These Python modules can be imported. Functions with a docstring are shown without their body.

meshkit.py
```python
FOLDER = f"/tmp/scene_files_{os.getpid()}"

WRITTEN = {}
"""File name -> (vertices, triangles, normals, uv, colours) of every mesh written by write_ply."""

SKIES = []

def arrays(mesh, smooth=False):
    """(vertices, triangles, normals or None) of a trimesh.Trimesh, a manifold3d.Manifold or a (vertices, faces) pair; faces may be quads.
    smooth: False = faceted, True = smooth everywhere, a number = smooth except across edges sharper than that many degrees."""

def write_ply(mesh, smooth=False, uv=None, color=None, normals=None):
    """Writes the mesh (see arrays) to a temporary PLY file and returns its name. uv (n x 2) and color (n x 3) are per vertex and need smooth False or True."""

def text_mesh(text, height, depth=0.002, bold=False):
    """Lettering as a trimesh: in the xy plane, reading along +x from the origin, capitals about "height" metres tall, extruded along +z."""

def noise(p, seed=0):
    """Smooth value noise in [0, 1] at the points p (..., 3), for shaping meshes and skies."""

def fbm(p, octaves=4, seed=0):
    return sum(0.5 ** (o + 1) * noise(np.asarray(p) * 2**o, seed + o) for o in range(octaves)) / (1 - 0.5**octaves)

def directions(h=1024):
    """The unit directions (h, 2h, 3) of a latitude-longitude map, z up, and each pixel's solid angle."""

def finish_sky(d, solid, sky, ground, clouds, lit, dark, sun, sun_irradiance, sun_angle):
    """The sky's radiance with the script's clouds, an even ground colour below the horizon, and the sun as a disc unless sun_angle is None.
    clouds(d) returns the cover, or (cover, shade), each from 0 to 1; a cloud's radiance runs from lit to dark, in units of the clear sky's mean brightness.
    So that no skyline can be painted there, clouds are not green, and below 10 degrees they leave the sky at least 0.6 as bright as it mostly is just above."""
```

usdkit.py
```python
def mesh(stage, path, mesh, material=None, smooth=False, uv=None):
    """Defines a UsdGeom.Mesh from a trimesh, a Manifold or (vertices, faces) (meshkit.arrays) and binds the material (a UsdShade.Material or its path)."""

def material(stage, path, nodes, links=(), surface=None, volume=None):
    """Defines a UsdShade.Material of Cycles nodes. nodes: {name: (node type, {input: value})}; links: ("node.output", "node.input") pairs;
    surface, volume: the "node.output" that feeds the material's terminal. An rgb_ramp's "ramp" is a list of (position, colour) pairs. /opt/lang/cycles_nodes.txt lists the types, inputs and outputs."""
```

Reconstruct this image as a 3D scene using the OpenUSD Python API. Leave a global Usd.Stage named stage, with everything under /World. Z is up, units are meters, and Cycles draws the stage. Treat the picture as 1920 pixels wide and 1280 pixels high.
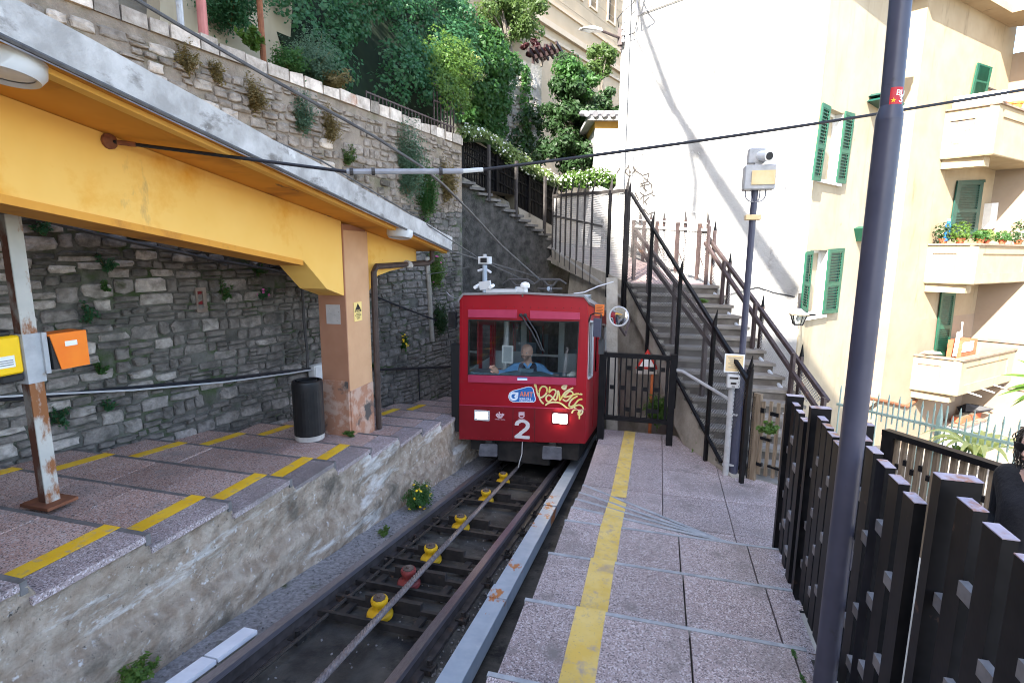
import math, re
import numpy as np
import trimesh
import manifold3d as m3
import shapely
from shapely.geometry import Polygon, LineString, Point
from shapely import affinity
from shapely.ops import unary_union
import usdkit, meshkit
from pxr import Gf, Sdf, Usd, UsdGeom, UsdLux, UsdShade, Vt

stage = Usd.Stage.CreateInMemory()
UsdGeom.SetStageUpAxis(stage, UsdGeom.Tokens.z)
UsdGeom.SetStageMetersPerUnit(stage, 1.0)
world = UsdGeom.Xform.Define(stage, '/World')
stage.SetDefaultPrim(world.GetPrim())
stage.DefinePrim('/World/Looks', 'Scope')

# ------------------------------------------------------------------ camera
# The railway line runs along +y and falls away from the viewer; x is to the right; the eye is at the origin.
FPX, PCX, PCY = 1000.0, 960.0, 640.0
_yv = PCY + FPX * FPX / (PCY - 475.0)
_down = np.array([920.0 - PCX, _yv - PCY, FPX]); _down /= np.linalg.norm(_down)
_t = np.array([1230.0 - PCX, 634.0 - PCY, FPX]); _t /= np.linalg.norm(_t)
_hd = _t - _down * (_t @ _down); _hd /= np.linalg.norm(_hd)
ROT = np.array([np.cross(_hd, -_down), _hd, -_down])
SL = float(np.tan(np.arcsin(_t @ _down)))          # fall of the line per metre
cam = UsdGeom.Camera.Define(stage, '/World/camera')
cam.CreateProjectionAttr('perspective')
cam.CreateHorizontalApertureAttr(36.0)
cam.CreateVerticalApertureAttr(24.0)
cam.CreateFocalLengthAttr(36.0 * FPX / 1920.0)
cam.CreateClippingRangeAttr(Gf.Vec2f(0.05, 2000))
cam.CreateExposureAttr(2.68)
_m = np.eye(4)
_m[0, :3], _m[1, :3], _m[2, :3] = ROT @ [1, 0, 0], ROT @ [0, -1, 0], ROT @ [0, 0, -1]
cam.AddTransformOp().Set(Gf.Matrix4d(*_m.ravel().tolist()))

# ------------------------------------------------------------------ sun and sky
SUN_EL = math.radians(39.0)
_h = np.array([-0.30, -0.955]); _h /= np.linalg.norm(_h)
SUN = np.array([_h[0] * math.cos(SUN_EL), _h[1] * math.cos(SUN_EL), math.sin(SUN_EL)])   # towards the sun
dome = UsdLux.DomeLight.Define(stage, '/World/sky')
dome.CreateIntensityAttr(1.0)
skym = usdkit.material(stage, '/World/Looks/sky_look', {
    'sky': ('sky_texture', {'sky_type': 'single_scattering', 'sun_disc': False, 'sun_elevation': SUN_EL,
                            'sun_rotation': math.atan2(SUN[0], SUN[1]), 'aerosol_density': 1.4, 'ozone_density': 0.1, 'air_density': 0.9}),
    'bg': ('background_shader', {'strength': 0.115})}, [('sky.color', 'bg.color')], surface='bg.background')
UsdShade.MaterialBindingAPI.Apply(dome.GetPrim()).Bind(skym)
dome.GetPrim().SetCustomDataByKey('kind', 'structure')
sun = UsdLux.DistantLight.Define(stage, '/World/sun')
sun.CreateIntensityAttr(0.95); sun.CreateAngleAttr(0.5)
sun.GetPrim().CreateAttribute('inputs:normalize', Sdf.ValueTypeNames.Bool).Set(True)
sun.CreateColorAttr(Gf.Vec3f(1.0, 0.94, 0.84))
_z = SUN; _x = np.cross([0, 0, 1], _z); _x /= np.linalg.norm(_x); _y = np.cross(_z, _x)
_ms = np.eye(4); _ms[0, :3], _ms[1, :3], _ms[2, :3] = _x, _y, _z
sun.AddTransformOp().Set(Gf.Matrix4d(*_ms.ravel().tolist()))

# ------------------------------------------------------------------ finding places in the world
def ray(px, py):
    return ROT @ np.array([(px - PCX) / FPX, (py - PCY) / FPX, 1.0])
def on_slope(px, py, H):      # a plane parallel to the line, H below the eye
    d = ray(px, py); return d * (-H / (d[2] + SL * d[1]))
def on_z(px, py, z):
    d = ray(px, py); return d * (z / d[2])
def on_x(px, py, x):
    d = ray(px, py); return d * (x / d[0])
def on_y(px, py, y):
    d = ray(px, py); return d * (y / d[1])
def at_depth(px, py, D):
    return ray(px, py) * D
def proj(p):
    c = ROT.T @ np.asarray(p, float); return PCX + FPX * c[0] / c[2], PCY + FPX * c[1] / c[2]
def zs(y, H):
    return -H - SL * y

# ------------------------------------------------------------------ meshes
def cat(ms):
    ms = [m for m in ms if m is not None]
    vs, fs, n = [], [], 0
    for m in ms:
        v, f = (np.asarray(m.vertices), np.asarray(m.faces)) if hasattr(m, 'vertices') else (np.asarray(m[0], float), np.asarray(m[1], int))
        if f.shape[1] == 4:
            f = np.vstack([f[:, [0, 1, 2]], f[:, [0, 2, 3]]])
        vs.append(v); fs.append(f + n); n += len(v)
    return np.vstack(vs), np.vstack(fs)

_BF = np.array([[0, 3, 2, 1], [4, 5, 6, 7], [0, 1, 5, 4], [1, 2, 6, 5], [2, 3, 7, 6], [3, 0, 4, 7]])
def hexa(bottom, top):        # two rings of four points
    v = np.vstack([bottom, top]).astype(float)
    a, b, d = v[1] - v[0], v[3] - v[0], v[4] - v[0]
    f = _BF if np.dot(np.cross(a, b), d) > 0 else _BF[:, ::-1]
    return v, f
def box(x0, x1, y0, y1, z0, z1):
    b = [(x0, y0), (x1, y0), (x1, y1), (x0, y1)]
    return hexa([(x, y, z0) for x, y in b], [(x, y, z1) for x, y in b])
def cbox(x0, x1, y0, y1, z0, z1, c=0.01):     # chamfered box
    m = m3.Manifold.batch_hull([m3.Manifold.cube([x1 - x0 - 2 * c, y1 - y0, z1 - z0 - 2 * c]).translate([x0 + c, y0, z0 + c]),
                          m3.Manifold.cube([x1 - x0, y1 - y0 - 2 * c, z1 - z0 - 2 * c]).translate([x0, y0 + c, z0 + c]),
                          m3.Manifold.cube([x1 - x0 - 2 * c, y1 - y0 - 2 * c, z1 - z0]).translate([x0 + c, y0 + c, z0])])
    k = m.to_mesh(); return np.array(k.vert_properties[:, :3], float), np.array(k.tri_verts)
def unit(v):
    v = np.asarray(v, float); return v / np.linalg.norm(v)
def bar(p, q, w, h=None, up=(0, 0, 1)):       # rectangular bar p->q, w across, h along up
    p, q = np.asarray(p, float), np.asarray(q, float); h = w if h is None else h
    d = unit(q - p); up = np.asarray(up, float)
    if abs(d @ unit(up)) > 0.98: up = np.array([0.0, 1, 0])
    s = unit(np.cross(d, up)); u = np.cross(s, d)
    ring = [(-1, -1), (1, -1), (1, 1), (-1, 1)]
    return hexa([p + s * a * w / 2 + u * b * h / 2 for a, b in ring], [q + s * a * w / 2 + u * b * h / 2 for a, b in ring])
def tube(pts, r, n=8, cap=True):
    pts = np.asarray(pts, float); k = len(pts); r = np.broadcast_to(r, (k,))
    t = np.gradient(pts, axis=0); t /= np.maximum(np.linalg.norm(t, axis=1, keepdims=True), 1e-9)
    a = np.array([0, 0, 1.0]) if abs(t[0, 2]) < 0.9 else np.array([1.0, 0, 0])
    s = unit(np.cross(t[0], a)); V = []
    for i in range(k):
        s = unit(s - t[i] * (s @ t[i])); u = np.cross(t[i], s)
        ang = np.linspace(0, 2 * np.pi, n, endpoint=False)
        V.append(pts[i] + r[i] * (np.cos(ang)[:, None] * s + np.sin(ang)[:, None] * u))
    V = np.vstack(V); F = []
    for i in range(k - 1):
        for j in range(n):
            a0, b0 = i * n + j, i * n + (j + 1) % n
            F += [(a0, b0, b0 + n), (a0, b0 + n, a0 + n)]
    if cap:
        c0, c1 = len(V), len(V) + 1
        V = np.vstack([V, pts[0], pts[-1]])
        for j in range(n):
            F += [(c0, (j + 1) % n, j), (c1, (k - 1) * n + j, (k - 1) * n + (j + 1) % n)]
    return V, np.array(F)
def bez(p0, p1, p2, n=12):
    t = np.linspace(0, 1, n)[:, None]; p0, p1, p2 = map(np.asarray, (p0, p1, p2))
    return (1 - t) ** 2 * p0 + 2 * t * (1 - t) * p1 + t * t * p2
def sag(p, q, s, n=16):
    p, q = np.asarray(p, float), np.asarray(q, float); t = np.linspace(0, 1, n)
    w = p + (q - p) * t[:, None]; w[:, 2] -= 4 * s * t * (1 - t); return w
def lathe(prof, n=24, at=(0, 0, 0), axis=None):   # profile of (radius, height)
    prof = np.asarray(prof, float); ang = np.linspace(0, 2 * np.pi, n, endpoint=False)
    V = np.stack([np.outer(prof[:, 0], np.cos(ang)), np.outer(prof[:, 0], np.sin(ang)), np.repeat(prof[:, 1:2], n, 1)], -1).reshape(-1, 3)
    F = []
    for i in range(len(prof) - 1):
        for j in range(n):
            a, b = i * n + j, i * n + (j + 1) % n
            F += [(a, b, b + n), (a, b + n, a + n)]
    if axis is not None:
        V = V @ np.asarray(frame_of(axis))
    return V + np.asarray(at), np.array(F)
def frame_of(axis):
    z = unit(axis); a = np.array([0, 0, 1.0]) if abs(z[2]) < 0.95 else np.array([1.0, 0, 0])
    x = unit(np.cross(a, z)); return np.array([x, np.cross(z, x), z])
def moved(m, t):
    return np.asarray(m[0]) + np.asarray(t, float), m[1]
def hull(points):
    k = m3.Manifold.hull_points(np.asarray(points, float)).to_mesh()
    return np.array(k.vert_properties[:, :3], float), np.array(k.tri_verts)
def blob(joints, bones, res=0.02, taubin=8):      # hulls of spheres merged and smoothed into one skin
    sp = {k: m3.Manifold.sphere(r, 20).translate(list(map(float, p))) for k, (p, r) in joints.items()}
    m = None
    for b in bones:
        h = m3.Manifold.batch_hull([sp[k] for k in b]) if len(b) > 1 else sp[b[0]]
        m = h if m is None else m + h
    m = m.refine_to_length(res); k = m.to_mesh()
    t = trimesh.Trimesh(np.array(k.vert_properties[:, :3], float), np.array(k.tri_verts), process=True)
    if taubin: trimesh.smoothing.filter_taubin(t, iterations=taubin)
    return np.array(t.vertices), np.array(t.faces)

class Frame:                     # a plane standing in the world: u along, v up, n out of it
    def __init__(s, o, u, v, n=None):
        s.o, s.u, s.v = np.asarray(o, float), unit(u), unit(v)
        s.n = unit(np.cross(s.u, s.v)) if n is None else unit(n)
    def pt(s, u, v, o=0.0): return s.o + s.u * u + s.v * v + s.n * o
    def at(s, px, py, off=0.0):
        d = ray(px, py); p = d * (((s.o + s.n * off) @ s.n) / (d @ s.n)); return s.uv(p)
    def uv(s, p):
        p = np.asarray(p, float) - s.o; G = np.array([[1, s.u @ s.v], [s.u @ s.v, 1]])
        q = p - s.n * (p @ s.n); return tuple(np.linalg.solve(G, [q @ s.u, q @ s.v]))
    def box(s, u0, u1, v0, v1, o0, o1):
        r = [(u0, v0), (u1, v0), (u1, v1), (u0, v1)]
        return hexa([s.pt(a, b, o0) for a, b in r], [s.pt(a, b, o1) for a, b in r])
    def quad(s, c4, o0, o1):
        return hexa([s.pt(a, b, o0) for a, b in c4], [s.pt(a, b, o1) for a, b in c4])
    def prism(s, poly, o0, o1):
        poly = poly if hasattr(poly, 'exterior') or hasattr(poly, 'geoms') else Polygon(poly)
        out = []
        for g in getattr(poly, 'geoms', [poly]):
            if g.area < 1e-9: continue
            g = shapely.geometry.polygon.orient(g)
            m = trimesh.creation.extrude_polygon(g, abs(o1 - o0), engine='earcut')
            v = np.asarray(m.vertices)
            out.append((s.o + v[:, :1] * s.u + v[:, 1:2] * s.v + (v[:, 2:] + min(o0, o1)) * s.n, np.asarray(m.faces)))
        return cat(out)
    def pxpoly(s, pts, off=0.0): return [s.at(x, y, off) for x, y in pts]
    def text(s, txt, u, v, height, off, depth=0.003, bold=False, width=None, center=False):
        m = meshkit.text_mesh(txt, height, depth, bold); p = np.asarray(m.vertices).copy()
        if width: p[:, 0] *= width / max(np.ptp(p[:, 0]), 1e-6)
        if center: p[:, 0] -= (p[:, 0].min() + p[:, 0].max()) / 2
        return s.o + (p[:, :1] + u) * s.u + (p[:, 1:2] + v) * s.v + (p[:, 2:] + off) * s.n, np.asarray(m.faces)

# ------------------------------------------------------------------ prims
_names, _base = {}, {}
def _path(parent, name):
    k = (parent, name); i = _names.get(k, 0); _names[k] = i + 1
    return f'{parent}/{name}' if i == 0 else f'{parent}/{name}_{i:03d}'
def tag(prim, label=None, category=None, group=None, kind=None):
    for k, v in (('label', label), ('category', category), ('group', group), ('kind', kind)):
        if v: prim.SetCustomDataByKey(k, v)
def thing(name, label, category, base=(0, 0, 0), group=None, kind=None):
    p = _path('/World', name); x = UsdGeom.Xform.Define(stage, p)
    x.AddTranslateOp().Set(Gf.Vec3d(*map(float, base))); _base[p] = np.asarray(base, float)
    tag(x.GetPrim(), label, category, group, kind); return p
def part(parent, name, mesh, mat, smooth=False, label=None, kind=None):
    p = _path(parent, name); b = _base[parent]; _base[p] = b
    if hasattr(mesh, 'vertices'): mesh = (np.asarray(mesh.vertices), np.asarray(mesh.faces))
    v, f = np.asarray(mesh[0], float) - b, np.asarray(mesh[1])
    m = usdkit.mesh(stage, p, (v, f), MATS[mat], smooth=smooth)
    tag(m.GetPrim(), label, None, None, kind); return p
def single(name, mesh, mat, label=None, category=None, group=None, kind=None, smooth=False):
    p = _path('/World', name)
    if hasattr(mesh, 'vertices'): mesh = (np.asarray(mesh.vertices), np.asarray(mesh.faces))
    v = np.asarray(mesh[0], float); b = np.array([(v[:, 0].min() + v[:, 0].max()) / 2, (v[:, 1].min() + v[:, 1].max()) / 2, v[:, 2].min()])
    if kind == 'structure': b = np.zeros(3)
    _base[p] = b
    m = usdkit.mesh(stage, p, (v - b, mesh[1]), MATS[mat], smooth=smooth)
    UsdGeom.Xformable(m).AddTranslateOp().Set(Gf.Vec3d(*b.tolist()))
    tag(m.GetPrim(), label, category, group, kind); return p
def copy_of(src, label, category, at, rotz=0.0, scale=1.0, group=None, name=None):
    name = name or re.sub(r'_\d{3}$', '', src.rsplit('/', 1)[1])
    p = _path('/World', name); prim = stage.DefinePrim(p)
    prim.GetReferences().AddInternalReference(src); prim.SetInstanceable(True)
    x = UsdGeom.Xformable(prim); x.ClearXformOpOrder()
    x.AddTranslateOp().Set(Gf.Vec3d(*map(float, at)))
    if rotz: x.AddRotateZOp().Set(math.degrees(rotz))
    if scale != 1.0: x.AddScaleOp().Set(Gf.Vec3f(*([scale] * 3)))
    tag(prim, label, category, group); return p

# ------------------------------------------------------------------ materials
MATS = {}
def mat(name, c1, c2=None, scale=4.0, detail=6.0, lo=0.35, hi=0.65, rough=0.8, spec=0.4, metallic=0.0, bump=0.0, bscale=40.0, bdist=0.01,
        patches=(), rnd=0.0, isl=0.0, stretch=None, coords='geo', bvor=False, emit=None, estr=0.0):
    N, L = {}, []
    N['geo'] = ('geometry', {})
    src = 'geo.position'
    if coords == 'obj': N['tc'] = ('texture_coordinate', {}); src = 'tc.object'
    def vec(tag_, st):
        if st is None: return src
        N[tag_] = ('mapping', {'scale': st}); L.append((src, tag_ + '.vector')); return tag_ + '.vector'
    N['p'] = ('principled_bsdf', {'base_color': c1, 'roughness': rough, 'metallic': metallic, 'specular_ior_level': spec})
    col = None
    if c2 is not None:
        N['n0'] = ('noise_texture', {'scale': scale, 'detail': detail, 'roughness': 0.62})
        L.append((vec('m0', stretch), 'n0.vector'))
        N['r0'] = ('rgb_ramp', {'ramp': [(lo, c1), (hi, c2)]}); L.append(('n0.fac', 'r0.fac')); col = 'r0.color'
    for i, pt in enumerate(patches):
        colr, sc, l, h = pt[:4]; st = pt[4] if len(pt) > 4 else None; kind = pt[5] if len(pt) > 5 else 'noise'
        v = vec(f'pm{i}', st)
        if kind == 'noise':
            N[f'pn{i}'] = ('noise_texture', {'scale': sc, 'detail': 7.0, 'roughness': 0.65}); out = f'pn{i}.fac'
        elif kind == 'cell':
            N[f'pn{i}'] = ('voronoi_texture', {'scale': sc}); N[f'ps{i}'] = ('separate_xyz', {}); L.append((f'pn{i}.color', f'ps{i}.vector')); out = f'ps{i}.x'
        L.append((v, f'pn{i}.vector'))
        N[f'pr{i}'] = ('rgb_ramp', {'ramp': [(l, (0, 0, 0)), (h, (1, 1, 1))]}); L.append((out, f'pr{i}.fac'))
        N[f'px{i}'] = ('mix_color', {'b': colr, 'a': c1})
        L.append((f'pr{i}.color', f'px{i}.fac'))
        if col: L.append((col, f'px{i}.a'))
        col = f'px{i}.result'
    for amt, src2, k in ((rnd, 'oi.random', 'o'), (isl, 'geo.random_per_island', 'i')):
        if amt:
            if k == 'o': N['oi'] = ('object_info', {})
            N['mr' + k] = ('map_range', {'to_min': 1 - amt, 'to_max': 1 + amt}); L.append((src2, f'mr{k}.value'))
            N['hs' + k] = ('hsv', {'color': c1}); L.append((f'mr{k}.result', f'hs{k}.value'))
            if col: L.append((col, f'hs{k}.color'))
            col = f'hs{k}.color'
    if col: L.append((col, 'p.base_color'))
    if bump:
        if bvor:
            N['bn'] = ('voronoi_texture', {'scale': bscale}); bo = 'bn.distance'
        else:
            N['bn'] = ('noise_texture', {'scale': bscale, 'detail': 8.0, 'roughness': 0.65}); bo = 'bn.fac'
        L.append((src, 'bn.vector'))
        N['b'] = ('bump', {'strength': bump, 'distance': bdist}); L += [(bo, 'b.height'), ('b.normal', 'p.normal')]
    if emit: N['p'][1].update({'emission_color': emit, 'emission_strength': estr})
    MATS[name] = usdkit.material(stage, '/World/Looks/' + name, N, L, surface='p.BSDF')
def leaf_mat(name, dark, light, trans=0.35, tint=None, rough=0.5):
    tint = tint or tuple(min(1, c * 1.6) for c in light)
    N = {'geo': ('geometry', {}), 'r': ('rgb_ramp', {'ramp': [(0.0, dark), (0.75, light), (1.0, tuple(min(1, c * 1.35) for c in light))]}),
         'n': ('noise_texture', {'scale': 1.6, 'detail': 3.0}), 'a': ('mix_float', {'fac': 0.45}),
         'p': ('principled_bsdf', {'roughness': rough, 'specular_ior_level': 0.35}), 't': ('translucent_bsdf', {'color': tint}), 'x': ('mix_closure', {'fac': trans})}
    L = [('geo.position', 'n.vector'), ('geo.random_per_island', 'a.a'), ('n.fac', 'a.b'), ('a.result', 'r.fac'), ('r.color', 'p.base_color'), ('p.BSDF', 'x.closure1'), ('t.BSDF', 'x.closure2')]
    MATS[name] = usdkit.material(stage, '/World/Looks/' + name, N, L, surface='x.closure')
def glass_mat(name, tint=(0.85, 0.9, 0.9), ior=1.5, rough=0.0):
    N = {'f': ('fresnel', {'IOR': ior}), 't': ('transparent_bsdf', {'color': tint}), 'g': ('glossy_bsdf', {'color': (1, 1, 1), 'roughness': rough}), 'x': ('mix_closure', {})}
    MATS[name] = usdkit.material(stage, '/World/Looks/' + name, N, [('f.fac', 'x.fac'), ('t.BSDF', 'x.closure1'), ('g.BSDF', 'x.closure2')], surface='x.closure')

GREY_TERR = [((0.52, 0.44, 0.41), 120.0, 0.72, 0.82, None, 'cell'), ((0.14, 0.10, 0.09), 140.0, 0.76, 0.84, None, 'cell')]
mat('stone', (0.205, 0.178, 0.153), (0.45, 0.40, 0.36), scale=11, rnd=0.38, rough=0.9, bump=0.7, bscale=22, bdist=0.02,
    patches=[((0.085, 0.08, 0.07), 1.3, 0.50, 0.66), ((0.08, 0.10, 0.04), 4, 0.62, 0.74)])
mat('stone_light', (0.29, 0.238, 0.19), (0.53, 0.455, 0.38), scale=8, rnd=0.45, rough=0.9, bump=0.7, bscale=22, bdist=0.02,  # paler upper-wall stone, its warm tone standing in for sunlight
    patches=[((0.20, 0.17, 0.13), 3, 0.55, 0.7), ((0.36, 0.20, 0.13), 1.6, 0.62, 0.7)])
mat('shaded_step', (0.11, 0.10, 0.09), (0.19, 0.18, 0.165), scale=6, rough=0.95)  # far steps darkened in colour to stand in for the shade on them
mat('stone_joined_light', (0.34, 0.275, 0.215), (0.63, 0.53, 0.435), scale=9, isl=0.45, rough=0.9, bump=0.7, bscale=22, bdist=0.02, patches=[((0.16, 0.135, 0.10), 2, 0.52, 0.68), ((0.30, 0.17, 0.11), 1.4, 0.63, 0.7)])  # small upper stones, sunlight likewise put into the warm colour
mat('stone_joined', (0.21, 0.182, 0.157), (0.41, 0.365, 0.325), scale=9, isl=0.4, rough=0.9, bump=0.7, bscale=22, bdist=0.02,
    patches=[((0.09, 0.085, 0.075), 1.6, 0.48, 0.66), ((0.08, 0.10, 0.04), 4, 0.6, 0.75)])
mat('mortar', (0.075, 0.07, 0.06), (0.16, 0.15, 0.13), scale=6, rough=0.95, bump=0.8, bscale=50, bdist=0.02,
    patches=[((0.05, 0.075, 0.025), 3.5, 0.5, 0.66)])
mat('mortar_light', (0.19, 0.148, 0.112), (0.31, 0.25, 0.19), scale=6, rough=0.95, bump=0.8, bscale=50, bdist=0.02,  # upper mortar, warmed in colour for a sunlit look
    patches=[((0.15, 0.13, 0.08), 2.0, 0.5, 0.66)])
mat('terrazzo_red', (0.39, 0.235, 0.185), (0.50, 0.35, 0.295), scale=1.6, rough=0.7, rnd=0.14, bump=0.25, bscale=160, bdist=0.004,
    patches=GREY_TERR + [((0.20, 0.19, 0.18), 1.1, 0.56, 0.72)])
mat('terrazzo_grey', (0.30, 0.235, 0.228), (0.365, 0.30, 0.29), scale=1.3, rough=0.65, rnd=0.14, bump=0.25, bscale=160, bdist=0.004,
    patches=[((0.52, 0.465, 0.465), 125.0, 0.70, 0.82, None, 'cell'), ((0.13, 0.105, 0.105), 150.0, 0.74, 0.84, None, 'cell'), ((0.185, 0.16, 0.15), 0.9, 0.50, 0.70), ((0.19, 0.165, 0.155), 3.5, 0.56, 0.70), ((0.10, 0.085, 0.08), 16, 0.71, 0.735), ((0.46, 0.43, 0.42), 5, 0.70, 0.74)])
mat('yellow_line', (0.78, 0.44, 0.010), (0.84, 0.53, 0.04), scale=5, rough=0.6, bump=0.3, bscale=140, bdist=0.004,
    patches=[((0.42, 0.33, 0.22), 14, 0.56, 0.70)])
mat('yellow_line_pale', (0.58, 0.39, 0.075), (0.64, 0.48, 0.16), scale=5, rough=0.6, bump=0.3, bscale=140, bdist=0.004,
    patches=[((0.36, 0.29, 0.21), 14, 0.52, 0.70), ((0.28, 0.22, 0.13), 80, 0.60, 0.7), ((0.30, 0.24, 0.20), 3, 0.58, 0.72)])
mat('nosing', (0.22, 0.235, 0.25), (0.36, 0.38, 0.40), scale=9, rough=0.6, patches=[((0.55, 0.55, 0.55), 14, 0.64, 0.7)])
mat('nosing_dark', (0.10, 0.095, 0.09), (0.17, 0.16, 0.155), scale=9, rough=0.7)
mat('platform_concrete', (0.275, 0.205, 0.145), (0.46, 0.385, 0.305), scale=9.0, detail=12, rough=0.95, bump=1.0, bscale=38, bdist=0.03,
    patches=[((0.62, 0.585, 0.54), 3.0, 0.56, 0.64, (1, 0.3, 1.6)), ((0.62, 0.585, 0.55), 17, 0.60, 0.68), ((0.13, 0.11, 0.085), 2.0, 0.54, 0.68), ((0.10, 0.085, 0.07), 30, 0.62, 0.70), ((0.33, 0.18, 0.10), 1.0, 0.62, 0.72)])
mat('track_bed', (0.014, 0.0135, 0.0135), (0.075, 0.07, 0.06), scale=2.4, detail=9, rough=0.75, bump=0.5, bscale=30, bdist=0.015,
    patches=[((0.17, 0.165, 0.14), 1.6, 0.60, 0.75), ((0.008, 0.008, 0.009), 3, 0.56, 0.66)])
mat('gravel_ledge', (0.16, 0.155, 0.16), (0.34, 0.33, 0.34), scale=30, rough=0.95, bump=1.0, bscale=90, bdist=0.02, patches=[((0.05, 0.06, 0.02), 2.5, 0.6, 0.7)])
mat('gravel_stone', (0.20, 0.19, 0.19), (0.42, 0.41, 0.40), scale=30, isl=0.5, rough=0.9)
mat('earth', (0.12, 0.10, 0.07), (0.20, 0.17, 0.12), scale=2, rough=0.95, bump=0.5, bscale=10, bdist=0.05)
mat('path_stone', (0.28, 0.255, 0.215), (0.36, 0.335, 0.29), scale=3, rough=0.9)
mat('rail_steel', (0.03, 0.026, 0.026), (0.07, 0.06, 0.06), scale=12, rough=0.5, metallic=0.3, patches=[((0.11, 0.06, 0.035), 4, 0.62, 0.74)])
mat('rail_head', (0.27, 0.25, 0.29), (0.36, 0.34, 0.38), scale=8, rough=0.3, metallic=0.9, stretch=(20, 0.6, 20))
mat('black_iron', (0.004, 0.004, 0.005), (0.010, 0.0095, 0.011), scale=10, rough=0.45, spec=0.18, bump=0.1, bscale=60, bdist=0.003,
    patches=[((0.09, 0.05, 0.035), 7, 0.66, 0.74)])
mat('track_iron', (0.011, 0.0105, 0.011), (0.03, 0.026, 0.024), scale=14, rough=0.55, patches=[((0.14, 0.08, 0.05), 9, 0.62, 0.72)])
mat('lit_link_iron', (0.16, 0.15, 0.15), (0.24, 0.225, 0.22), scale=14, rough=0.5)  # lighter than the slats: light on the link faces is painted in
mat('iron_sky_sheen', (0.30, 0.26, 0.32), (0.42, 0.38, 0.46), scale=12, rough=0.45, spec=0.5, patches=[((0.30, 0.12, 0.06), 10, 0.52, 0.64)])  # lilac base paints the sky reflected on the tops; the patches are rust
mat('brown_iron', (0.046, 0.031, 0.030), (0.08, 0.057, 0.055), scale=14, rough=0.55, patches=[((0.20, 0.10, 0.055), 8, 0.6, 0.72)])
mat('dark_iron', (0.03, 0.027, 0.027), (0.065, 0.058, 0.055), scale=14, rough=0.6)
mat('pole_paint', (0.043, 0.046, 0.075), (0.058, 0.060, 0.092), scale=6, rough=0.42, spec=0.5, bump=0.06, bscale=80, bdist=0.003, patches=[((0.03, 0.03, 0.034), 5, 0.64, 0.72)])
mat('grey_paint', (0.34, 0.345, 0.35), (0.46, 0.46, 0.46), scale=8, rough=0.5, patches=[((0.25, 0.20, 0.15), 6, 0.62, 0.72)])
mat('pale_pipe', (0.42, 0.46, 0.50), (0.52, 0.56, 0.60), scale=8, rough=0.4)
mat('white_paint', (0.74, 0.74, 0.73), (0.82, 0.82, 0.80), scale=8, rough=0.5)
mat('duct_blue', (0.26, 0.315, 0.37), (0.33, 0.38, 0.43), scale=7, rough=0.5, spec=0.5,
    patches=[((0.50, 0.50, 0.50), 25, 0.66, 0.70), ((0.36, 0.13, 0.035), 3.2, 0.625, 0.645, (1.0, 0.55, 1.0))])
mat('cover_slab', (0.55, 0.57, 0.62), (0.68, 0.70, 0.74), scale=6, rough=0.8)
mat('cable_steel', (0.14, 0.12, 0.12), (0.25, 0.225, 0.225), scale=30, rough=0.5, metallic=0.5)
mat('pulley_yellow', (0.58, 0.33, 0.008), (0.64, 0.40, 0.015), scale=9, rough=0.5, patches=[((0.20, 0.10, 0.03), 12, 0.60, 0.70)])
mat('pulley_red', (0.16, 0.025, 0.025), (0.22, 0.04, 0.035), scale=9, rough=0.5, patches=[((0.08, 0.05, 0.035), 10, 0.56, 0.68)])
mat('bolt', (0.10, 0.075, 0.06), (0.17, 0.13, 0.11), scale=20, rough=0.6, metallic=0.4)
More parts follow.
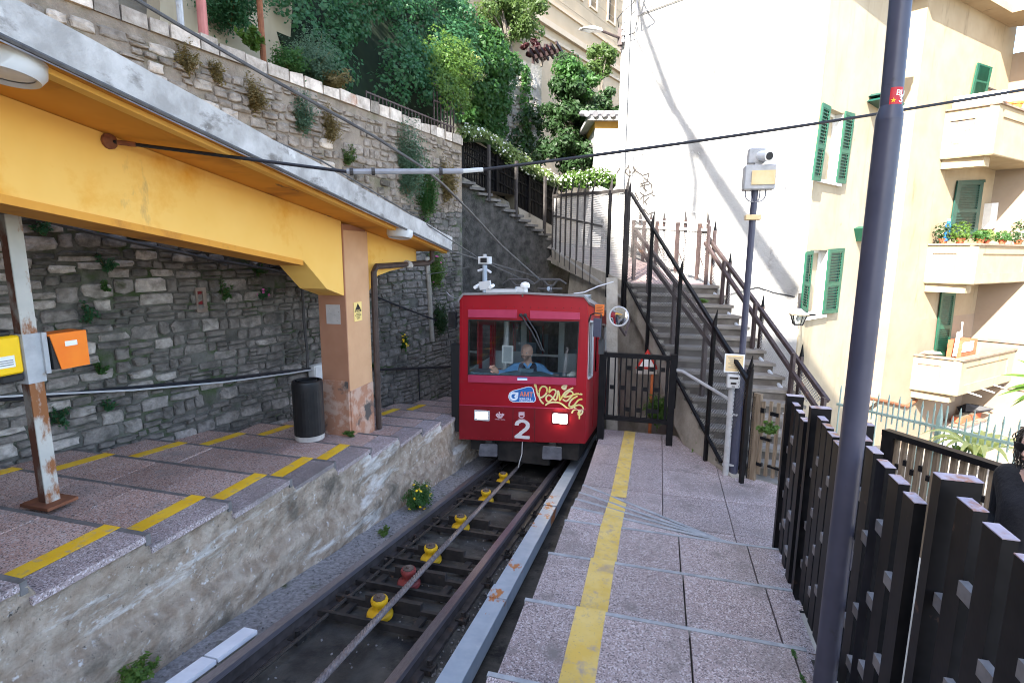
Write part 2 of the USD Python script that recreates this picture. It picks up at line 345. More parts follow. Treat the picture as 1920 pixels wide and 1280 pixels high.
mat('canopy_yellow', (0.84, 0.475, 0.095), (0.88, 0.53, 0.13), scale=1.2, rough=0.7, bump=0.12, bscale=30, bdist=0.006,
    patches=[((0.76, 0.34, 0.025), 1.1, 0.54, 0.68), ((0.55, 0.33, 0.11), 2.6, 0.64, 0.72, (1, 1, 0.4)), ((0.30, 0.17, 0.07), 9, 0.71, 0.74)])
mat('canopy_yellow_shaded', (0.62, 0.265, 0.028), (0.70, 0.32, 0.045), scale=1.3, rough=0.75, bump=0.15, bscale=20, bdist=0.01,  # same yellow paint, darkened in colour for the shade under the roof
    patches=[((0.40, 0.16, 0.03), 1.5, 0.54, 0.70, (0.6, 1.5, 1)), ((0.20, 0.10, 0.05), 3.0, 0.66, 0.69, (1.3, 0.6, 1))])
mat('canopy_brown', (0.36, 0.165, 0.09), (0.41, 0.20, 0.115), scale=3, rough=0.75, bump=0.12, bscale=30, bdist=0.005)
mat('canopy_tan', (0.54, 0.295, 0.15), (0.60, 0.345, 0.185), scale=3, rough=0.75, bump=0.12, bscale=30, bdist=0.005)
mat('peeling', (0.50, 0.33, 0.24), (0.40, 0.19, 0.11), scale=6, lo=0.42, hi=0.52, rough=0.85, bump=0.4, bscale=12, bdist=0.01, patches=[((0.09, 0.075, 0.065), 2.4, 0.54, 0.62)])
mat('canopy_fascia', (0.30, 0.285, 0.265), (0.50, 0.48, 0.455), scale=4.5, rough=0.9, bump=0.6, bscale=14, bdist=0.015, patches=[((0.17, 0.155, 0.14), 5, 0.58, 0.68, (1, 0.5, 1)), ((0.62, 0.60, 0.57), 3, 0.60, 0.68)])
mat('raw_cement', (0.42, 0.38, 0.34), (0.52, 0.47, 0.42), scale=12, rough=0.9, patches=[((0.16, 0.13, 0.11), 30, 0.62, 0.7)])
mat('rust_post', (0.17, 0.15, 0.125), (0.23, 0.21, 0.18), scale=5, rough=0.7, patches=[((0.085, 0.03, 0.016), 3.5, 0.40, 0.50, (1, 1, 0.5))])
mat('rust_flange', (0.40, 0.39, 0.35), (0.48, 0.46, 0.41), scale=5, rough=0.7, patches=[((0.24, 0.09, 0.03), 5, 0.50, 0.58, (1, 1, 0.5))])
mat('downpipe_brown', (0.045, 0.028, 0.022), (0.075, 0.05, 0.04), scale=9, rough=0.5)
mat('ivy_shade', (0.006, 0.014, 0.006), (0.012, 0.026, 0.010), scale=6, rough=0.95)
mat('maroon_wood', (0.014, 0.005, 0.006), (0.025, 0.009, 0.010), scale=8, rough=0.8)
mat('rust', (0.17, 0.06, 0.03), (0.26, 0.10, 0.045), scale=10, rough=0.85)
mat('pipe_pink', (0.42, 0.14, 0.12), (0.48, 0.18, 0.15), scale=6, rough=0.6)
mat('black_plastic', (0.010, 0.010, 0.011), (0.02, 0.02, 0.021), scale=12, rough=0.5)
mat('bin_black', (0.007, 0.0065, 0.007), (0.016, 0.015, 0.015), scale=8, rough=0.5, patches=[((0.10, 0.06, 0.04), 8, 0.64, 0.74)])
mat('rubber', (0.012, 0.012, 0.012), rough=0.8)
mat('box_yellow', (0.88, 0.52, 0.005), (0.92, 0.58, 0.01), scale=5, rough=0.4)
mat('box_orange', (0.85, 0.17, 0.01), (0.90, 0.22, 0.015), scale=5, rough=0.4)
mat('label_white', (0.78, 0.78, 0.74), rough=0.5)
mat('sign_cream', (0.70, 0.52, 0.26), (0.78, 0.60, 0.34), scale=9, rough=0.6)
mat('sign_yellow', (0.85, 0.62, 0.22), rough=0.5)
mat('ink', (0.03, 0.025, 0.022), rough=0.6)
mat('ink_grey', (0.20, 0.20, 0.21), rough=0.7)
mat('car_red', (0.27, 0.004, 0.011), (0.31, 0.006, 0.015), scale=2.0, rough=0.36, spec=0.3, bump=0.04, bscale=5, bdist=0.02, patches=[((0.22, 0.03, 0.03), 2.5, 0.66, 0.78)])
mat('car_red_low', (0.17, 0.0035, 0.008), (0.20, 0.006, 0.012), scale=2.5, rough=0.42, spec=0.3, patches=[((0.15, 0.05, 0.045), 4, 0.62, 0.76)])
mat('car_pink', (0.36, 0.025, 0.068), (0.40, 0.034, 0.085), scale=5, rough=0.45)
mat('car_roof', (0.20, 0.19, 0.19), (0.28, 0.26, 0.26), scale=6, rough=0.6)
mat('car_under', (0.010, 0.0095, 0.009), (0.03, 0.026, 0.023), scale=6, rough=0.8)
mat('car_inside', (0.36, 0.40, 0.41), (0.42, 0.46, 0.47), scale=3, rough=0.6)
mat('car_dash', (0.12, 0.20, 0.26), (0.14, 0.23, 0.29), scale=3, rough=0.5)
mat('buffer_plate', (0.075, 0.075, 0.085), (0.14, 0.14, 0.155), scale=9, rough=0.5)
mat('lamp_glow', (1, 0.95, 0.85), emit=(1.0, 0.86, 0.62), estr=14.0)
mat('lamp_dim', (0.9, 0.9, 0.85), emit=(1.0, 0.90, 0.72), estr=4.0)
mat('lamp_case', (0.55, 0.55, 0.54), rough=0.3)
mat('logo_blue', (0.02, 0.13, 0.40), rough=0.4)
mat('logo_white', (0.72, 0.78, 0.85), rough=0.4)
mat('logo_orange', (0.72, 0.21, 0.08), rough=0.4)
mat('car_number', (0.55, 0.52, 0.52), (0.63, 0.60, 0.59), scale=14, rough=0.6)
mat('crest_pink', (0.60, 0.42, 0.46), rough=0.6)
mat('graffiti_yellow', (0.66, 0.56, 0.10), (0.62, 0.58, 0.36), scale=7, rough=0.6)
mat('stucco', (0.335, 0.33, 0.318), (0.385, 0.38, 0.367), scale=2, rough=0.95, bump=0.9, bscale=28, bdist=0.02, patches=[((0.265, 0.255, 0.24), 1.2, 0.54, 0.74), ((0.25, 0.235, 0.215), 1.5, 0.58, 0.72, (2.2, 2.2, 0.25))])
mat('stucco_rough', (0.25, 0.24, 0.225), (0.42, 0.41, 0.395), scale=9, rough=0.95, bump=1.0, bscale=22, bdist=0.03)
mat('cream', (0.335, 0.28, 0.192), (0.385, 0.33, 0.235), scale=1.2, rough=0.9, bump=0.15, bscale=20, bdist=0.008, patches=[((0.25, 0.205, 0.135), 1.2, 0.54, 0.74, (2, 2, 0.3)), ((0.22, 0.18, 0.13), 5, 0.65, 0.71)])
mat('stair_riser', (0.105, 0.092, 0.078), (0.17, 0.153, 0.132), scale=6, rough=0.95, bump=0.4, bscale=60, bdist=0.006)
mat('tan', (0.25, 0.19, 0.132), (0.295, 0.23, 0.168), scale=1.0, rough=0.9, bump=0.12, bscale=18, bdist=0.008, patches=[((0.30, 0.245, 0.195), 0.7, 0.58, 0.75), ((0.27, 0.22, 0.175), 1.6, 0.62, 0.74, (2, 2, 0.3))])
mat('balcony_cream', (0.305, 0.24, 0.152), (0.355, 0.288, 0.19), scale=1.5, rough=0.9, bump=0.15, bscale=18, bdist=0.008, patches=[((0.19, 0.14, 0.085), 2.0, 0.58, 0.74, (1.5, 1.5, 0.3))])
mat('balcony_stain', (0.36, 0.32, 0.28), (0.13, 0.11, 0.10), scale=5, rough=0.95)
mat('balcony_panel', (0.31, 0.24, 0.155), (0.36, 0.285, 0.185), scale=3, rough=0.9, patches=[((0.50, 0.33, 0.14), 5, 0.62, 0.72, (1, 1, 0.3))])
mat('coping', (0.18, 0.13, 0.10), (0.26, 0.20, 0.16), scale=6, rough=0.85)
mat('palazzo', (0.42, 0.325, 0.215), (0.46, 0.36, 0.245), scale=1.0, rough=0.9)
mat('palazzo_trim', (0.46, 0.375, 0.275), (0.50, 0.41, 0.31), scale=2.0, rough=0.9)
mat('window_dark', (0.05, 0.06, 0.07), rough=0.08, spec=0.6)
mat('shutter', (0.007, 0.068, 0.040), (0.011, 0.09, 0.055), scale=6, rough=0.5, patches=[((0.04, 0.11, 0.07), 4, 0.62, 0.75)])
mat('shutter_dark', (0.006, 0.05, 0.040), (0.010, 0.07, 0.055), scale=6, rough=0.5)
mat('marble_sill', (0.55, 0.53, 0.53), (0.64, 0.62, 0.60), scale=5, rough=0.5)
mat('terracotta', (0.42, 0.10, 0.045), (0.50, 0.14, 0.07), scale=8, rough=0.8)
mat('roof_tile', (0.20, 0.20, 0.23), (0.30, 0.30, 0.33), scale=5, rough=0.8, isl=0.15)
mat('roof_trim_yellow', (0.62, 0.36, 0.08), (0.68, 0.42, 0.12), scale=5, rough=0.8)
mat('grey_wall', (0.42, 0.41, 0.42), (0.50, 0.49, 0.50), scale=2, rough=0.9)
mat('stair_concrete', (0.20, 0.178, 0.15), (0.30, 0.272, 0.238), scale=5, rough=0.9, bump=0.4, bscale=60, bdist=0.006, patches=[((0.18, 0.16, 0.13), 2.2, 0.56, 0.72)])
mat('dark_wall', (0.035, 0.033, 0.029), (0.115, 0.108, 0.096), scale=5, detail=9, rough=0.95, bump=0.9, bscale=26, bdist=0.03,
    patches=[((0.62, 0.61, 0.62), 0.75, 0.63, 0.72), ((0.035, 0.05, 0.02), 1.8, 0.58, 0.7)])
mat('old_render', (0.27, 0.245, 0.20), (0.40, 0.365, 0.31), scale=3, rough=0.95, bump=0.7, bscale=24, bdist=0.02, patches=[((0.16, 0.15, 0.12), 1.4, 0.56, 0.72)])
mat('deck_tile', (0.44, 0.32, 0.30), (0.54, 0.42, 0.39), scale=4, rough=0.85, rnd=0.08)
mat('garden_wall', (0.26, 0.24, 0.21), (0.46, 0.43, 0.38), scale=2.5, rough=0.95, bump=0.8, bscale=10, bdist=0.04, patches=[((0.10, 0.11, 0.05), 1.2, 0.52, 0.7)])
mat('green_iron', (0.25, 0.36, 0.32), (0.33, 0.44, 0.40), scale=8, rough=0.5)
mat('mesh_wire', (0.06, 0.056, 0.053), (0.11, 0.105, 0.10), scale=10, rough=0.5, metallic=0.3)
mat('mesh_pale', (0.36, 0.35, 0.335), (0.44, 0.43, 0.41), scale=10, rough=0.5)
mat('wood_weathered', (0.15, 0.11, 0.07), (0.26, 0.20, 0.14), scale=4, rough=0.8, stretch=(12, 12, 1))
mat('cable_black', (0.012, 0.012, 0.016), rough=0.5)
mat('cable_dark_grey', (0.06, 0.055, 0.055), (0.10, 0.095, 0.09), scale=14, rough=0.6)
mat('cable_white', (0.55, 0.55, 0.56), rough=0.5)
mat('conduit_grey', (0.24, 0.24, 0.26), (0.30, 0.30, 0.32), scale=9, rough=0.5)
mat('mirror', (0.9, 0.9, 0.9), rough=0.03, metallic=1.0)
mat('sign_red', (0.55, 0.03, 0.02), rough=0.5)
mat('sign_orange', (0.75, 0.20, 0.04), rough=0.5)
mat('sign_post_orange', (0.62, 0.16, 0.05), (0.68, 0.2, 0.07), scale=9, rough=0.6)
mat('sticker_red', (0.50, 0.02, 0.03), rough=0.45)
mat('paper_blue', (0.05, 0.32, 0.62), rough=0.5)
mat('cloth_orange', (0.85, 0.28, 0.02), rough=0.7)
mat('cloth_yellow', (0.88, 0.55, 0.03), rough=0.7)
mat('cabinet_grey', (0.36, 0.37, 0.40), (0.46, 0.47, 0.50), scale=3, rough=0.5)
mat('skin', (0.60, 0.35, 0.26), (0.66, 0.40, 0.30), scale=10, rough=0.55)
mat('skin_dark', (0.30, 0.14, 0.10), rough=0.6)
mat('beard', (0.30, 0.20, 0.16), rough=0.9)
mat('shirt_blue', (0.16, 0.42, 0.78), (0.20, 0.47, 0.84), scale=10, rough=0.8, bump=0.4, bscale=14, bdist=0.02)
mat('vest_navy', (0.02, 0.022, 0.04), (0.03, 0.033, 0.055), scale=10, rough=0.7, bump=0.5, bscale=12, bdist=0.02)
mat('shirt_white', (0.72, 0.72, 0.76), rough=0.8)
mat('trousers', (0.03, 0.03, 0.04), rough=0.8)
mat('jacket_black', (0.008, 0.008, 0.011), (0.014, 0.014, 0.018), scale=8, rough=0.7, bump=0.6, bscale=10, bdist=0.02)
mat('hair_grey', (0.13, 0.105, 0.085), (0.30, 0.26, 0.22), scale=25, rough=0.55)
mat('eye_white', (0.7, 0.7, 0.7), rough=0.2)
mat('bark', (0.10, 0.085, 0.07), (0.17, 0.15, 0.125), scale=7, rough=0.95, bump=0.8, bscale=30, bdist=0.02, stretch=(4, 4, 1))
mat('flower_yellow', (0.85, 0.58, 0.02), rough=0.6)
mat('flower_pink', (0.62, 0.12, 0.36), rough=0.6)
mat('flower_violet', (0.28, 0.16, 0.62), rough=0.6)
mat('flower_white', (0.80, 0.80, 0.74), rough=0.6)
leaf_mat('leaf_ivy', (0.010, 0.045, 0.018), (0.075, 0.215, 0.085), trans=0.3)
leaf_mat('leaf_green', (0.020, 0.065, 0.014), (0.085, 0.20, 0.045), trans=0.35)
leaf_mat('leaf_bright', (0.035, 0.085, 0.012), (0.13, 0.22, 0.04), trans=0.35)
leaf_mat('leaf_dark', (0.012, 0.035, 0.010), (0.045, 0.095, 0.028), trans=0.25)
leaf_mat('leaf_tree', (0.03, 0.065, 0.014), (0.11, 0.17, 0.045), trans=0.35)
leaf_mat('leaf_lime', (0.30, 0.36, 0.09), (0.62, 0.64, 0.30), trans=0.45)
leaf_mat('leaf_grey', (0.05, 0.10, 0.06), (0.14, 0.23, 0.14), trans=0.3)
leaf_mat('leaf_jasmine', (0.10, 0.16, 0.04), (0.30, 0.38, 0.15), trans=0.35)
leaf_mat('leaf_red', (0.025, 0.006, 0.008), (0.075, 0.017, 0.022), trans=0.2)
leaf_mat('leaf_dry', (0.14, 0.10, 0.04), (0.26, 0.21, 0.08), trans=0.3)
glass_mat('glass_car', (0.90, 0.93, 0.93), 1.5)
glass_mat('glass_clear', (0.92, 0.94, 0.94), 1.45)
# ================================================================== ground, track, platforms
rng = np.random.default_rng(7)
single('ground', hexa([(-150, -60, zs(-60, 3.2) - .3), (150, -60, zs(-60, 3.2) - .3), (150, 200, zs(200, 3.2) - .3), (-150, 200, zs(200, 3.2) - .3)],
                      [(-150, -60, zs(-60, 3.2)), (150, -60, zs(-60, 3.2)), (150, 200, zs(200, 3.2)), (-150, 200, zs(200, 3.2))]), 'earth', kind='structure')
def slab(x0, x1, y0, y1, Ht, Hb):
    b = [(x0, y0), (x1, y0), (x1, y1), (x0, y1)]
    return hexa([(x, y, zs(y, Hb)) for x, y in b], [(x, y, zs(y, Ht)) for x, y in b])
single('track_bed', slab(-2.95, -0.70, -2, 26, 2.27, 2.7), 'track_bed', kind='structure')
single('track_ledge', slab(-2.95, -2.52, -2, 26, 2.20, 2.265), 'gravel_ledge', kind='structure')
# rails
def rail(x, label):
    th = thing('rail', label, 'rail', (x, 4, zs(4, 2.25)), 'rails of the track')
    y0, y1 = -1.0, 25.0
    part(th, 'head', slab(x - .032, x + .032, y0, y1, 2.10, 2.14), 'rail_head')
    part(th, 'web', slab(x - .009, x + .009, y0, y1, 2.14, 2.235), 'rail_steel')
    part(th, 'foot', slab(x - .065, x + .065, y0, y1, 2.235, 2.262), 'rail_steel')
    for k in range(11):
        y = 1.6 + .62 * k
        for s in (-1, 1):
            xx = x + s * .075
            part(th, 'rail_clip', cat([slab(xx - .04, xx + .04, y - .05, y + .05, 2.225, 2.262),
                                       lathe([(0, .055), (.02, .055), (.02, .02), (.026, .02), (.026, 0)], 6, (xx + s * .008, y, zs(y, 2.23)))]), 'track_iron')
rail(-2.40, 'left rail of the track, beside the gravel ledge')
rail(-1.40, 'right rail of the track, beside the blue steel duct')
single('signal_rod', tube([(-2.27, -1, zs(-1, 2.2)), (-2.27, 12, zs(12, 2.2))], .014, 6), 'track_iron', 'thin dark rod running along the inside of the left rail', 'rod')
# hauling rope with its twisted strands
ca, cb = on_slope(560, 1318, 2.12), on_slope(970, 876, 2.12)
d = unit(cb - ca); ca = ca - d * 2.2
cb = cb + d * 5.0
n = 420; t = np.linspace(0, 1, n); axis_pts = ca + (cb - ca) * t[:, None]; Lc = np.linalg.norm(cb - ca)
e1 = unit(np.cross(d, [0, 0, 1])); e2 = np.cross(e1, d); strands = []
for k in range(6):
    ph = 2 * np.pi * (t * Lc / .26 + k / 6)
    strands.append(tube(axis_pts + .0155 * (np.cos(ph)[:, None] * e1 + np.sin(ph)[:, None] * e2), .0105, 6))
single('hauling_cable', cat(strands), 'cable_steel', 'grey twisted steel rope running along the middle of the track', 'cable', smooth=50)
def rope_x(y):
    k = (y - ca[1]) / (cb[1] - ca[1]); return (ca + (cb - ca) * k)[0]
# rope pulleys on their iron trays
PY = [(3.28, 'yellow', 'yellow rope pulley nearest the camera, on its black iron tray'), (3.80, 'red', 'dark red rope pulley, the only red one between the rails'),
      (4.30, 'yellow', 'yellow rope pulley just beyond the dark red one'), (5.16, 'yellow', 'yellow rope pulley in the middle of the track, third yellow one'),
      (6.16, 'yellow', 'yellow rope pulley second from the funicular car'), (7.05, 'yellow', 'yellow rope pulley closest in front of the funicular car')]
for y, c, lab in PY:
    x = rope_x(y) - .092; z = zs(y, 2.27)
    th = thing('rope_pulley', lab, 'pulley', (x, y, z), 'rope pulleys between the rails')
    m = 'pulley_' + c
    part(th, 'spool', lathe([(0, .185), (.060, .185), (.066, .172), (.064, .152), (.052, .13), (.051, .11), (.06, .092), (.092, .078), (.100, .062), (.100, .040), (.07, .03), (0, .03)][::-1], 22, (x, y, z)), m, smooth=40)
    part(th, 'bolt', lathe([(.048, .180), (.048, .196), (.018, .196), (.018, .21), (0, .21)], 8, (x, y, z)), 'bolt')
    for yy in (y - .14, y + .10):
        part(th, 'tray_bar', slab(-2.36, -1.45, yy - .018, yy + .018, 2.185, 2.24), 'track_iron')
    for xx in (-2.20, x, -1.60):
        part(th, 'tray_tie', slab(xx - .03, xx + .03, y - .12, y + .08, 2.215, 2.238), 'track_iron')
    part(th, 'tray_plate', slab(x - .17, x + .30, y + .08, y + .13, 2.13, 2.185), 'track_iron')
# blue cable duct beside the right rail
th = thing('cable_duct', 'blue grey steel duct with rust patches running beside the right rail', 'cable duct', (-1.08, 3, zs(3, 2.2)))
yy = [-1.5, .2, 1.55, 3.62, 5.9, 8.4, 12]
dx = lambda y: -1.02 - .0165 * (y - .5)
for a, b in zip(yy[:-1], yy[1:]):
    def dslab(a, b, w, Ht, Hb):
        bb = [(dx(a) - w, a), (dx(a) + w, a), (dx(b) + w, b), (dx(b) - w, b)]
        return hexa([(x, y, zs(y, Hb)) for x, y in bb], [(x, y, zs(y, Ht)) for x, y in bb])
    part(th, 'duct_cover', dslab(a + .012, b - .012, .072, 2.05, 2.062), 'duct_blue')
    part(th, 'duct_body', dslab(a + .006, b - .006, .064, 2.0625, 2.20), 'duct_blue')
    part(th, 'joint_plate', dslab(b - .10, b + .10, .078, 2.040, 2.0495), 'duct_blue')
# pale trough covers at the left rail
th = thing('trough_cover', 'pale concrete trough covers standing beside the left rail, nearest the camera', 'trough cover', (-2.56, 1.5, zs(1.5, 2.2)))
for a, b in ((.9, 1.62), (1.635, 2.335), (2.35, 2.68)):
    part(th, 'cover_slab', slab(-2.615, -2.51, a, b, 2.12, 2.15), 'cover_slab')
    part(th, 'trough_side', slab(-2.60, -2.525, a, b, 2.152, 2.25), 'old_render')

# ---- left platform
def back_x(y):                  # the platform narrows towards the stone wall
    return -5.45 + .245 * (y - 3.3) + .02
LP = thing('left_platform', 'stepped platform paved with reddish speckled slabs under the yellow canopy', 'platform', (-3, 3, zs(3, 1.35)), kind='structure')
P1 = .645; ys = [1.03 + P1 * (k - 3) for k in range(20)]
EX = -2.90
cols_l = [0.0, -.27, -.86, -1.42, -1.98]
def tslab(x0a, x1a, x0b, x1b, ya, yb, zt, th_):
    b = [(x0a, ya), (x1a, ya), (x1b, yb), (x0b, yb)]
    return hexa([(x, y, zt - th_) for x, y in b], [(x, y, zt) for x, y in b])
for k in range(len(ys) - 1):
    ya, yb = ys[k], ys[k + 1]
    zt = zs(yb, 1.335)
    g = .007
    xe = EX + (.0 if k % 2 else .01)
    xs = [xe + c for c in cols_l] + [None]
    for j in range(len(cols_l)):
        r = xs[j]; la = xs[j + 1] if xs[j + 1] is not None else back_x(ya) ; lb = xs[j + 1] if xs[j + 1] is not None else back_x(yb)
        if la > r - .05 or lb > r - .05: continue
        if la < back_x(ya) and xs[j + 1] is not None:
            la, lb = back_x(ya), back_x(yb)
            if la > r - .05: continue
        dz = rng.uniform(-.003, .003)
        tone = 'terrazzo_red' if j else 'terrazzo_grey'
        part(LP, 'paving_slab', tslab(la + g, r - g, lb + g, r - g, ya + .002, yb - .036, zt + dz, .04), tone)
        if xs[j + 1] is None or la == back_x(ya): break
    part(LP, 'step_edge', tslab(back_x(yb - .03), xe - .01, back_x(yb), xe - .01, yb - .034, yb - .001, zt + .001, .07), 'nosing_dark')
    # painted dashes, one on each step along both edges of the walkway
    lx = -3.10 - .012 * (ya - 1)
    if k < 9: part(LP, 'yellow_dash', tslab(lx - .14, lx - .015, lx - .14 - .008, lx - .015 - .008, ya + .004, yb - .004, zt + .006, .003), 'yellow_line')
    bx = back_x(ya) + .40; bx2 = back_x(yb) + .40
    if bx < -3.9: part(LP, 'yellow_dash', tslab(bx - .0, bx + .12, bx2 - .0, bx2 + .12, ya + .004, yb - .004, zt + .006, .003), 'yellow_line')
body = []
for k in range(len(ys) - 1):
    ya, yb = ys[k], ys[k + 1]; zt = zs(yb, 1.335) - .045
    body.append(hexa([(back_x(ya) - .3, ya, zs(ya, 2.6)), (EX - .06, ya, zs(ya, 2.6)), (EX - .06, yb, zs(yb, 2.6)), (back_x(yb) - .3, yb, zs(yb, 2.6))],
                     [(back_x(ya) - .3, ya, zt), (EX - .06, ya, zt), (EX - .06, yb, zt), (back_x(yb) - .3, yb, zt)]))
part(LP, 'platform_body', cat(body), 'nosing_dark')
# its rough rendered side, two coats with a ledge between
def rough_side(x, n_, yr, ztop, zbot, seed, amp, off):
    ny, nz = 260, 44
    Y = np.linspace(yr[0], yr[1], ny); T = np.linspace(0, 1, nz)
    YY, TT = np.meshgrid(Y, T, indexing='ij')
    zt_ = np.array([ztop(y) for y in Y])[:, None]; zb_ = np.array([zbot(y) for y in Y])[:, None]
    Z = zb_ + (zt_ - zb_) * TT
    P = np.stack([np.zeros_like(YY), YY, Z], -1)
    h = meshkit.fbm(P * [1, 3.0, 4.5], 5, seed) - .5 + .35 * (meshkit.fbm(P * [1, 14, 14], 3, seed + 3) - .5)
    low = 1 / (1 + np.exp(((Z - zs(YY, 1.86)) + .10 * (meshkit.noise(P * 2.5, 5) - .5)) / .012))
    P[..., 0] = x + off + amp * h + .06 * low
    P[:, -1, 0] = x - .03
    idx = np.arange(ny * nz).reshape(ny, nz)
    F = np.stack([idx[:-1, :-1], idx[1:, :-1], idx[1:, 1:], idx[:-1, 1:]], -1).reshape(-1, 4)
    return P.reshape(-1, 3), F
def step_top(y):
    k = min(max(int((y - ys[0]) // P1), 0), len(ys) - 2); f = ((y - ys[0]) / P1) % 1
    a = zs(ys[k + 1], 1.335); b = zs(ys[min(k, len(ys) - 2)], 1.335)
    return a - .012
part(LP, 'rendered_side', rough_side(EX, 1, (-1.2, 11.0), step_top, lambda y: zs(y, 2.25), 11, .07, -.015), 'platform_concrete', smooth=True)

# ---- right platform
RP = thing('right_platform', 'stepped platform of grey speckled slabs with a long yellow line beside the track', 'platform', (0, 3, zs(3, 1.8)), kind='structure')
RX0, RX1 = -.755, 1.0
ry = [-1.71, -.9, -.08, .72, 1.53, 2.33, 3.14, 3.93, 4.73]
def skew(x): return .055 * (x - RX0) * 0     # risers run square across
for k in range(len(ry) - 1):
    ya, yb = ry[k], ry[k + 1]; zt = zs(yb, 1.80); g = .006
    split = .62
    cols = [RX0 + .015, -.34, .52, 1.04]
    xe_ = 1.0 + .13 * ((ya + yb) / 2 - 3.2); cols = [RX0, -.30, .285, .86, max(xe_, .95)]
    for j in range(len(cols) - 1):
        for (u, v) in ((ya + .026, ya + .145), (ya + .145, yb - .026 + .02)):
            part(RP, 'paving_slab', tslab(cols[j] + g, cols[j + 1] - g, cols[j] + g, cols[j + 1] - g, u + g, v - g, zt + rng.uniform(-.002, .002), .04), 'terrazzo_grey')
    part(RP, 'step_nosing', tslab(RX0 - .004, xe_, RX0 - .004, xe_, yb - .006, yb + .024, zt + .001, .13), 'nosing')
    part(RP, 'yellow_stripe', tslab(-.415, -.225, -.415, -.225, ya + .028, yb - .008, zt + .006, .003), 'yellow_line_pale')
    part(RP, 'stripe_on_nosing', tslab(-.415, -.225, -.415, -.225, yb - .007, yb + .025, zt + .005, .003), 'yellow_line_pale')
# winding treads that turn the walkway, then the level landing
piv = np.array([.98, 4.73]); zf = zs(4.73, 1.80)
le = [(RX0, 4.73), (RX0, 5.12), (RX0, 5.42), (RX0, 5.70), (RX0, 6.02)]
LZ = zf - .20
for k in range(4):
    z1 = zf - .05 * (k + 1) + .0
    a, b = np.array(le[k]), np.array(le[k + 1])
    def wedge(p, q, r, zt, h):
        pts = [p, q, r]; v = np.array([(x, y, zt - h) for x, y in pts] + [(x, y, zt) for x, y in pts]); return v, np.array([[0, 2, 1], [3, 4, 5], [0, 1, 4], [0, 4, 3], [1, 2, 5], [1, 5, 4], [2, 0, 3], [2, 3, 5]])
    part(RP, 'winder_tread', wedge(a, piv + (0, .06 * k), b, z1, .2), 'terrazzo_grey')
    q = piv + np.array([0, .06 * k]); 
    part(RP, 'step_nosing', bar((*b, z1 - .02), (*(q + np.array([0, .06])), z1 - .02), .035, .046), 'nosing')
    xs_ = (-.415, -.225)
    def lerp_y(p, q, x): return p[1] + (q[1] - p[1]) * (x - p[0]) / (q[0] - p[0])
    ya_ = [lerp_y(a, piv, x) for x in xs_]; yb_ = [lerp_y(b, piv, x) + .02 for x in xs_]
    part(RP, 'yellow_stripe', hexa([(xs_[0], ya_[0], z1 + .003), (xs_[1], ya_[1], z1 + .003), (xs_[1], yb_[1], z1 + .003), (xs_[0], yb_[0], z1 + .003)],
                                   [(xs_[0], ya_[0], z1 + .007), (xs_[1], ya_[1], z1 + .007), (xs_[1], yb_[1], z1 + .007), (xs_[0], yb_[0], z1 + .007)]), 'yellow_line_pale')
LEND = on_z(1117, 803, LZ)[1]
print('landing z', LZ, 'end', LEND)
# the landing's flags
gx = [RX0, .16, .84, 1.75]; gy = [6.02, 6.75, 7.45, LEND]
big = Polygon([(RX0, 6.02), (.98, 4.95), (1.9, 4.4), (1.9, 6.4), (1.0, 6.95), (.36, LEND), (RX0, LEND)])
for i in range(3):
    for j in range(-2, 3):
        cell = Polygon([(gx[i] + .004, 6.02 + .74 * j + .004), (gx[i + 1] - .004, 6.02 + .74 * j + .004), (gx[i + 1] - .004, 6.02 + .74 * (j + 1) - .004), (gx[i] + .004, 6.02 + .74 * (j + 1) - .004)]).intersection(big)
        for g_ in getattr(cell, 'geoms', [cell]):
            if g_.area > .01 and g_.geom_type == 'Polygon':
                part(RP, 'paving_slab', Frame((0, 0, LZ), (1, 0, 0), (0, 1, 0)).prism(g_, -.05, rng.uniform(-.002, .001)), 'terrazzo_grey')
part(RP, 'yellow_stripe', tslab(-.41, -.235, -.40, -.235, 5.80, LEND, LZ + .007, .003), 'yellow_line_pale')
body = []
for k in range(len(ry) - 1):
    ya, yb = ry[k], ry[k + 1]; zt = zs(yb, 1.80) - .05
    body.append(box(RX0 + .03, 1.04, ya, yb + .0, zs(yb, 2.7), zt))
body.append(Frame((0, 0, LZ), (1, 0, 0), (0, 1, 0)).prism(big.buffer(-.01), -1.2, -.055))
part(RP, 'platform_body', cat(body), 'track_bed')
single('lower_path', slab(1.10, 16, -6, 13.5, 2.25, 2.5), 'path_stone', kind='structure')

# loose gravel beside the rails and in the gap by the duct
gr_ = np.random.default_rng(31); ico = trimesh.creation.icosphere(0); gv = []
for k in range(1500):
    zone = gr_.integers(0, 3); y = gr_.uniform(.6, 8) if zone else gr_.uniform(.8, 9)
    x, H = ((gr_.uniform(-2.86, -2.50), 2.20), (gr_.uniform(-1.32, -1.18), 2.26), (gr_.uniform(-2.3, -1.5), 2.27))[zone]
    if zone == 2 and gr_.random() < .6: continue
    gv.append((np.asarray(ico.vertices) * gr_.uniform(.004, .013, 3) * (1 + .3 * gr_.normal(size=(12, 1)) * .5) + [x, y, zs(y, H)], np.asarray(ico.faces)))
single('gravel', cat(gv), 'gravel_stone', kind='stuff')
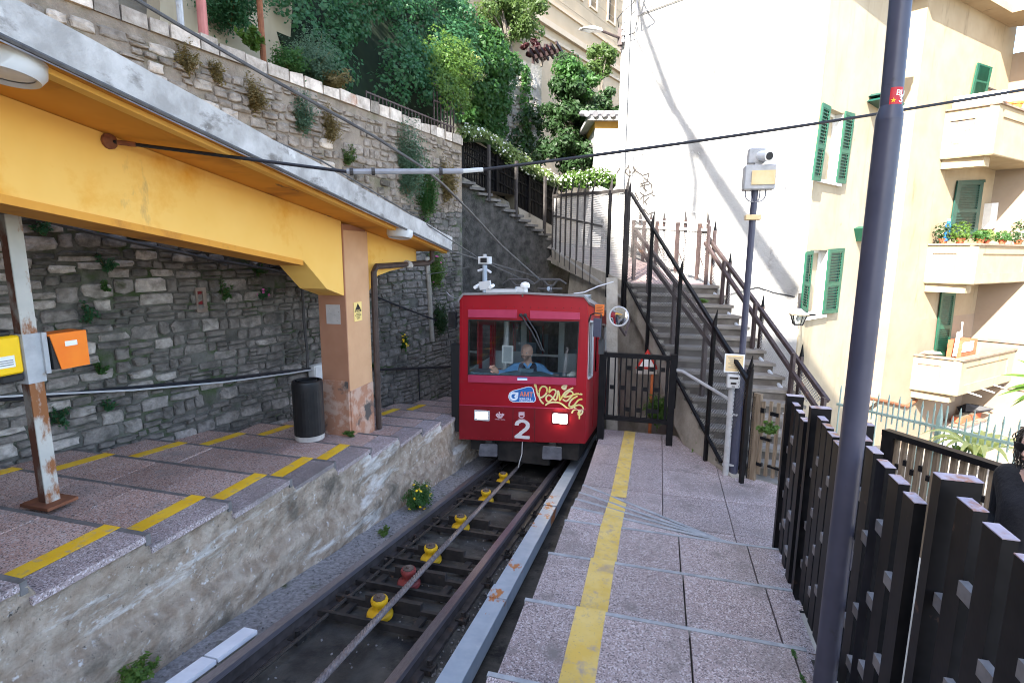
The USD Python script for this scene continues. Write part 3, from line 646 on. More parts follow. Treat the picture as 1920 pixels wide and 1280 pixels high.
# ================================================================== left stone wall
def mesh_panel(fr, c4, pitch, wire, off, diamond=False):
    """Woven wire filling the four-sided panel c4 = (bl, br, tr, tl) in frame coordinates."""
    P = Polygon(c4); x0, y0, x1, y1 = P.bounds; out = []
    dirs = ((1, 1), (1, -1)) if diamond else ((1, 0), (0, 1))
    Rr = math.hypot(x1 - x0, y1 - y0)
    cx_, cy_ = (x0 + x1) / 2, (y0 + y1) / 2
    for d_ in dirs:
        d_ = unit(d_); nn = np.array([-d_[1], d_[0]])
        for k in np.arange(-Rr / 2, Rr / 2, pitch):
            a = np.array([cx_, cy_]) + nn * k - d_ * Rr; b = np.array([cx_, cy_]) + nn * k + d_ * Rr
            g_ = LineString([a, b]).intersection(P)
            for s_ in getattr(g_, 'geoms', [g_]):
                if s_.is_empty or s_.length < pitch * .5: continue
                (ax, ay), (bx_, by_) = s_.coords[0], s_.coords[-1]
                p, q = fr.pt(ax, ay, off), fr.pt(bx_, by_, off)
                sd = unit(fr.u * nn[0] + fr.v * nn[1]) * wire / 2; o_ = fr.n * wire * .5
                out.append((np.array([p - sd, p + o_, p + sd, q - sd, q + o_, q + sd]), np.array([[0, 1, 4], [0, 4, 3], [1, 2, 5], [1, 5, 4], [2, 0, 3], [2, 3, 5]])))
    return cat(out)
WD = unit([.245, 1, 0]); WN = np.array([WD[1], -WD[0], 0])          # along, and out towards the track
WF = Frame((-5.45, 3.3, 0), WD, (0, 0, 1), WN)
def stone_mesh(fr, cx_, cz, w, h, dep, r):
    k = 10; ang = np.radians([8, 38, 52, 90, 128, 142, 172, 218, 270, 322]) + r.uniform(-.12, .12, 10)
    ca_, sa = np.cos(ang), np.sin(ang); p = 9.0
    rad = 1 / (np.abs(ca_) ** p + np.abs(sa) ** p) ** (1 / p)
    rad = rad * r.uniform(.88, 1.03, k) * np.where(r.random(k) < .15, .86, 1)
    u, v = cx_ + rad * ca_ * w / 2, cz + rad * sa * h / 2
    ui, vi = cx_ + (u - cx_) * .86, cz + (v - cz) * .80
    d1 = dep * r.uniform(.6, 1.15, k)
    back = np.array([fr.pt(a, b, -.05) for a, b in zip(u, v)]); front = np.array([fr.pt(a, b, c * .62) for a, b, c in zip(u, v, d1)]); inner = np.array([fr.pt(a, b, c) for a, b, c in zip(ui, vi, d1)])
    V = np.vstack([back, front, inner, fr.pt(cx_ + r.uniform(-.1, .1) * w, cz + r.uniform(-.1, .1) * h, dep * r.uniform(.95, 1.25))])
    F = []
    for i in range(k):
        j = (i + 1) % k
        F += [(i, j, k + j), (i, k + j, k + i), (k + i, k + j, 2 * k + j), (k + i, 2 * k + j, 2 * k + i), (2 * k + i, 2 * k + j, 3 * k)]
    return V, np.array(F)
def course_stones(u0, u1, v0, v1, wr, hr, r, drop=.06, tilt=0.0):
    out = []; v = v0
    while v < v1:
        h = r.uniform(*hr); u = u0 + r.uniform(-.2, 0)
        while u < u1:
            w = r.uniform(*wr) * (h / np.mean(hr)) ** .4
            if r.random() > drop:
                dv = .05 * math.sin(u * 1.3 + v) + .03 * math.sin(u * 3.1 + 2 * v) + tilt * u
                if r.random() < .34 and h > .09:
                    f = r.uniform(.35, .65)
                    out += [(u + w / 2, v + dv + h * f / 2, w - .010, h * f - .008), (u + w / 2 + r.uniform(-.02, .02), v + dv + h * (f + 1) / 2, w - .012, h * (1 - f) - .008)]
                else:
                    out.append((u + w / 2, v + dv + h / 2, w - r.uniform(.004, .02), h - r.uniform(.003, .016)))
            u += w
        v += h
    return out
def wall_top(u): return 2.40 - .030 * u
UEND = 6.98
SW = thing('stone_wall', 'long grey rubble stone wall behind the platform and yellow canopy', 'wall', (-5.45, 3.3, -2))
def pieces(name_thing, fr, stones, depth, dark, light, is_light, max_parts, r, joined, px_size=True):
    sz = []
    for (a, b, w, h) in stones:
        c = fr.pt(a, b); q = proj(c); D = (ROT.T @ c)[2]
        vis = D > .3 and -60 < q[0] < 1980 and -60 < q[1] < 1340
        sz.append((w * h / max(D, .3) ** 2) if vis else 0)
    order = np.argsort(-np.array(sz)); keep = set(order[:max_parts].tolist()); rest = {False: [], True: []}
    for i, (a, b, w, h) in enumerate(stones):
        me = stone_mesh(fr, a, b, w, h, depth * r.uniform(.6, 1.25), r)
        if i in keep and sz[i] > 0: part(name_thing, 'stone', me, light if is_light(a, b) else dark, smooth=False)
        else: rest[bool(is_light(a, b))].append(me)
    for k_, m_ in rest.items():
        if m_: part(name_thing, 'small_stones', cat(m_), 'stone_joined_light' if k_ else joined, kind='stuff')
r = np.random.default_rng(21)
lower = course_stones(-1.2, UEND - .05, -3.6, 0.55, (.09, .33), (.06, .165), r, .05)
upper = course_stones(-2.2, UEND - .05, .55, 2.1, (.09, .28), (.075, .17), r, .14)
lower = [s for s in lower if s[1] - s[3] / 2 > -3.7 and s[0] + s[2] / 2 < UEND]
upper = [s for s in upper if s[1] + s[3] / 2 < wall_top(s[0]) - .17 and s[0] + s[2] / 2 < UEND]
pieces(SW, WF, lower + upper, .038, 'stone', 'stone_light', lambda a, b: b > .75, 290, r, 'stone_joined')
# wall body in two tones of mortar, with an end face
def wall_body(v0f, v1f, o0, o1):
    us = np.linspace(-8, UEND, 40); b = [(u, v0f(u)) for u in us] + [(u, v1f(u)) for u in us[::-1]]
    return WF.prism(Polygon(b), o0, o1)
part(SW, 'mortar_core', wall_body(lambda u: -4.0, lambda u: .7 + .12 * math.sin(u * 2), -.6, 0), 'mortar')
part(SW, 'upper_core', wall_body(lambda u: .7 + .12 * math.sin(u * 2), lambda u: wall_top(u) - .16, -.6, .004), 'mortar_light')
u = -.6
while u < UEND - .02:                       # coping stones
    w = min(r.uniform(.17, .34), UEND - u); h = r.uniform(.12, .17)
    b = wall_top(u) - .158
    part(SW, 'coping_stone', WF.quad([(u + .008, b), (u + w - .008, b - .03 * w), (u + w - .012, b + h + r.uniform(-.015, .015)), (u + .012, b + h + r.uniform(-.015, .015))], -.42, r.uniform(.02, .05)), 'stone_light')
    u += w
# end face stones of the wall (it turns away behind the dark stair wall)
EF = Frame(WF.pt(UEND, 0, 0), -WN, (0, 0, 1), WD)
# small red-lined slot in the wall
a, b = WF.at(372, 562)
th = thing('wall_slot', 'narrow dark red slot framed in brick set in the grey stone wall', 'slot', WF.pt(a, b))
for (u0, u1, v0, v1) in ((-.05, -.03, -.10, .10), (.03, .07, -.10, .10), (-.05, .07, .10, .14), (-.05, .07, -.14, -.10)):
    part(th, 'brick', WF.box(a + u0, a + u1, b + v0, b + v1, -.02, .045), 'coping')
part(th, 'slot_back', WF.box(a - .03, a + .03, b - .10, b + .10, -.02, .025), 'car_red_low')
# cables and conduits running along the wall
def on_wall(pts, off=.075): return [WF.pt(*WF.at(x, y, off), off) for x, y in pts]
def wall_line(name, pts, rad, m, label, c, off=.075, n=6, group=None):
    single(name, tube(on_wall(pts, off), rad, n), m, label, c, group)
wall_line('wall_conduit', [(-60, 388), (60, 408), (230, 450), (400, 487), (500, 504), (556, 517), (566, 528), (570, 600), (576, 660), (577, 694)], .021, 'cable_dark_grey',
          'thick dark grey conduit sloping along the wall then dropping to the white box', 'conduit', .08)
wall_line('wall_wire', [(-40, 388), (120, 415), (300, 452), (480, 490), (600, 523)], .006, 'cable_black', 'thin black wire above the grey conduit on the stone wall', 'wire', .07)
wall_line('black_cable', [(-60, 752), (60, 744), (250, 727), (420, 711), (540, 696), (600, 690), (690, 693), (780, 690), (850, 687)], .022, 'cable_black', 'thick black cable strung along the stone wall below the conduit', 'cable', .09)
wall_line('pale_cable', [(-60, 747), (60, 740), (250, 731), (420, 716), (540, 700), (590, 692)], .010, 'cable_white', 'thin pale cable tied along the thick black cable on the wall', 'cable', .12)
wall_line('sloping_cable', [(686, 548), (740, 570), (790, 590), (818, 600)], .016, 'cable_black', 'short black cable sloping down the wall right of the canopy column', 'cable', .09)
wall_line('wall_downpipe', [(801, 482), (805, 540), (808, 600), (811, 640)], .04, 'old_render', 'grey cement downpipe on the far end of the stone wall', 'pipe', .06, 10)
wall_line('hanging_wire', [(785, 690), (786, 720), (787, 750)], .009, 'cable_black', 'thin black wire hanging from the black cable near the far steps', 'wire', .09)
a, b = WF.at(586, 697)
th = thing('junction_box', 'small white junction box on the wall where the conduits meet behind the bin', 'box', WF.pt(a, b))
part(th, 'box_body', WF.box(a - .11, a + .11, b - .11, b + .12, .05, .17), 'white_paint'); part(th, 'box_lid', WF.box(a - .10, a + .10, b - .10, b + .11, .17, .185), 'white_paint')
for i, x in enumerate((569, 577)):
    a, b = WF.at(x, 536)
    single('insulator', lathe([(0, 0), (.03, 0), (.03, .05), (.018, .06), (.026, .09), (0, .1)][::-1], 10, WF.pt(a, b, .03), WN), 'cable_white',
           ('white porcelain insulator on the wall, the left one of a pair by the conduit', 'white porcelain insulator on the wall, the right one of a pair by the conduit')[i], 'insulator')

# ================================================================== far end: stairs climbing on a dark wall
A = at_depth(1040, 450, 13.6); B = at_depth(868, 335, 11.3)
fu = np.array([A[0] - B[0], A[1] - B[1], 0]); DF = Frame((B[0], B[1], 0), fu, (0, 0, 1)); Ld = np.linalg.norm(fu)
if DF.n @ DF.o > 0: DF.n = -DF.n
zt0, zt1 = B[2], A[2]
DW = thing('dark_stair_wall', 'dark weathered retaining wall carrying a flight of steps above the tunnel mouth', 'wall', (B[0], B[1], -4))
nst = 12
poly = [(-1.2, -6), (Ld + 2.2, -6), (Ld + 2.2, zt1 - .25)]
for k in range(nst, 0, -1):
    u1 = Ld * k / nst; u0 = Ld * (k - 1) / nst; zz = zt0 + (zt1 - zt0) * (k - .5) / nst - .06
    poly += [(u1, zz), (u0, zz)]
poly += [(-1.2, zt0 - .05)]
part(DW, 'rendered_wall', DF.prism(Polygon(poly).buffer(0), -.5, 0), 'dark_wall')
for k in range(nst):
    u0, u1 = Ld * k / nst, Ld * (k + 1) / nst; zz = zt0 + (zt1 - zt0) * (k + .5) / nst
    part(DW, 'step', DF.box(u0 - .12, u1 + .05, zz - .055, zz, -1.4, .07), 'shaded_step')
fa, fb = at_depth(866, 331, 12.3), at_depth(1048, 430, 14.6)
FFm = Frame((fa[0], fa[1], 0), (fb - fa) * [1, 1, 0], (0, 0, 1)); FFm.n = FFm.n if FFm.n @ FFm.o < 0 else -FFm.n; Lf = np.linalg.norm((fb - fa)[:2])
part(DW, 'back_wall', FFm.prism(Polygon([(0, fa[2]), (Lf, fb[2]), (Lf, fb[2] - 3), (0, fa[2] - 3)]), -.3, 0), 'old_render')
IF = thing('stair_fence', 'dark iron fence of thin bars climbing beside the far steps', 'fence', fa)
fz = lambda u: fa[2] + (fb[2] - fa[2]) * u / Lf
t0f, t1f = FFm.at(868, 252)[1] - fa[2], FFm.at(1046, 346)[1] - fb[2]; fh = lambda u: t0f + (t1f - t0f) * u / Lf
for k in range(64):
    u = .03 + (Lf - .06) * k / 63; part(IF, 'bar', FFm.box(u - .013, u + .013, fz(u), fz(u) + fh(u), -.10, -.07), 'black_iron')
for f in (.03, .36, .62, .80, .97):
    part(IF, 'rail', bar(FFm.pt(0, fz(0) + f * fh(0), -.06), FFm.pt(Lf, fz(Lf) + f * fh(Lf), -.06), .035), 'black_iron')
for u in (.03, Lf * .33, Lf * .66): part(IF, 'post', FFm.box(u - .035, u + .035, fz(u) - .1, fz(u) + fh(u) + .12, -.06, .0), 'black_iron')
part(IF, 'mesh_backing', mesh_panel(FFm, [(0, fz(0)), (Lf, fz(Lf)), (Lf, fz(Lf) + fh(Lf)), (0, fz(0) + fh(0))], .11, .022, -.12), 'dark_iron', kind='stuff')
for pxx, y0, y1 in ((916, 272, 378), (967, 302, 408), (1020, 330, 440)):
    u, v0 = DF.at(pxx, y1, .05); _, v1 = DF.at(pxx, y0, .05)
    part(IF, 'front_post', DF.box(u - .03, u + .03, v0, v1, .03, .09), 'dark_iron')
# ================================================================== yellow canopy
BX = -3.475
CN = thing('canopy', 'yellow concrete platform canopy on a brown column, sloping down with the line', 'canopy', (-3.7, 5.6, zs(5.6, 1.35)))
Y0, Y1 = -2.5, 7.55
def sl(x0, x1, y0, y1, ht, hb): return slab(x0, x1, y0, y1, -ht, -hb)      # heights above the eye line
SO = 1.165
# roof slab: underside flat, front edge tapering away
b = [(-5.6, Y0), (-2.60, Y0), (-3.03, Y1), (-4.3, Y1)]
part(CN, 'roof_slab', hexa([(x, y, zs(y, -SO)) for x, y in b], [(x, y, zs(y, -SO - .13)) for x, y in b]), 'canopy_yellow_shaded')
n = 60; pts_o, Fz = [], []
for i in range(n + 1):
    f = i / n; y = Y0 + (Y1 + .03 - Y0) * f; x = -2.60 - .43 * f + .004
    top = .205 + .02 * (meshkit.noise(np.array([y * 1.7, 0, 0])) - .5); o = .012 * (meshkit.noise(np.array([y * 2.3, 5, 0])) - .5)
    pts_o += [(x + .012 + o, y, zs(y, -SO + .012)), (x + .022 + o, y, zs(y, -SO - top)), (x - .30, y, zs(y, -SO - top - .01)), (x - .30, y, zs(y, -SO - .131))]
for i in range(n):
    for j in range(3):
        a = i * 4 + j; Fz.append((a, a + 1, a + 5, a + 4))
Fz = [f[::-1] for f in Fz]
m = cat([(np.array(pts_o), np.array(Fz)), hexa([pts_o[-4], pts_o[-3], pts_o[-2], pts_o[-1]], [np.array(p) + [0, -.02, 0] for p in (pts_o[-4], pts_o[-3], pts_o[-2], pts_o[-1])])])
part(CN, 'edge_fascia', m, 'canopy_fascia')
part(CN, 'end_fascia', hexa([(-4.3, Y1, zs(Y1, -SO)), (-3.03, Y1, zs(Y1, -SO)), (-3.03, Y1 + .06, zs(Y1, -SO)), (-4.3, Y1 + .06, zs(Y1, -SO))],
                            [(-4.3, Y1, zs(Y1, -SO - .20)), (-3.03, Y1, zs(Y1, -SO - .20)), (-3.03, Y1 + .06, zs(Y1, -SO - .20)), (-4.3, Y1 + .06, zs(Y1, -SO - .20))]), 'canopy_fascia')
def edge_x(y): return -2.60 - .43 * (y - Y0) / (Y1 - Y0)
part(CN, 'edge_fillet', hexa([(edge_x(Y0) - .12, Y0, zs(Y0, -SO + .03)), (edge_x(Y0) - .05, Y0, zs(Y0, -SO + .03)), (edge_x(Y1) - .05, Y1, zs(Y1, -SO + .03)), (edge_x(Y1) - .12, Y1, zs(Y1, -SO + .03))],
                             [(edge_x(Y0) - .12, Y0, zs(Y0, -SO + .002)), (edge_x(Y0) - .05, Y0, zs(Y0, -SO + .002)), (edge_x(Y1) - .05, Y1, zs(Y1, -SO + .002)), (edge_x(Y1) - .12, Y1, zs(Y1, -SO + .002))]), 'canopy_yellow')
# beam with its haunch at the column, and the tapered bracket beyond
SF = Frame((BX, 0, 0), (0, 1, 0), (0, 0, 1), (1, 0, 0))     # side plane of the beam; u is y, v is z
CY0, CY1 = 5.40, 5.93
bot = lambda y: zs(y, -.625)
poly = [(Y0, zs(Y0, -SO + .004)), (CY0, zs(CY0, -SO + .004)), (CY0, bot(CY0) - .30), (CY0 - .33, bot(CY0 - .33) - .25), (CY0 - .70, bot(CY0 - .70)), (Y0, bot(Y0))]
part(CN, 'beam', SF.prism(Polygon(poly), -.34, 0), 'canopy_yellow')
part(CN, 'beam_lip', hexa([(BX - .34, Y0, bot(Y0) + .0), (BX + .012, Y0, bot(Y0)), (BX + .012, CY0 - .72, bot(CY0 - .72)), (BX - .34, CY0 - .72, bot(CY0 - .72))],
                          [(BX - .34, Y0, bot(Y0) - .05), (BX + .012, Y0, bot(Y0) - .05), (BX + .012, CY0 - .72, bot(CY0 - .72) - .05), (BX - .34, CY0 - .72, bot(CY0 - .72) - .05)]), 'canopy_yellow_shaded')
poly = [(CY1, zs(CY1, -SO + .004)), (7.38, zs(7.38, -SO + .004)), (7.38, zs(7.38, -SO + .22)), (6.55, zs(6.55, -SO + .42)), (CY1 + .30, zs(6.2, -SO + .52)), (CY1, zs(CY1, -SO + .80))]
part(CN, 'end_bracket', SF.prism(Polygon(poly), -.32, -.03), 'canopy_yellow')
# column: brown near face, lighter track face
zb = zs(5.6, 1.36)
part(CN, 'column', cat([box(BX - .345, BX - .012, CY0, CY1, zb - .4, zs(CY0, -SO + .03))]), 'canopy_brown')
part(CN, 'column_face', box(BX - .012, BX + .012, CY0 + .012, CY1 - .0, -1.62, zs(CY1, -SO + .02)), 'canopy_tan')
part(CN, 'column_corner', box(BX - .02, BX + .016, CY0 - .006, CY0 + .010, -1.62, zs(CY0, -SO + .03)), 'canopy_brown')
part(CN, 'peeled_foot', cat([box(BX - .352, BX - .0, CY0 - .008, CY0 + .05, zb - .1, -1.50), box(BX - .3, BX + .018, CY0 + .02, CY1 + .004, zb - .1, -1.62)]), 'peeling')
a0 = on_y(624, 571, CY0); a1 = on_y(639, 608, CY0)
part(CN, 'cement_patch', box(on_y(612, 590, CY0)[0], a1[0], CY0 - .004, CY0 + .01, a1[2], a0[2]), 'raw_cement')
# downpipe from the gutter
pp = [(-3.24, 7.36, zs(7.36, -SO + .02)), (-3.24, 7.36, zs(7.36, -SO + .16)), (-3.28, 7.30, zs(7.3, -SO + .21)), (-3.40, 6.9, zs(6.9, -SO + .28)), (BX + .05, 6.06, zs(6.06, -SO + .42)), (BX + .05, 5.99, zs(5.99, -SO + .50)), (BX + .05, 5.985, -1.0), (BX + .05, 5.985, zb - .05)]
part(CN, 'downpipe', tube(pp, .038, 10), 'downpipe_brown')
for i in (3,):
    part(CN, 'pipe_joint', tube([np.array(pp[i]) + [0, -.06, .01], np.array(pp[i]) + [0, .06, -.01]], .052, 10), 'raw_cement')
# warning notice on the column
CF = Frame((BX + .012, 0, 0), (0, 1, 0), (0, 0, 1), (1, 0, 0))
u0, v0 = CF.at(664, 603); u1, v1 = CF.at(677, 565)
NT = thing('warning_notice', 'yellow notice with a warning triangle on the track face of the brown column', 'notice', CF.pt((u0 + u1) / 2, v0))
u0, u1 = min(u0, u1), max(u0, u1)
part(NT, 'plate', CF.box(u0, u1, v0, v1, .002, .006), 'sign_yellow')
um = (u0 + u1) / 2; hh = v1 - v0; ww = u1 - u0
tri = Polygon([(um - ww * .36, v1 - hh * .40), (um + ww * .36, v1 - hh * .40), (um, v1 - hh * .06)])
part(NT, 'warning_triangle', cat([CF.prism(tri.difference(tri.buffer(-.018)), .006, .0075), CF.prism(Polygon([(um - .02, v1 - hh * .34), (um + .04, v1 - hh * .34), (um + .02, v1 - hh * .2), (um - .01, v1 - hh * .16)]), .006, .0075)]), 'ink')
part(NT, 'lettering', cat([CF.text('ATTENZIONE', um, v1 - hh * .52, .024, .006, .0015, True, width=ww * .86, center=True)] +
     [CF.text(t_, um, v1 - hh * (.64 + .085 * i), .014, .006, .0015, width=ww * f_, center=True) for i, (t_, f_) in enumerate((('VIETATO', .5), ('OLTREPASSARE', .78), ('LA LINEA', .5), ('GIALLA', .36)))]), 'ink')
# ceiling lamps under the canopy
def ceiling_lamp(px, py, R, label):
    c = on_slope(px, py, -SO)
    th = thing('ceiling_lamp', label, 'lamp', c, 'round lamps under the canopy')
    nrm = unit([0, SL, 1])
    pr = [(0, -.075), (R * .70, -.075), (R * .72, -.07)]
    part(th, 'diffuser', lathe([(0, -.078), (R * .55, -.076), (R * .74, -.068)][::1], 28, c, nrm), 'white_paint', smooth=40)
    part(th, 'rim', lathe([(R * .72, -.074), (R * .86, -.09), (R, -.055), (R, 0)], 28, c, nrm), 'lamp_case', smooth=40)
ceiling_lamp(750, 432, .155, 'round white lamp under the far end of the canopy')
ceiling_lamp(8, 106, .155, 'round white lamp under the canopy at the left edge of the picture')
c0 = on_slope(30, 100, -SO); c1 = on_slope(100, 102, -SO)
# black feeder cable along the roof edge
ec = [(edge_x(y) + .05, y, zs(y, -SO + .005)) for y in np.linspace(Y0, Y1, 14)]
q0 = np.array(ec[-1]); q1 = at_depth(1035, 527, 12.0)
single('edge_cable', tube(ec + [q0 + (q1 - q0) * t_ for t_ in (.2, .5, .8, 1)], .013, 6), 'cable_dark_grey', 'dark cable running along the white edge of the canopy roof', 'cable')

# ------------------------------------------------------------------ rusty post with the two ticket machines
pb = on_slope(93, 940, 1.35)
RPo = thing('rusty_post', 'rusty square steel post with peeling grey paint at the left of the platform', 'post', pb)
zt_ = bot(pb[1]) - .02
s_ = .040
part(RPo, 'shaft', box(pb[0] - s_, pb[0] + s_, pb[1] - s_, pb[1] + s_, pb[2], zt_), 'rust_post')
part(RPo, 'front_flange', box(pb[0] + s_ * .99, pb[0] + s_ + .008, pb[1] - s_ * 1.25, pb[1] + s_ * 1.0, pb[2], zt_), 'rust_flange')
part(RPo, 'base_plate', box(pb[0] - .13, pb[0] + .13, pb[1] - .10, pb[1] + .10, pb[2] - .01, pb[2] + .012), 'rust')
zc = on_x(90, 655, pb[0])[2]
part(RPo, 'clamp', box(pb[0] - .052, pb[0] + .058, pb[1] - .058, pb[1] + .052, zc - .20, zc + .13), 'grey_paint')
YB = thing('ticket_machine', 'yellow ticket stamping box mounted on the rusty post', 'ticket machine', (pb[0] - .1, pb[1] - .1, zc - .13))
def machine(th, M_, x0, x1, y0, y1, z0, z1):
    part(th, 'housing', cbox(x0, x1, y0, y1, z0, z1, .012), M_)
yb = pb[1] - .06
machine(YB, 'box_yellow', pb[0] - .22, pb[0] + .045, yb - .24, yb, zc - .12, zc + .13)
part(YB, 'slot', box(pb[0] - .19, pb[0] - .07, yb - .245, yb - .239, zc - .03, zc + .01), 'ink')
part(YB, 'printed_label', box(pb[0] + .0445, pb[0] + .0475, yb - .17, yb - .05, zc - .07, zc + .005), 'label_white')
part(YB, 'label_print', cat([box(pb[0] + .0474, pb[0] + .0485, yb - .16 + .0, yb - .06, zc - .055 + .014 * i, zc - .049 + .014 * i) for i in range(3)]), 'ink_grey')
part(YB, 'top_lamp', cbox(pb[0] - .10, pb[0] + .02, yb - .13, yb - .03, zc + .13, zc + .165, .01), 'black_plastic')
part(YB, 'underside', cbox(pb[0] - .10, pb[0] + .05, yb - .14, yb - .01, zc - .17, zc - .12, .01), 'black_plastic')
OB = thing('ticket_machine', 'orange ticket stamping box behind the yellow one on the rusty post', 'ticket machine', (pb[0] + .1, pb[1] + .15, zc - .13))
yo = pb[1] + .055
part(OB, 'mounting_plate', box(pb[0] - .06, pb[0] + .075, yo - .01, yo + .02, zc - .15, zc + .13), 'grey_paint')
part(OB, 'housing', hexa([(pb[0] - .06, yo + .10, zc - .135), (pb[0] + .10, yo + .07, zc - .135), (pb[0] + .10, yo + .26, zc - .135), (pb[0] - .06, yo + .26, zc - .135)],
                         [(pb[0] - .06, yo + .02, zc + .115), (pb[0] + .10, yo + .02, zc + .115), (pb[0] + .10, yo + .26, zc + .115), (pb[0] - .06, yo + .26, zc + .115)]), 'box_orange')
part(OB, 'side_shadow', hexa([(pb[0] - .05, yo + .03, zc - .13), (pb[0] + .09, yo + .03, zc - .13), (pb[0] + .09, yo + .12, zc - .13), (pb[0] - .05, yo + .12, zc - .13)],
                             [(pb[0] - .05, yo + .025, zc + .1), (pb[0] + .09, yo + .025, zc + .1), (pb[0] + .09, yo + .05, zc + .1), (pb[0] - .05, yo + .05, zc + .1)]), 'black_plastic')
part(OB, 'printed_label', box(pb[0] + .0995, pb[0] + .102, yo + .11, yo + .19, zc + .02, zc + .055), 'label_white')
# litter bin
bc = on_slope(582, 826, 1.35); bc[2] = zs(bc[1] - .25, 1.335) - .02
H_ = .67; R_ = .162
LB = thing('litter_bin', 'black slatted round litter bin in front of the brown column', 'bin', bc)
part(LB, 'foot', lathe([(0, 0), (R_ * .96, 0), (R_ * .98, .05), (R_ * .9, .075), (0, .075)][::1], 28, bc), 'raw_cement', smooth=40)
part(LB, 'liner', lathe([(R_ * .86, .06), (R_ * .86, H_ - .03)], 28, bc), 'rubber')
for k in range(30):
    an = 2 * np.pi * k / 30; c_, s2 = math.cos(an), math.sin(an)
    p = bc + np.array([c_ * R_ * .955, s2 * R_ * .955, 0])
    part(LB, 'slat', bar(p + [0, 0, .06], p + [0, 0, H_ - .09], .034, .016, up=(c_, s2, 0)), 'bin_black')
part(LB, 'rim', lathe([(R_ * .80, H_ - .012), (R_ * .83, H_ + .004), (R_ * .97, H_ - .002), (R_ * 1.02, H_ - .03), (R_ * 1.02, H_ - .10), (R_ * .9, H_ - .105)], 30, bc), 'bin_black', smooth=40)
part(LB, 'bag_edge', lathe([(R_ * .84, H_ - .02), (R_ * .70, H_ - .03), (R_ * .66, H_ - .10), (R_ * .55, H_ - .2), (0, H_ - .22)][::-1], 26, bc), 'rubber')
part(LB, 'hoop', lathe([(R_ * .62, H_ + .004), (R_ * .66, H_ + .008), (R_ * .66, H_ - .01), (R_ * .62, H_ - .01)], 26, bc), 'bin_black')
# ================================================================== people: shared helpers
def head_parts(th, c, fwd, up, H=.235, bald=True, beard=True, glasses=False, body_extra=None):
    """Face details around the head centre c; returns joints and bones for the one body skin."""
    f = unit(fwd); u = unit(np.asarray(up) - f * (np.asarray(up) @ f)); s = np.cross(f, u); c = np.asarray(c, float)
    q = lambda a, b, d: c + (f * a + s * b + u * d) * (H / .235)
    k = H / .235
    J = {'crown': (q(-.012, 0, .030), .088 * k), 'backh': (q(-.035, 0, .012), .082 * k), 'brow': (q(.022, 0, .020), .068 * k), 'cheekL': (q(.035, .028, -.030), .040 * k), 'cheekR': (q(.035, -.028, -.030), .040 * k),
         'jaw': (q(.042, 0, -.075), .036 * k), 'chin': (q(.058, 0, -.092), .022 * k), 'jawL': (q(.0, .042, -.060), .026 * k), 'jawR': (q(.0, -.042, -.060), .026 * k),
         'nose0': (q(.082, 0, .012), .010 * k), 'nose1': (q(.104, 0, -.026), .0125 * k), 'nose2': (q(.086, .011, -.030), .010 * k), 'nose3': (q(.086, -.011, -.030), .010 * k), 'lip': (q(.084, 0, -.056), .014 * k),
         'ear1': (q(-.012, .083, .006), .016 * k), 'ear2': (q(-.006, .080, -.020), .012 * k), 'ear3': (q(-.012, -.083, .006), .016 * k), 'ear4': (q(-.006, -.080, -.020), .012 * k),
         'browL': (q(.076, .030, .018), .013 * k), 'browR': (q(.076, -.030, .018), .013 * k), 'nape': (q(-.035, 0, -.075), .052 * k)}
    B = [('crown', 'backh', 'brow'), ('brow', 'cheekL', 'cheekR', 'jaw'), ('cheekL', 'jaw', 'jawL', 'backh'), ('cheekR', 'jaw', 'jawR', 'backh'), ('jaw', 'chin'), ('jawL', 'chin', 'jawR'),
         ('nose0', 'nose1', 'nose2', 'nose3'), ('lip', 'jaw'), ('ear1', 'ear2'), ('ear3', 'ear4'), ('browL', 'browR', 'brow'), ('backh', 'nape')]
    def detail():
        for sgn in (1, -1):
            e = q(.074, .031 * sgn, -.002)
            part(th, 'eye', lathe([(0, -.011 * k), (.008 * k, -.008 * k), (.0115 * k, 0), (.008 * k, .008 * k), (0, .011 * k)], 12, e), 'eye_white', smooth=True)
            part(th, 'iris', lathe([(.0055 * k, -.001), (.0055 * k, .002), (0, .003)], 10, e + f * .0105 * k, f), 'ink')
        part(th, 'mouth', tube([q(.089, .022, -.061), q(.098, .010, -.057), q(.0995, 0, -.058), q(.098, -.010, -.057), q(.089, -.022, -.061)], .0042 * k, 6), 'skin_dark')
        if beard:
            bj = {'a': (q(.046, .034, -.062), .034 * k), 'b': (q(.046, -.034, -.062), .034 * k), 'c': (q(.058, 0, -.090), .027 * k), 'm': (q(.084, .0, -.046), .0125 * k), 'm1': (q(.078, .022, -.054), .011 * k), 'm2': (q(.078, -.022, -.054), .011 * k), 'e': (q(.004, .047, -.052), .025 * k), 'g': (q(.004, -.047, -.052), .025 * k)}
            part(th, 'beard', blob(bj, [('a', 'c'), ('b', 'c'), ('m', 'm1'), ('m', 'm2'), ('a', 'e'), ('b', 'g'), ('m1', 'a'), ('m2', 'b')], .012, 4), 'beard', smooth=True)
        if glasses:
            fr = []
            for sgn in (1, -1):
                cc = q(.093, .032 * sgn, 0); an = np.linspace(0, 2 * np.pi, 17)
                part(th, 'sunglass_lens', lathe([(0, .001), (.026 * k, 0), (.026 * k, -.003), (0, -.003)][::-1], 16, cc, f), 'black_plastic')
                fr.append(tube([cc + (s * np.cos(t_) * .027 + u * np.sin(t_) * .024) * k for t_ in an], .0028 * k, 6))
                fr.append(tube([q(.090, .056 * sgn, .004), q(.05, .082 * sgn, .006), q(-.01, .088 * sgn, .004)], .003 * k, 6))
            fr.append(tube([q(.096, .008, .003), q(.099, 0, .005), q(.096, -.008, .003)], .0028 * k, 6))
            part(th, 'sunglass_frame', cat(fr), 'black_plastic')
    return J, B, detail
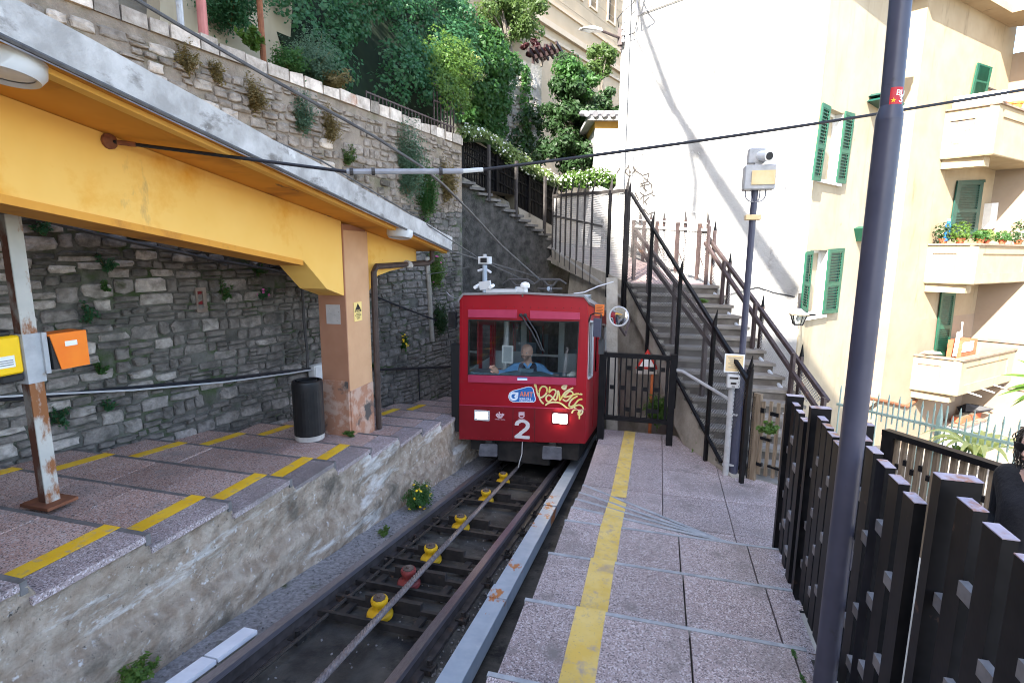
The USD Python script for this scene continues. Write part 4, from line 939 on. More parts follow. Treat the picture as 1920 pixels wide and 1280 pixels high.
def hand_joints(pre, wrist, d, pn, thumb_side, curl=.5, k=1.0):
    d = unit(d); pn = unit(np.asarray(pn) - d * (np.asarray(pn) @ d)); s = np.cross(d, pn) * thumb_side; w = np.asarray(wrist, float)
    J = {pre + 'w': (w, .026 * k), pre + 'p1': (w + (d * .045 + s * .026) * k, .017 * k), pre + 'p2': (w + (d * .045 - s * .026) * k, .016 * k), pre + 'k1': (w + (d * .085 + s * .030) * k, .0125 * k), pre + 'k4': (w + (d * .078 - s * .032) * k, .011 * k)}
    B = [(pre + 'w', pre + 'p1', pre + 'p2'), (pre + 'p1', pre + 'p2', pre + 'k1', pre + 'k4')]
    for i, (off, L) in enumerate(((.030, .072), (.010, .080), (-.012, .074), (-.032, .058))):
        p = w + (d * .084 + s * off) * k; a = 0; prev = pre + 'f%d0' % i; J[prev] = (p, .0098 * k)
        for j, fr in enumerate((.45, .32, .23)):
            a += curl * (.5 + .15 * i) * (.9, 1.1, .8)[j]
            p = p + (d * math.cos(a) - pn * -math.sin(a)) * L * fr * k * 1.0; cur = pre + f'f{i}{j + 1}'; J[cur] = (p, (.0092, .0086, .0078)[j] * k); B.append((prev, cur)); prev = cur
    p0 = w + (d * .028 + s * .030) * k; p1 = p0 + (d * .030 + s * .024 + pn * .010) * k; p2 = p1 + (d * .028 + s * .006 + pn * .012) * k
    J.update({pre + 't0': (p0, .0135 * k), pre + 't1': (p1, .0105 * k), pre + 't2': (p2, .009 * k)}); B += [(pre + 't0', pre + 't1'), (pre + 't1', pre + 't2'), (pre + 'w', pre + 't0')]
    return J, B

# ================================================================== the funicular car
_a = math.radians(4.0)
FC = Frame((-1.87, 7.36, -2.75), (math.cos(_a), math.sin(_a), 0), (-.05 * math.sin(_a), .05 * math.cos(_a), 1))
if FC.n[1] > 0: FC.n = -FC.n
CAR = thing('funicular_car', 'red funicular car with number 2 and lit headlights coming up the track', 'funicular car', (-1.87, 9.5, zs(9.5, 2.1)))
fp = lambda pts, off=0.0: FC.pxpoly(pts, off)
outline = fp([(861.6, 759), (862, 562), (869, 550.5), (1095, 554), (1103, 566), (1098.3, 768)])
hole = fp([(878.5, 599), (1086, 603), (1080.5, 709), (877.5, 703)])
part(CAR, 'front_panel', FC.prism(Polygon(outline, [hole]), -.05, 0), 'car_red')
skirt = fp([(861.2, 758.5), (1098.6, 767.5), (1097, 831.5), (861, 823)], .018)
part(CAR, 'front_skirt', FC.prism(Polygon(skirt), -.05, .018), 'car_red_low')
for pts in ([(878, 580), (969, 581), (969, 596), (878, 594.5)], [(994, 582), (1087, 586), (1087, 599), (994, 597)]):
    part(CAR, 'sun_visor', FC.prism(Polygon(fp(pts, .02)), -.0, .03), 'car_pink')
part(CAR, 'windscreen_sill', FC.prism(Polygon(fp([(878, 702.5), (1080, 708.5), (1080, 721.6), (878, 715.6)], .02)), 0, .035), 'car_pink')
part(CAR, 'windscreen', FC.prism(Polygon(hole).buffer(.012), -.034, -.028), 'glass_car')
g = Polygon(hole); part(CAR, 'windscreen_seal', FC.prism(g.buffer(.004).difference(g.buffer(-.014)), -.026, .004), 'rubber')
# sides, roof, floor
C_ = {k: FC.pt(*FC.at(*p)) for k, p in dict(tl=(862, 562), bl=(861, 823), tr=(1103, 566), br=(1097, 831.5), ctl=(869, 550.5), ctr=(1095, 554)).items()}
LCAR = 8.5; back = np.array([0, LCAR, -LCAR * SL]); ub = unit(back)
def side(a, b, nrm, nm):
    fr = Frame(a, ub, unit(b - a)); 
    if fr.n @ np.asarray(nrm) < 0: fr.n = -fr.n
    return fr
for nm, a, b, nrm in (('right', C_['br'], C_['tr'], (1, 0, 0)), ('left', C_['bl'], C_['tl'], (-1, 0, 0))):
    fr = side(a, b, nrm, nm); Hh = np.linalg.norm(b - a); wins = []
    wl = [(.16, .72)] + [(1.75 + 1.45 * i, 2.95 + 1.45 * i) for i in range(4)]
    for u0, u1 in wl: wins.append(Polygon([(u0, Hh * .475), (u1, Hh * .475), (u1, Hh * .86), (u0 + .02, Hh * .86)]).buffer(.03))
    door = Polygon([(.92, .10), (1.60, .10), (1.60, Hh * .88), (.92, Hh * .88)])
    wall = Polygon([(0, 0), (LCAR, 0), (LCAR, Hh), (0, Hh)])
    for w in wins: wall = wall.difference(w)
    part(CAR, 'side_panel', fr.prism(wall.difference(door.buffer(.01)), -.04, 0), 'car_red')
    part(CAR, 'cab_door', fr.prism(door.difference(Polygon([(1.0, Hh * .48), (1.52, Hh * .48), (1.52, Hh * .84), (1.0, Hh * .84)])), -.03, .006), 'car_red')
    for w in wins:
        part(CAR, 'side_window', fr.prism(w, -.03, -.022), 'glass_car'); part(CAR, 'window_frame', fr.prism(w.buffer(.012).difference(w.buffer(-.02)), -.02, .006), 'lamp_case')
Hd = lambda p: np.asarray(p)
rf = [C_['tl'], C_['ctl'], C_['ctr'], C_['tr']]
pk = FC.pt(*FC.at(985, 549.0)); rf2 = [C_['tl'] + [-.02, -.03, .0], C_['ctl'] + [0, -.03, .012], pk + [0, -.03, .015], C_['ctr'] + [0, -.03, .012], C_['tr'] + [.02, -.03, 0]]
V = []; 
for p in rf2: V += [p, p + back, p + [0, 0, -.03], p + back + [0, 0, -.03]]
F = []
for i in range(4):
    a, b = 4 * i, 4 * i + 4; F += [(a, b, b + 1, a + 1), (a + 2, a + 3, b + 3, b + 2), (a, a + 2, b + 2, b), (a + 1, b + 1, b + 3, a + 3)]
part(CAR, 'roof', (np.array(V), np.array(F)), 'car_roof')
part(CAR, 'floor', hexa([C_['bl'] + [.03, .03, .0], C_['br'] + [-.03, .03, .0], C_['br'] + back + [-.03, 0, .0], C_['bl'] + back + [.03, 0, .0]],
                        [C_['bl'] + [.03, .03, .06], C_['br'] + [-.03, .03, .06], C_['br'] + back + [-.03, 0, .06], C_['bl'] + back + [.03, 0, .06]]), 'car_inside')
part(CAR, 'rear_panel', hexa([C_['bl'] + back, C_['br'] + back, C_['br'] + back * 1.005, C_['bl'] + back * 1.005], [C_['tl'] + back, C_['tr'] + back, C_['tr'] + back * 1.005, C_['tl'] + back * 1.005]), 'car_red')
# chassis below
zc0 = zs(7.5, 2.1)
part(CAR, 'underframe', slab(-2.70, -1.02, 7.50, 15.5, 1.60, 1.88), 'car_under')
part(CAR, 'rope_guard', slab(-2.25, -1.45, 7.46, 7.56, 1.66, 2.0), 'car_under')
for y in (8.6, 14):
    for x in (-2.40, -1.40):
        part(CAR, 'wheel', lathe([(0, -.04), (.24, -.04), (.24, .02), (.27, .03), (.27, .05), (0, .05)], 24, (x, y, zs(y, 1.86)), (1, 0, 0)), 'rail_steel')
for pts in ([(900, 832), (932, 833), (932.5, 856), (897, 854.5)], [(1018, 836), (1053, 838), (1053, 862), (1016, 860)]):
    p = Polygon(fp(pts, .06)).buffer(-.02).buffer(.02)
    part(CAR, 'buffer_plate', FC.prism(p, .04, .06), 'buffer_plate')
    c = p.centroid; part(CAR, 'buffer_stem', FC.box(c.x - .05, c.x + .05, c.y - .03, c.y + .14, -.2, .04), 'car_under')
hz = [FC.pt(*FC.at(979.5, 828)), FC.pt(*FC.at(979, 850), .03), FC.pt(*FC.at(976, 862), .08), FC.pt(*FC.at(974, 872), .10)]
part(CAR, 'air_hose', tube(hz, .007, 6), 'grey_paint')
for x_ in (962, 1003): part(CAR, 'panel_seam', FC.prism(LineString(fp([(x_, 765), (x_ - .5, 827)], .018)).buffer(.003), .017, .0195), 'car_under')
part(CAR, 'panel_seam', FC.prism(LineString(fp([(862, 758.5), (1098, 767.5)], .018)).buffer(.006), .012, .0215), 'car_pink')  # pink strip paints the highlight along the seam
rv_ = []
for y0_, y1_, n_ in ((574, 578, 15), (730, 737, 15), (818, 826, 17)):
    for t_ in np.linspace(.04, .96, n_): rv_.append(moved(lathe([(.009, 0), (.007, .004), (0, .0055)], 8, (0, 0, 0), FC.n), FC.pt(*FC.at(863 + 233 * t_, y0_ + (y1_ - y0_) * t_), .0 if y0_ < 750 else .018)))
part(CAR, 'rivets', cat(rv_), 'car_red_low', kind='stuff')
# headlights
for (x0, y0, x1, y1), gm in (((889, 770, 918, 787), 'lamp_dim'), ((1036, 776, 1064.5, 793), 'lamp_glow')):
    a0 = FC.at(x0, y1, .03); a1 = FC.at(x1, y0, .03)
    b = shapely.box(a0[0], a0[1], a1[0], a1[1]).buffer(-.012).buffer(.012)
    hl = part(CAR, 'headlight', FC.prism(b, .0, .032), 'lamp_case')
    lb_ = b.buffer(-.026).buffer(.012); part(hl, 'lens', hull([FC.pt(*q_, .03) for q_ in lb_.exterior.coords] + [FC.pt(*q_, .034 if gm == 'lamp_dim' else .062) for q_ in lb_.buffer(-.022).exterior.coords]), gm)
# number, crests, logo
u0, v0 = FC.at(979, 821, .02); _, v1 = FC.at(979, 787.5, .02); uw = FC.at(993, 821, .02)[0] - FC.at(964.5, 821, .02)[0]
part(CAR, 'number', FC.text('2', u0, v0, v1 - v0, .0185, .003, True, width=uw, center=True), 'car_number')
def px_strokes(sc, pts, w, o0, o1):      # brush strokes given in picture points, laid on the panel
    gs = []
    for st in pts:
        g_ = [FC.at(*sc(x, y), o0) for x, y in st]
        g_ = np.array(g_)
        if len(g_) > 2:
            from scipy.interpolate import splprep, splev
            tck, _u = splprep(g_.T, s=0, k=min(3, len(g_) - 1)); g_ = np.array(splev(np.linspace(0, 1, 8 * len(st)), tck)).T
        gs.append(LineString(g_).buffer(w, quad_segs=3))
    return FC.prism(unary_union(gs).simplify(.0015), o0, o1)
z8 = lambda x, y: (920 + x * .10935, 700 + y * .10938)
crest = [[(95, 705), (110, 730), (150, 742), (195, 730), (225, 700)], [(100, 700), (120, 690), (125, 720)], [(150, 660), (150, 690)], [(130, 695), (155, 715), (175, 695), (195, 715), (205, 690)], [(120, 745), (155, 758), (195, 745)]]
part(CAR, 'city_crest', px_strokes(z8, crest, .0085, .018, .0205), 'crest_pink')
part(CAR, 'crest_lettering', FC.text('COMUNE DI GENOVA', FC.at(*z8(160, 790), .02)[0], FC.at(*z8(160, 795), .02)[1], .016, .0182, .0015, center=True, width=.155), 'crest_pink')
sh = [[(485, 670), (575, 668)], [(485, 690), (575, 688)], [(486, 708), (574, 706)], [(505, 664), (505, 712)], [(530, 664), (530, 712)], [(555, 664), (555, 712)], [(486, 725), (505, 750), (530, 756), (556, 750), (574, 724)]]
part(CAR, 'shield_crest', px_strokes(z8, sh, .0078, .018, .0205), 'crest_pink')
part(CAR, 'crest_lettering', FC.text('REGIONE', FC.at(*z8(530, 780), .02)[0], FC.at(*z8(530, 787), .02)[1], .013, .0182, .0015, center=True, width=.09), 'crest_pink')
lg = Polygon(fp([z8(*p) for p in [(298, 400), (320, 330), (380, 292), (640, 222), (700, 225), (732, 262), (772, 430), (768, 470), (735, 498), (380, 490), (325, 460)]], .004)).buffer(-.012).buffer(.012)
part(CAR, 'logo_border', FC.prism(lg, 0, .004), 'logo_white'); part(CAR, 'logo_plate', FC.prism(lg.buffer(-.010), .004, .0055), 'logo_blue')
cc = FC.at(*z8(395, 390), .005); R1 = abs(FC.at(*z8(470, 390), .005)[0] - cc[0])
ringp = Point(cc).buffer(R1).difference(Point(cc).buffer(R1 * .52)).difference(Polygon([cc, (cc[0] + R1 * 1.6, cc[1] - R1 * .1), (cc[0] + R1 * 1.5, cc[1] + R1 * 1.2), (cc[0] + R1 * .55, cc[1] + R1 * 1.2)]))
arrow = Polygon([(cc[0] + R1 * .1, cc[1] - R1 * .05), (cc[0] + R1 * .35, cc[1] - R1 * .30), (cc[0] + R1 * .78, cc[1] + R1 * .12), (cc[0] + R1 * 1.0, cc[1] - R1 * .1), (cc[0] + R1 * 1.05, cc[1] + R1 * .98), (cc[0] + R1 * .05, cc[1] + R1 * .9), (cc[0] + R1 * .42, cc[1] + R1 * .5)])
part(CAR, 'logo_arrow', FC.prism(unary_union([ringp, arrow]), .0055, .007), 'logo_white')
l0 = FC.at(*z8(495, 388), .006); l1 = FC.at(*z8(722, 388), .006)
part(CAR, 'logo_lettering', FC.text('AMT', l0[0], l0[1], .070, .0055, .0015, True, width=l1[0] - l0[0]), 'logo_orange')
l0 = FC.at(*z8(490, 440), .006); l1 = FC.at(*z8(690, 440), .006)
part(CAR, 'logo_lettering', FC.text('MOBILITÀ &', l0[0], l0[1], .026, .0055, .0015, True, width=l1[0] - l0[0]), 'logo_white')
l0 = FC.at(*z8(490, 476), .006); l1 = FC.at(*z8(725, 476), .006)
part(CAR, 'logo_lettering', FC.text('INNOVAZIONE', l0[0], l0[1], .026, .0055, .0015, True, width=l1[0] - l0[0]), 'logo_white')
p = fp([(970, 707), (988.5, 707.5), (988.5, 713), (970, 712.6)], .035)
part(CAR, 'sill_sticker', FC.prism(Polygon(p), .035, .037), 'logo_white'); part(CAR, 'sticker_band', FC.prism(Polygon(fp([(970, 707), (988.5, 707.5), (988.5, 709), (970, 708.6)], .037)), .037, .038), 'logo_blue')
gr = [[(765, 195), (785, 260), (800, 340), (850, 410), (920, 380), (965, 310), (950, 235), (895, 220), (845, 270), (830, 360), (850, 450), (900, 510)],
      [(1015, 235), (1012, 315), (1060, 275), (1110, 285), (1105, 360), (1050, 440), (985, 480), (950, 440), (985, 370), (1045, 395), (1110, 455), (1145, 385), (1155, 300), (1180, 380), (1185, 455), (1240, 370), (1320, 290), (1405, 250)],
      [(1245, 245), (1285, 232), (1300, 205), (1265, 205), (1225, 240), (1245, 262), (1290, 245)],
      [(1245, 445), (1300, 470), (1370, 410), (1410, 340), (1370, 300), (1310, 340), (1260, 400), (1300, 400), (1400, 370), (1560, 355)],
      [(1480, 390), (1410, 430), (1360, 490), (1350, 560), (1400, 560), (1480, 480), (1560, 440)],
      [(945, 540), (1000, 503), (1100, 490), (1220, 520), (1350, 605), (1440, 560), (1570, 560), (1585, 610), (1500, 620), (1430, 570)],
      [(1470, 610), (1410, 640), (1395, 670)], [(1560, 620), (1510, 650), (1510, 710), (1560, 690), (1575, 640), (1520, 770)]]
part(CAR, 'graffiti', px_strokes(z8, gr[:6], .0115, .0355, .0365) if False else px_strokes(z8, gr[:5], .0120, .0, .0025), 'graffiti_yellow')
part(CAR, 'graffiti', px_strokes(z8, gr[5:], .0110, .0182, .0205), 'graffiti_yellow')
part(CAR, 'graffiti', px_strokes(z8, [[(762, 192), (775, 225)]], .019, .0, .0027), 'graffiti_yellow')
# wipers
z6 = lambda x, y: (840 + x * .1875, 480 + y * .1875)
for pts in ([(730, 590), (840, 760), (935, 945)], [(772, 590), (880, 760), (950, 945)]):
    q = [FC.pt(*FC.at(*z6(*p_), .05), .05) for p_ in pts]; part(CAR, 'wiper', tube(q, .012, 6), 'black_plastic')
    part(CAR, 'wiper_hub', lathe([(0, 0), (.025, 0), (.025, .06), (0, .065)][::-1], 10, FC.pt(*FC.at(*z6(*pts[0]), .02), 0), FC.n), 'black_plastic')
part(CAR, 'wiper', tube([FC.pt(*FC.at(*z6(700, 640), .03), .012), FC.pt(*FC.at(*z6(940, 960), .03), .02)], .008, 6), 'black_plastic') if False else None
part(CAR, 'wiper_blade', bar(FC.pt(*FC.at(*z6(850, 790), .03), .03), FC.pt(*FC.at(*z6(970, 965), .03), .03), .022, .02), 'black_plastic')
# cab: dash, partition, column with box, seats
dz0 = FC.at(900, 694)[1]
uL, uR = FC.at(880, 690)[0] - .06, FC.at(1082, 700)[0] + .06
part(CAR, 'dashboard', FC.box(uL, uR, dz0 - .5, dz0 - .045, -.42, -.07), 'car_dash')
part(CAR, 'console_screen', FC.quad([(.0 - .10, dz0 - .10), (.22 - .10, dz0 - .10), (.22 - .10, dz0 + .005), (.0 - .10, dz0 + .005)], -.36, -.30), 'car_dash')
part(CAR, 'clipboard', FC.quad([(.64, dz0 - .045), (.90, dz0 - .045), (.90, dz0 + .005), (.72, dz0 + .02)], -.34, -.16), 'label_white')
part(CAR, 'log_book', FC.box(.62, .92, dz0 - .10, dz0 - .05, -.30, -.10), 'logo_blue')
ptw = -2.1
pw = Polygon([(uL, 0.05), (uR, .05), (uR, 2.1), (uL, 2.1)]).difference(shapely.box(-.30, .06, .30, 1.95)).difference(shapely.box(-.80, 1.05, -.40, 1.80)).difference(shapely.box(.40, 1.05, .80, 1.80))
part(CAR, 'cab_partition', FC.prism(pw, ptw - .04, ptw), 'car_inside')
part(CAR, 'partition_rail', FC.box(-.30, .30, .98, 1.02, ptw - .03, ptw), 'lamp_case')
u1 = FC.at(953, 620, -.5)[0]; u2 = FC.at(946, 690, -.5)[0]
part(CAR, 'cab_pole', tube([FC.pt(u2, .9, -.5), FC.pt(u1, 2.1, -.5)], .028, 8), 'lamp_case')
b0 = FC.at(942, 679, -.45); b1 = FC.at(961, 649, -.45)
part(CAR, 'cab_box', FC.box(b0[0], b1[0], b0[1], b1[1], -.52, -.46), 'car_inside'); part(CAR, 'cab_box_frame', FC.prism(shapely.box(b0[0], b0[1], b1[0], b1[1]).buffer(.01).difference(shapely.box(b0[0], b0[1], b1[0], b1[1]).buffer(-.012)), -.46, -.45), 'white_paint')
part(CAR, 'cab_ceiling', FC.box(uL, uR, 2.12, 2.14, ptw, -.08), 'car_inside')
for s_ in (-1, 1): part(CAR, 'cab_side_lining', FC.box(*( (uL - .012, uL) if s_ < 0 else (uR, uR + .012)), .06, 1.0, ptw, -.06), 'car_inside')
for k in range(5):
    part(CAR, 'passenger_seat', cat([FC.box(-.85 if k % 2 else .40, -.40 if k % 2 else .85, .05, .45, ptw - .9 - 1.0 * k, ptw - .5 - 1.0 * k), FC.box(-.85 if k % 2 else .40, -.40 if k % 2 else .85, .45, 1.0, ptw - .98 - 1.0 * k, ptw - .9 - 1.0 * k)]), 'car_dash')
part(CAR, 'grey_post', FC.box(-.52, -.44, .06, 2.1, ptw + .9, ptw + .98), 'car_inside')
# roof equipment
def rp(px, py, o=-.15): return FC.pt(*FC.at(px, py, o), o)
part(CAR, 'roof_mast', tube([rp(909, 548), rp(909, 497)], .035, 10), 'duct_blue')
m0 = rp(907, 488)
part(CAR, 'horn_speaker', cat([moved(cbox(-.085, .085, -.02, .14, -.055, .055, .008), m0)]), 'lamp_case'); part(CAR, 'horn_mouth', moved(cbox(-.045, .055, -.03, -.018, -.032, .036, .004), m0), 'black_plastic')
part(CAR, 'horn_cap', tube([m0 + [0, .05, .05], m0 + [0, .05, .09]], .03, 8), 'grey_paint')
for x in (893, 921):
    p = rp(x, 537); part(CAR, 'roof_camera', cat([tube([p + [0, .10, .01], p + [0, -.06, -.01]], .026, 10)]), 'white_paint'); part(CAR, 'camera_bracket', bar(p + [0, .05, 0], rp(909, 540), .03), 'grey_paint')
part(CAR, 'roof_beam', bar(rp(912, 545), rp(968, 545), .05), 'lamp_case')
part(CAR, 'mast_clamp', bar(rp(900, 536), rp(920, 533), .09, .12), 'lamp_case')
for a_, b_ in (((896, 508), (905, 505)), ((913, 506), (921, 511))): part(CAR, 'mast_insulator', tube([rp(*a_), rp(*b_)], .018, 8), 'cable_white')
part(CAR, 'roof_box', FC.box(FC.at(962, 547)[0], FC.at(977, 547)[0], FC.at(970, 548)[1], FC.at(970, 538)[1], -.5, -.25), 'lamp_case')
c = rp(984.5, 539, -.3); part(CAR, 'dome_camera', cat([tube([c + [0, 0, -.10], c + [0, 0, .03]], .04, 12), lathe([(.07, .0), (.075, .04), (.05, .075), (0, .085)], 16, c)]), 'white_paint')
for x0 in (972, 1032):
    o = -1.1
    P_ = lambda x, y: FC.pt(*FC.at(x, y, o), o)
    part(CAR, 'collector_frame', cat([tube([P_(x0 - 18, 524), P_(x0 + 18, 524)], .022, 6), tube([P_(x0 - 18, 524), P_(x0 - 30, 532)], .016, 6), tube([P_(x0 + 18, 524), P_(x0 + 30, 532)], .016, 6),
        tube([P_(x0 - 14, 524), P_(x0 - 5, 535)], .018, 6), tube([P_(x0 + 14, 524), P_(x0 + 5, 535)], .018, 6), tube([P_(x0 - 5, 535), P_(x0 + 5, 535)], .016, 6), tube([P_(x0 - 24, 541), P_(x0 + 22, 541)], .016, 6), tube([P_(x0, 535), P_(x0, 548)], .03, 6)]), 'dark_iron')
    part(CAR, 'collector_insulator', lathe([(0, -.03), (.04, -.02), (.04, .02), (0, .03)], 12, P_(x0 - 2, 541), (0, 1, 0)), 'duct_blue')
part(CAR, 'roof_hook', tube([rp(980, 548, 0), rp(979.5, 556, .02)], .012, 6), 'bolt')
# mirrors
p = np.array([rp(849, 599, -.1)])[0]
part(CAR, 'side_mirror', hull([p + np.array([a, b, c_]) for a in (-.055, .055) for b in (-.04, .04) for c_ in (-.12, .12)] + [p + np.array([0, .08, 0])]), 'black_plastic')
part(CAR, 'mirror_arm', tube([p, p + [.05, .0, .03], C_['tl'] + [0, .05, -.25]], .014, 6), 'black_plastic')
q = at_depth(1120, 614, 7.55)
part(CAR, 'side_mirror', hull([q + np.array([a, b, c_]) for a in (-.055, .05) for b in (-.03, .04) for c_ in (-.13, .13)] + [q + np.array([.0, .09, 0])]), 'pole_paint')
part(CAR, 'mirror_arm', tube([at_depth(1104, 604, 7.6), at_depth(1108, 590, 7.6), at_depth(1116, 587, 7.55), at_depth(1127, 589, 7.55), at_depth(1128, 640, 7.6)], .012, 6), 'black_plastic')
part(CAR, 'mirror_mount', hull([at_depth(x, y, d_) for x in (1122, 1132) for y in (636, 664) for d_ in (7.7, 7.9)]), 'black_plastic')
part(CAR, 'dark_door_edge', hexa([C_['bl'] + [-.14, .05, .1], C_['bl'] + [-.004, .05, .1], C_['bl'] + [-.004, .2, .1], C_['bl'] + [-.14, .2, .1]], [C_['bl'] + [-.14, .05, 1.45], C_['bl'] + [-.004, .05, 1.45], C_['bl'] + [-.004, .2, 1.45], C_['bl'] + [-.14, .2, 1.45]]), 'rubber')

# ------------------------------------------------------------------ the driver
dp = lambda x, y, D: at_depth(x, y, D)
DR = thing('person', 'bald bearded driver in a blue shirt and dark vest behind the car windscreen', 'person', dp(989, 760, 8.45))
hc = dp(987.5, 659.5, 8.33)
face = unit(ROT @ np.array([-.42, .14, -.90]))
J, B, det = head_parts(DR, hc, face, (0, 0, 1), .245)
J.update({'neck': (dp(990, 675, 8.40), .060), 'cl': (dp(989, 686, 8.42), .085), 'shL': (dp(967, 690, 8.42), .070), 'shR': (dp(1011, 691, 8.42), .070), 'chL': (dp(978, 705, 8.42), .125), 'chR': (dp(1000, 705, 8.42), .125),
          'beL': (dp(981, 735, 8.42), .125), 'beR': (dp(998, 735, 8.42), .125), 'elL': (dp(946, 701, 8.14), .046), 'wrL': (dp(933, 697.5, 7.97), .031), 'elR': (dp(1026, 702, 8.14), .046), 'wrR': (dp(1037, 704, 7.97), .031),
          'hpL': (dp(980, 758, 8.42), .11), 'hpR': (dp(998, 758, 8.42), .11), 'knL': (dp(972, 765, 7.98), .075), 'knR': (dp(1004, 766, 7.98), .075), 'anL': (dp(974, 815, 8.0), .05), 'anR': (dp(1004, 815, 8.0), .05)})
B += [('nape', 'neck', 'jawL', 'jawR'), ('neck', 'cl'), ('cl', 'shL', 'chL'), ('cl', 'shR', 'chR'), ('cl', 'chL', 'chR'), ('chL', 'chR', 'beL', 'beR'), ('shL', 'elL'), ('elL', 'wrL'), ('shR', 'elR'), ('elR', 'wrR'), ('beL', 'beR', 'hpL', 'hpR'), ('hpL', 'knL'), ('hpR', 'knR'), ('knL', 'anL'), ('knR', 'anR')]
camR, camU, camF = ROT @ [1, 0, 0], ROT @ [0, -1, 0], ROT @ [0, 0, 1]
for pre, w, d_, pn, ts in (('l', 'wrL', camR * -.75 + camU * .75 - camF * .2, -camF, -1), ('r', 'wrR', camR * .85 - camF * .5 + camU * .1, -camU, -1)):
    j2, b2 = hand_joints(pre, J[w][0], d_, pn, ts, .55 if pre == 'l' else .9); J.update(j2); B += b2
part(DR, 'body', blob(J, B, .012, 6), 'skin', smooth=True); det()
sl_ = {k: (J[k][0], J[k][1] + .016) for k in ('shL', 'elL', 'wrL', 'shR', 'elR', 'wrR', 'chL', 'chR', 'beL', 'beR', 'cl', 'hpL', 'hpR')}
sl_['wrL'] = (J['wrL'][0] * .88 + J['elL'][0] * .12, .042); sl_['wrR'] = (J['wrR'][0] * .88 + J['elR'][0] * .12, .042); sl_['cl'] = (J['cl'][0] - [0, 0, .02], .090)
part(DR, 'shirt', blob(sl_, [('shL', 'elL'), ('elL', 'wrL'), ('shR', 'elR'), ('elR', 'wrR'), ('shL', 'chL', 'cl'), ('shR', 'chR', 'cl'), ('chL', 'chR', 'beL', 'beR'), ('beL', 'beR', 'hpL', 'hpR')], .02, 6), 'shirt_blue', smooth=True)
v_ = {k: (J[k][0] + (0, 0, 0), J[k][1] + .026) for k in ('chL', 'chR', 'beL', 'beR', 'hpL', 'hpR')}
v_['sL'] = (J['shL'][0] * .62 + J['shR'][0] * .38 + [0, 0, .0], .078); v_['sR'] = (J['shR'][0] * .62 + J['shL'][0] * .38, .078); v_['sL'] = (J['shL'][0] * .72 + J['shR'][0] * .28 - camF * .02, .094); v_['sR'] = (J['shR'][0] * .72 + J['shL'][0] * .28 - camF * .02, .094)
part(DR, 'vest', blob(v_, [('sL', 'chL'), ('sR', 'chR'), ('chL', 'beL'), ('chR', 'beR'), ('beL', 'beR', 'hpL', 'hpR'), ('chL', 'sL', 'beL'), ('chR', 'sR', 'beR')], .02, 6), 'vest_navy', smooth=True)
c_ = J['cl'][0] - camF * .10
part(DR, 'collar', tube([c_ + camR * -.055 + camU * .045, c_ + camR * -.02 - camF * .02, c_ - camU * .03 - camF * .035, c_ + camR * .02 - camF * .02, c_ + camR * .055 + camU * .045], .018, 8), 'shirt_blue')
part(DR, 'shirt_front', hull([c_ + camR * a - camF * b + camU * d2 for a, b, d2 in ((-.02, .03, -.01), (.03, .03, -.01), (.035, .065, -.20), (-.01, .065, -.20), (0, .0, -.1))]), 'shirt_white')
tr = {k: (J[k][0], J[k][1] + .014) for k in ('hpL', 'hpR', 'knL', 'knR', 'anL', 'anR')}
part(DR, 'trousers', blob(tr, [('hpL', 'hpR'), ('hpL', 'knL'), ('hpR', 'knR'), ('knL', 'anL'), ('knR', 'anR')], .03, 4), 'trousers', smooth=True)
sb = J['hpL'][0] * .5 + J['hpR'][0] * .5
SEAT = thing('driver_seat', 'dark seat under the driver inside the funicular cab', 'seat', sb - [0, 0, .6])
part(SEAT, 'cushion', moved(cbox(-.24, .24, -.30, .22, -.20, -.11, .03), sb), 'vest_navy'); part(SEAT, 'backrest', moved(cbox(-.23, .23, .14, .22, -.1, .52, .03), sb), 'vest_navy'); part(SEAT, 'pedestal', moved(box(-.06, .06, -.06, .06, -.55, -.2), sb), 'car_under')
# ================================================================== stairs, bridge, railings on the right
def spike(fr, u, v, w, h, off, lean=0.0):
    b = fr.pt(u, v, off); t_ = fr.pt(u + lean, v + h, off); return hexa([b - fr.u * w / 2 - fr.n * w / 2, b + fr.u * w / 2 - fr.n * w / 2, b + fr.u * w / 2 + fr.n * w / 2, b - fr.u * w / 2 + fr.n * w / 2],
        [t_ - fr.u * .003 - fr.n * .003, t_ + fr.u * .003 - fr.n * .003, t_ + fr.u * .003 + fr.n * .003, t_ - fr.u * .003 + fr.n * .003])
L0 = on_z(1362, 885, LZ); L1 = at_depth(1178, 531, 9.6); SWD = np.array([1.40, 0, 0])
NS = 15
ST = thing('stone_stairs', 'grey concrete stairs climbing from the platform landing to the footbridge', 'stairs', L0)
def sp(f): return L0 + (L1 - L0) * f
rs = (L1[2] - L0[2]) / NS
for k in range(-2, NS):
    a, b = sp((k + .0) / NS), sp((k + 1.0) / NS); zt = L0[2] + rs * (k + 1)
    part(ST, 'riser', hexa([(a[0], a[1] + .03, zt - rs - .1), (a[0] + SWD[0], a[1] + .03, zt - rs - .1), (b[0] + SWD[0], b[1] + .1, zt - rs - .1), (b[0], b[1] + .1, zt - rs - .1)],
                           [(a[0], a[1] + .03, zt - .045), (a[0] + SWD[0], a[1] + .03, zt - .045), (b[0] + SWD[0], b[1] + .1, zt - .045), (b[0], b[1] + .1, zt - .045)]), 'stair_riser')
    part(ST, 'tread', hexa([(a[0] - .02, a[1], zt - .044), (a[0] + SWD[0] + .03, a[1], zt - .044), (b[0] + SWD[0] + .03, b[1] + .04, zt - .044), (b[0] - .02, b[1] + .04, zt - .044)],
                           [(a[0] - .02, a[1], zt), (a[0] + SWD[0] + .03, a[1], zt), (b[0] + SWD[0] + .03, b[1] + .04, zt), (b[0] - .02, b[1] + .04, zt)]), 'stair_concrete')
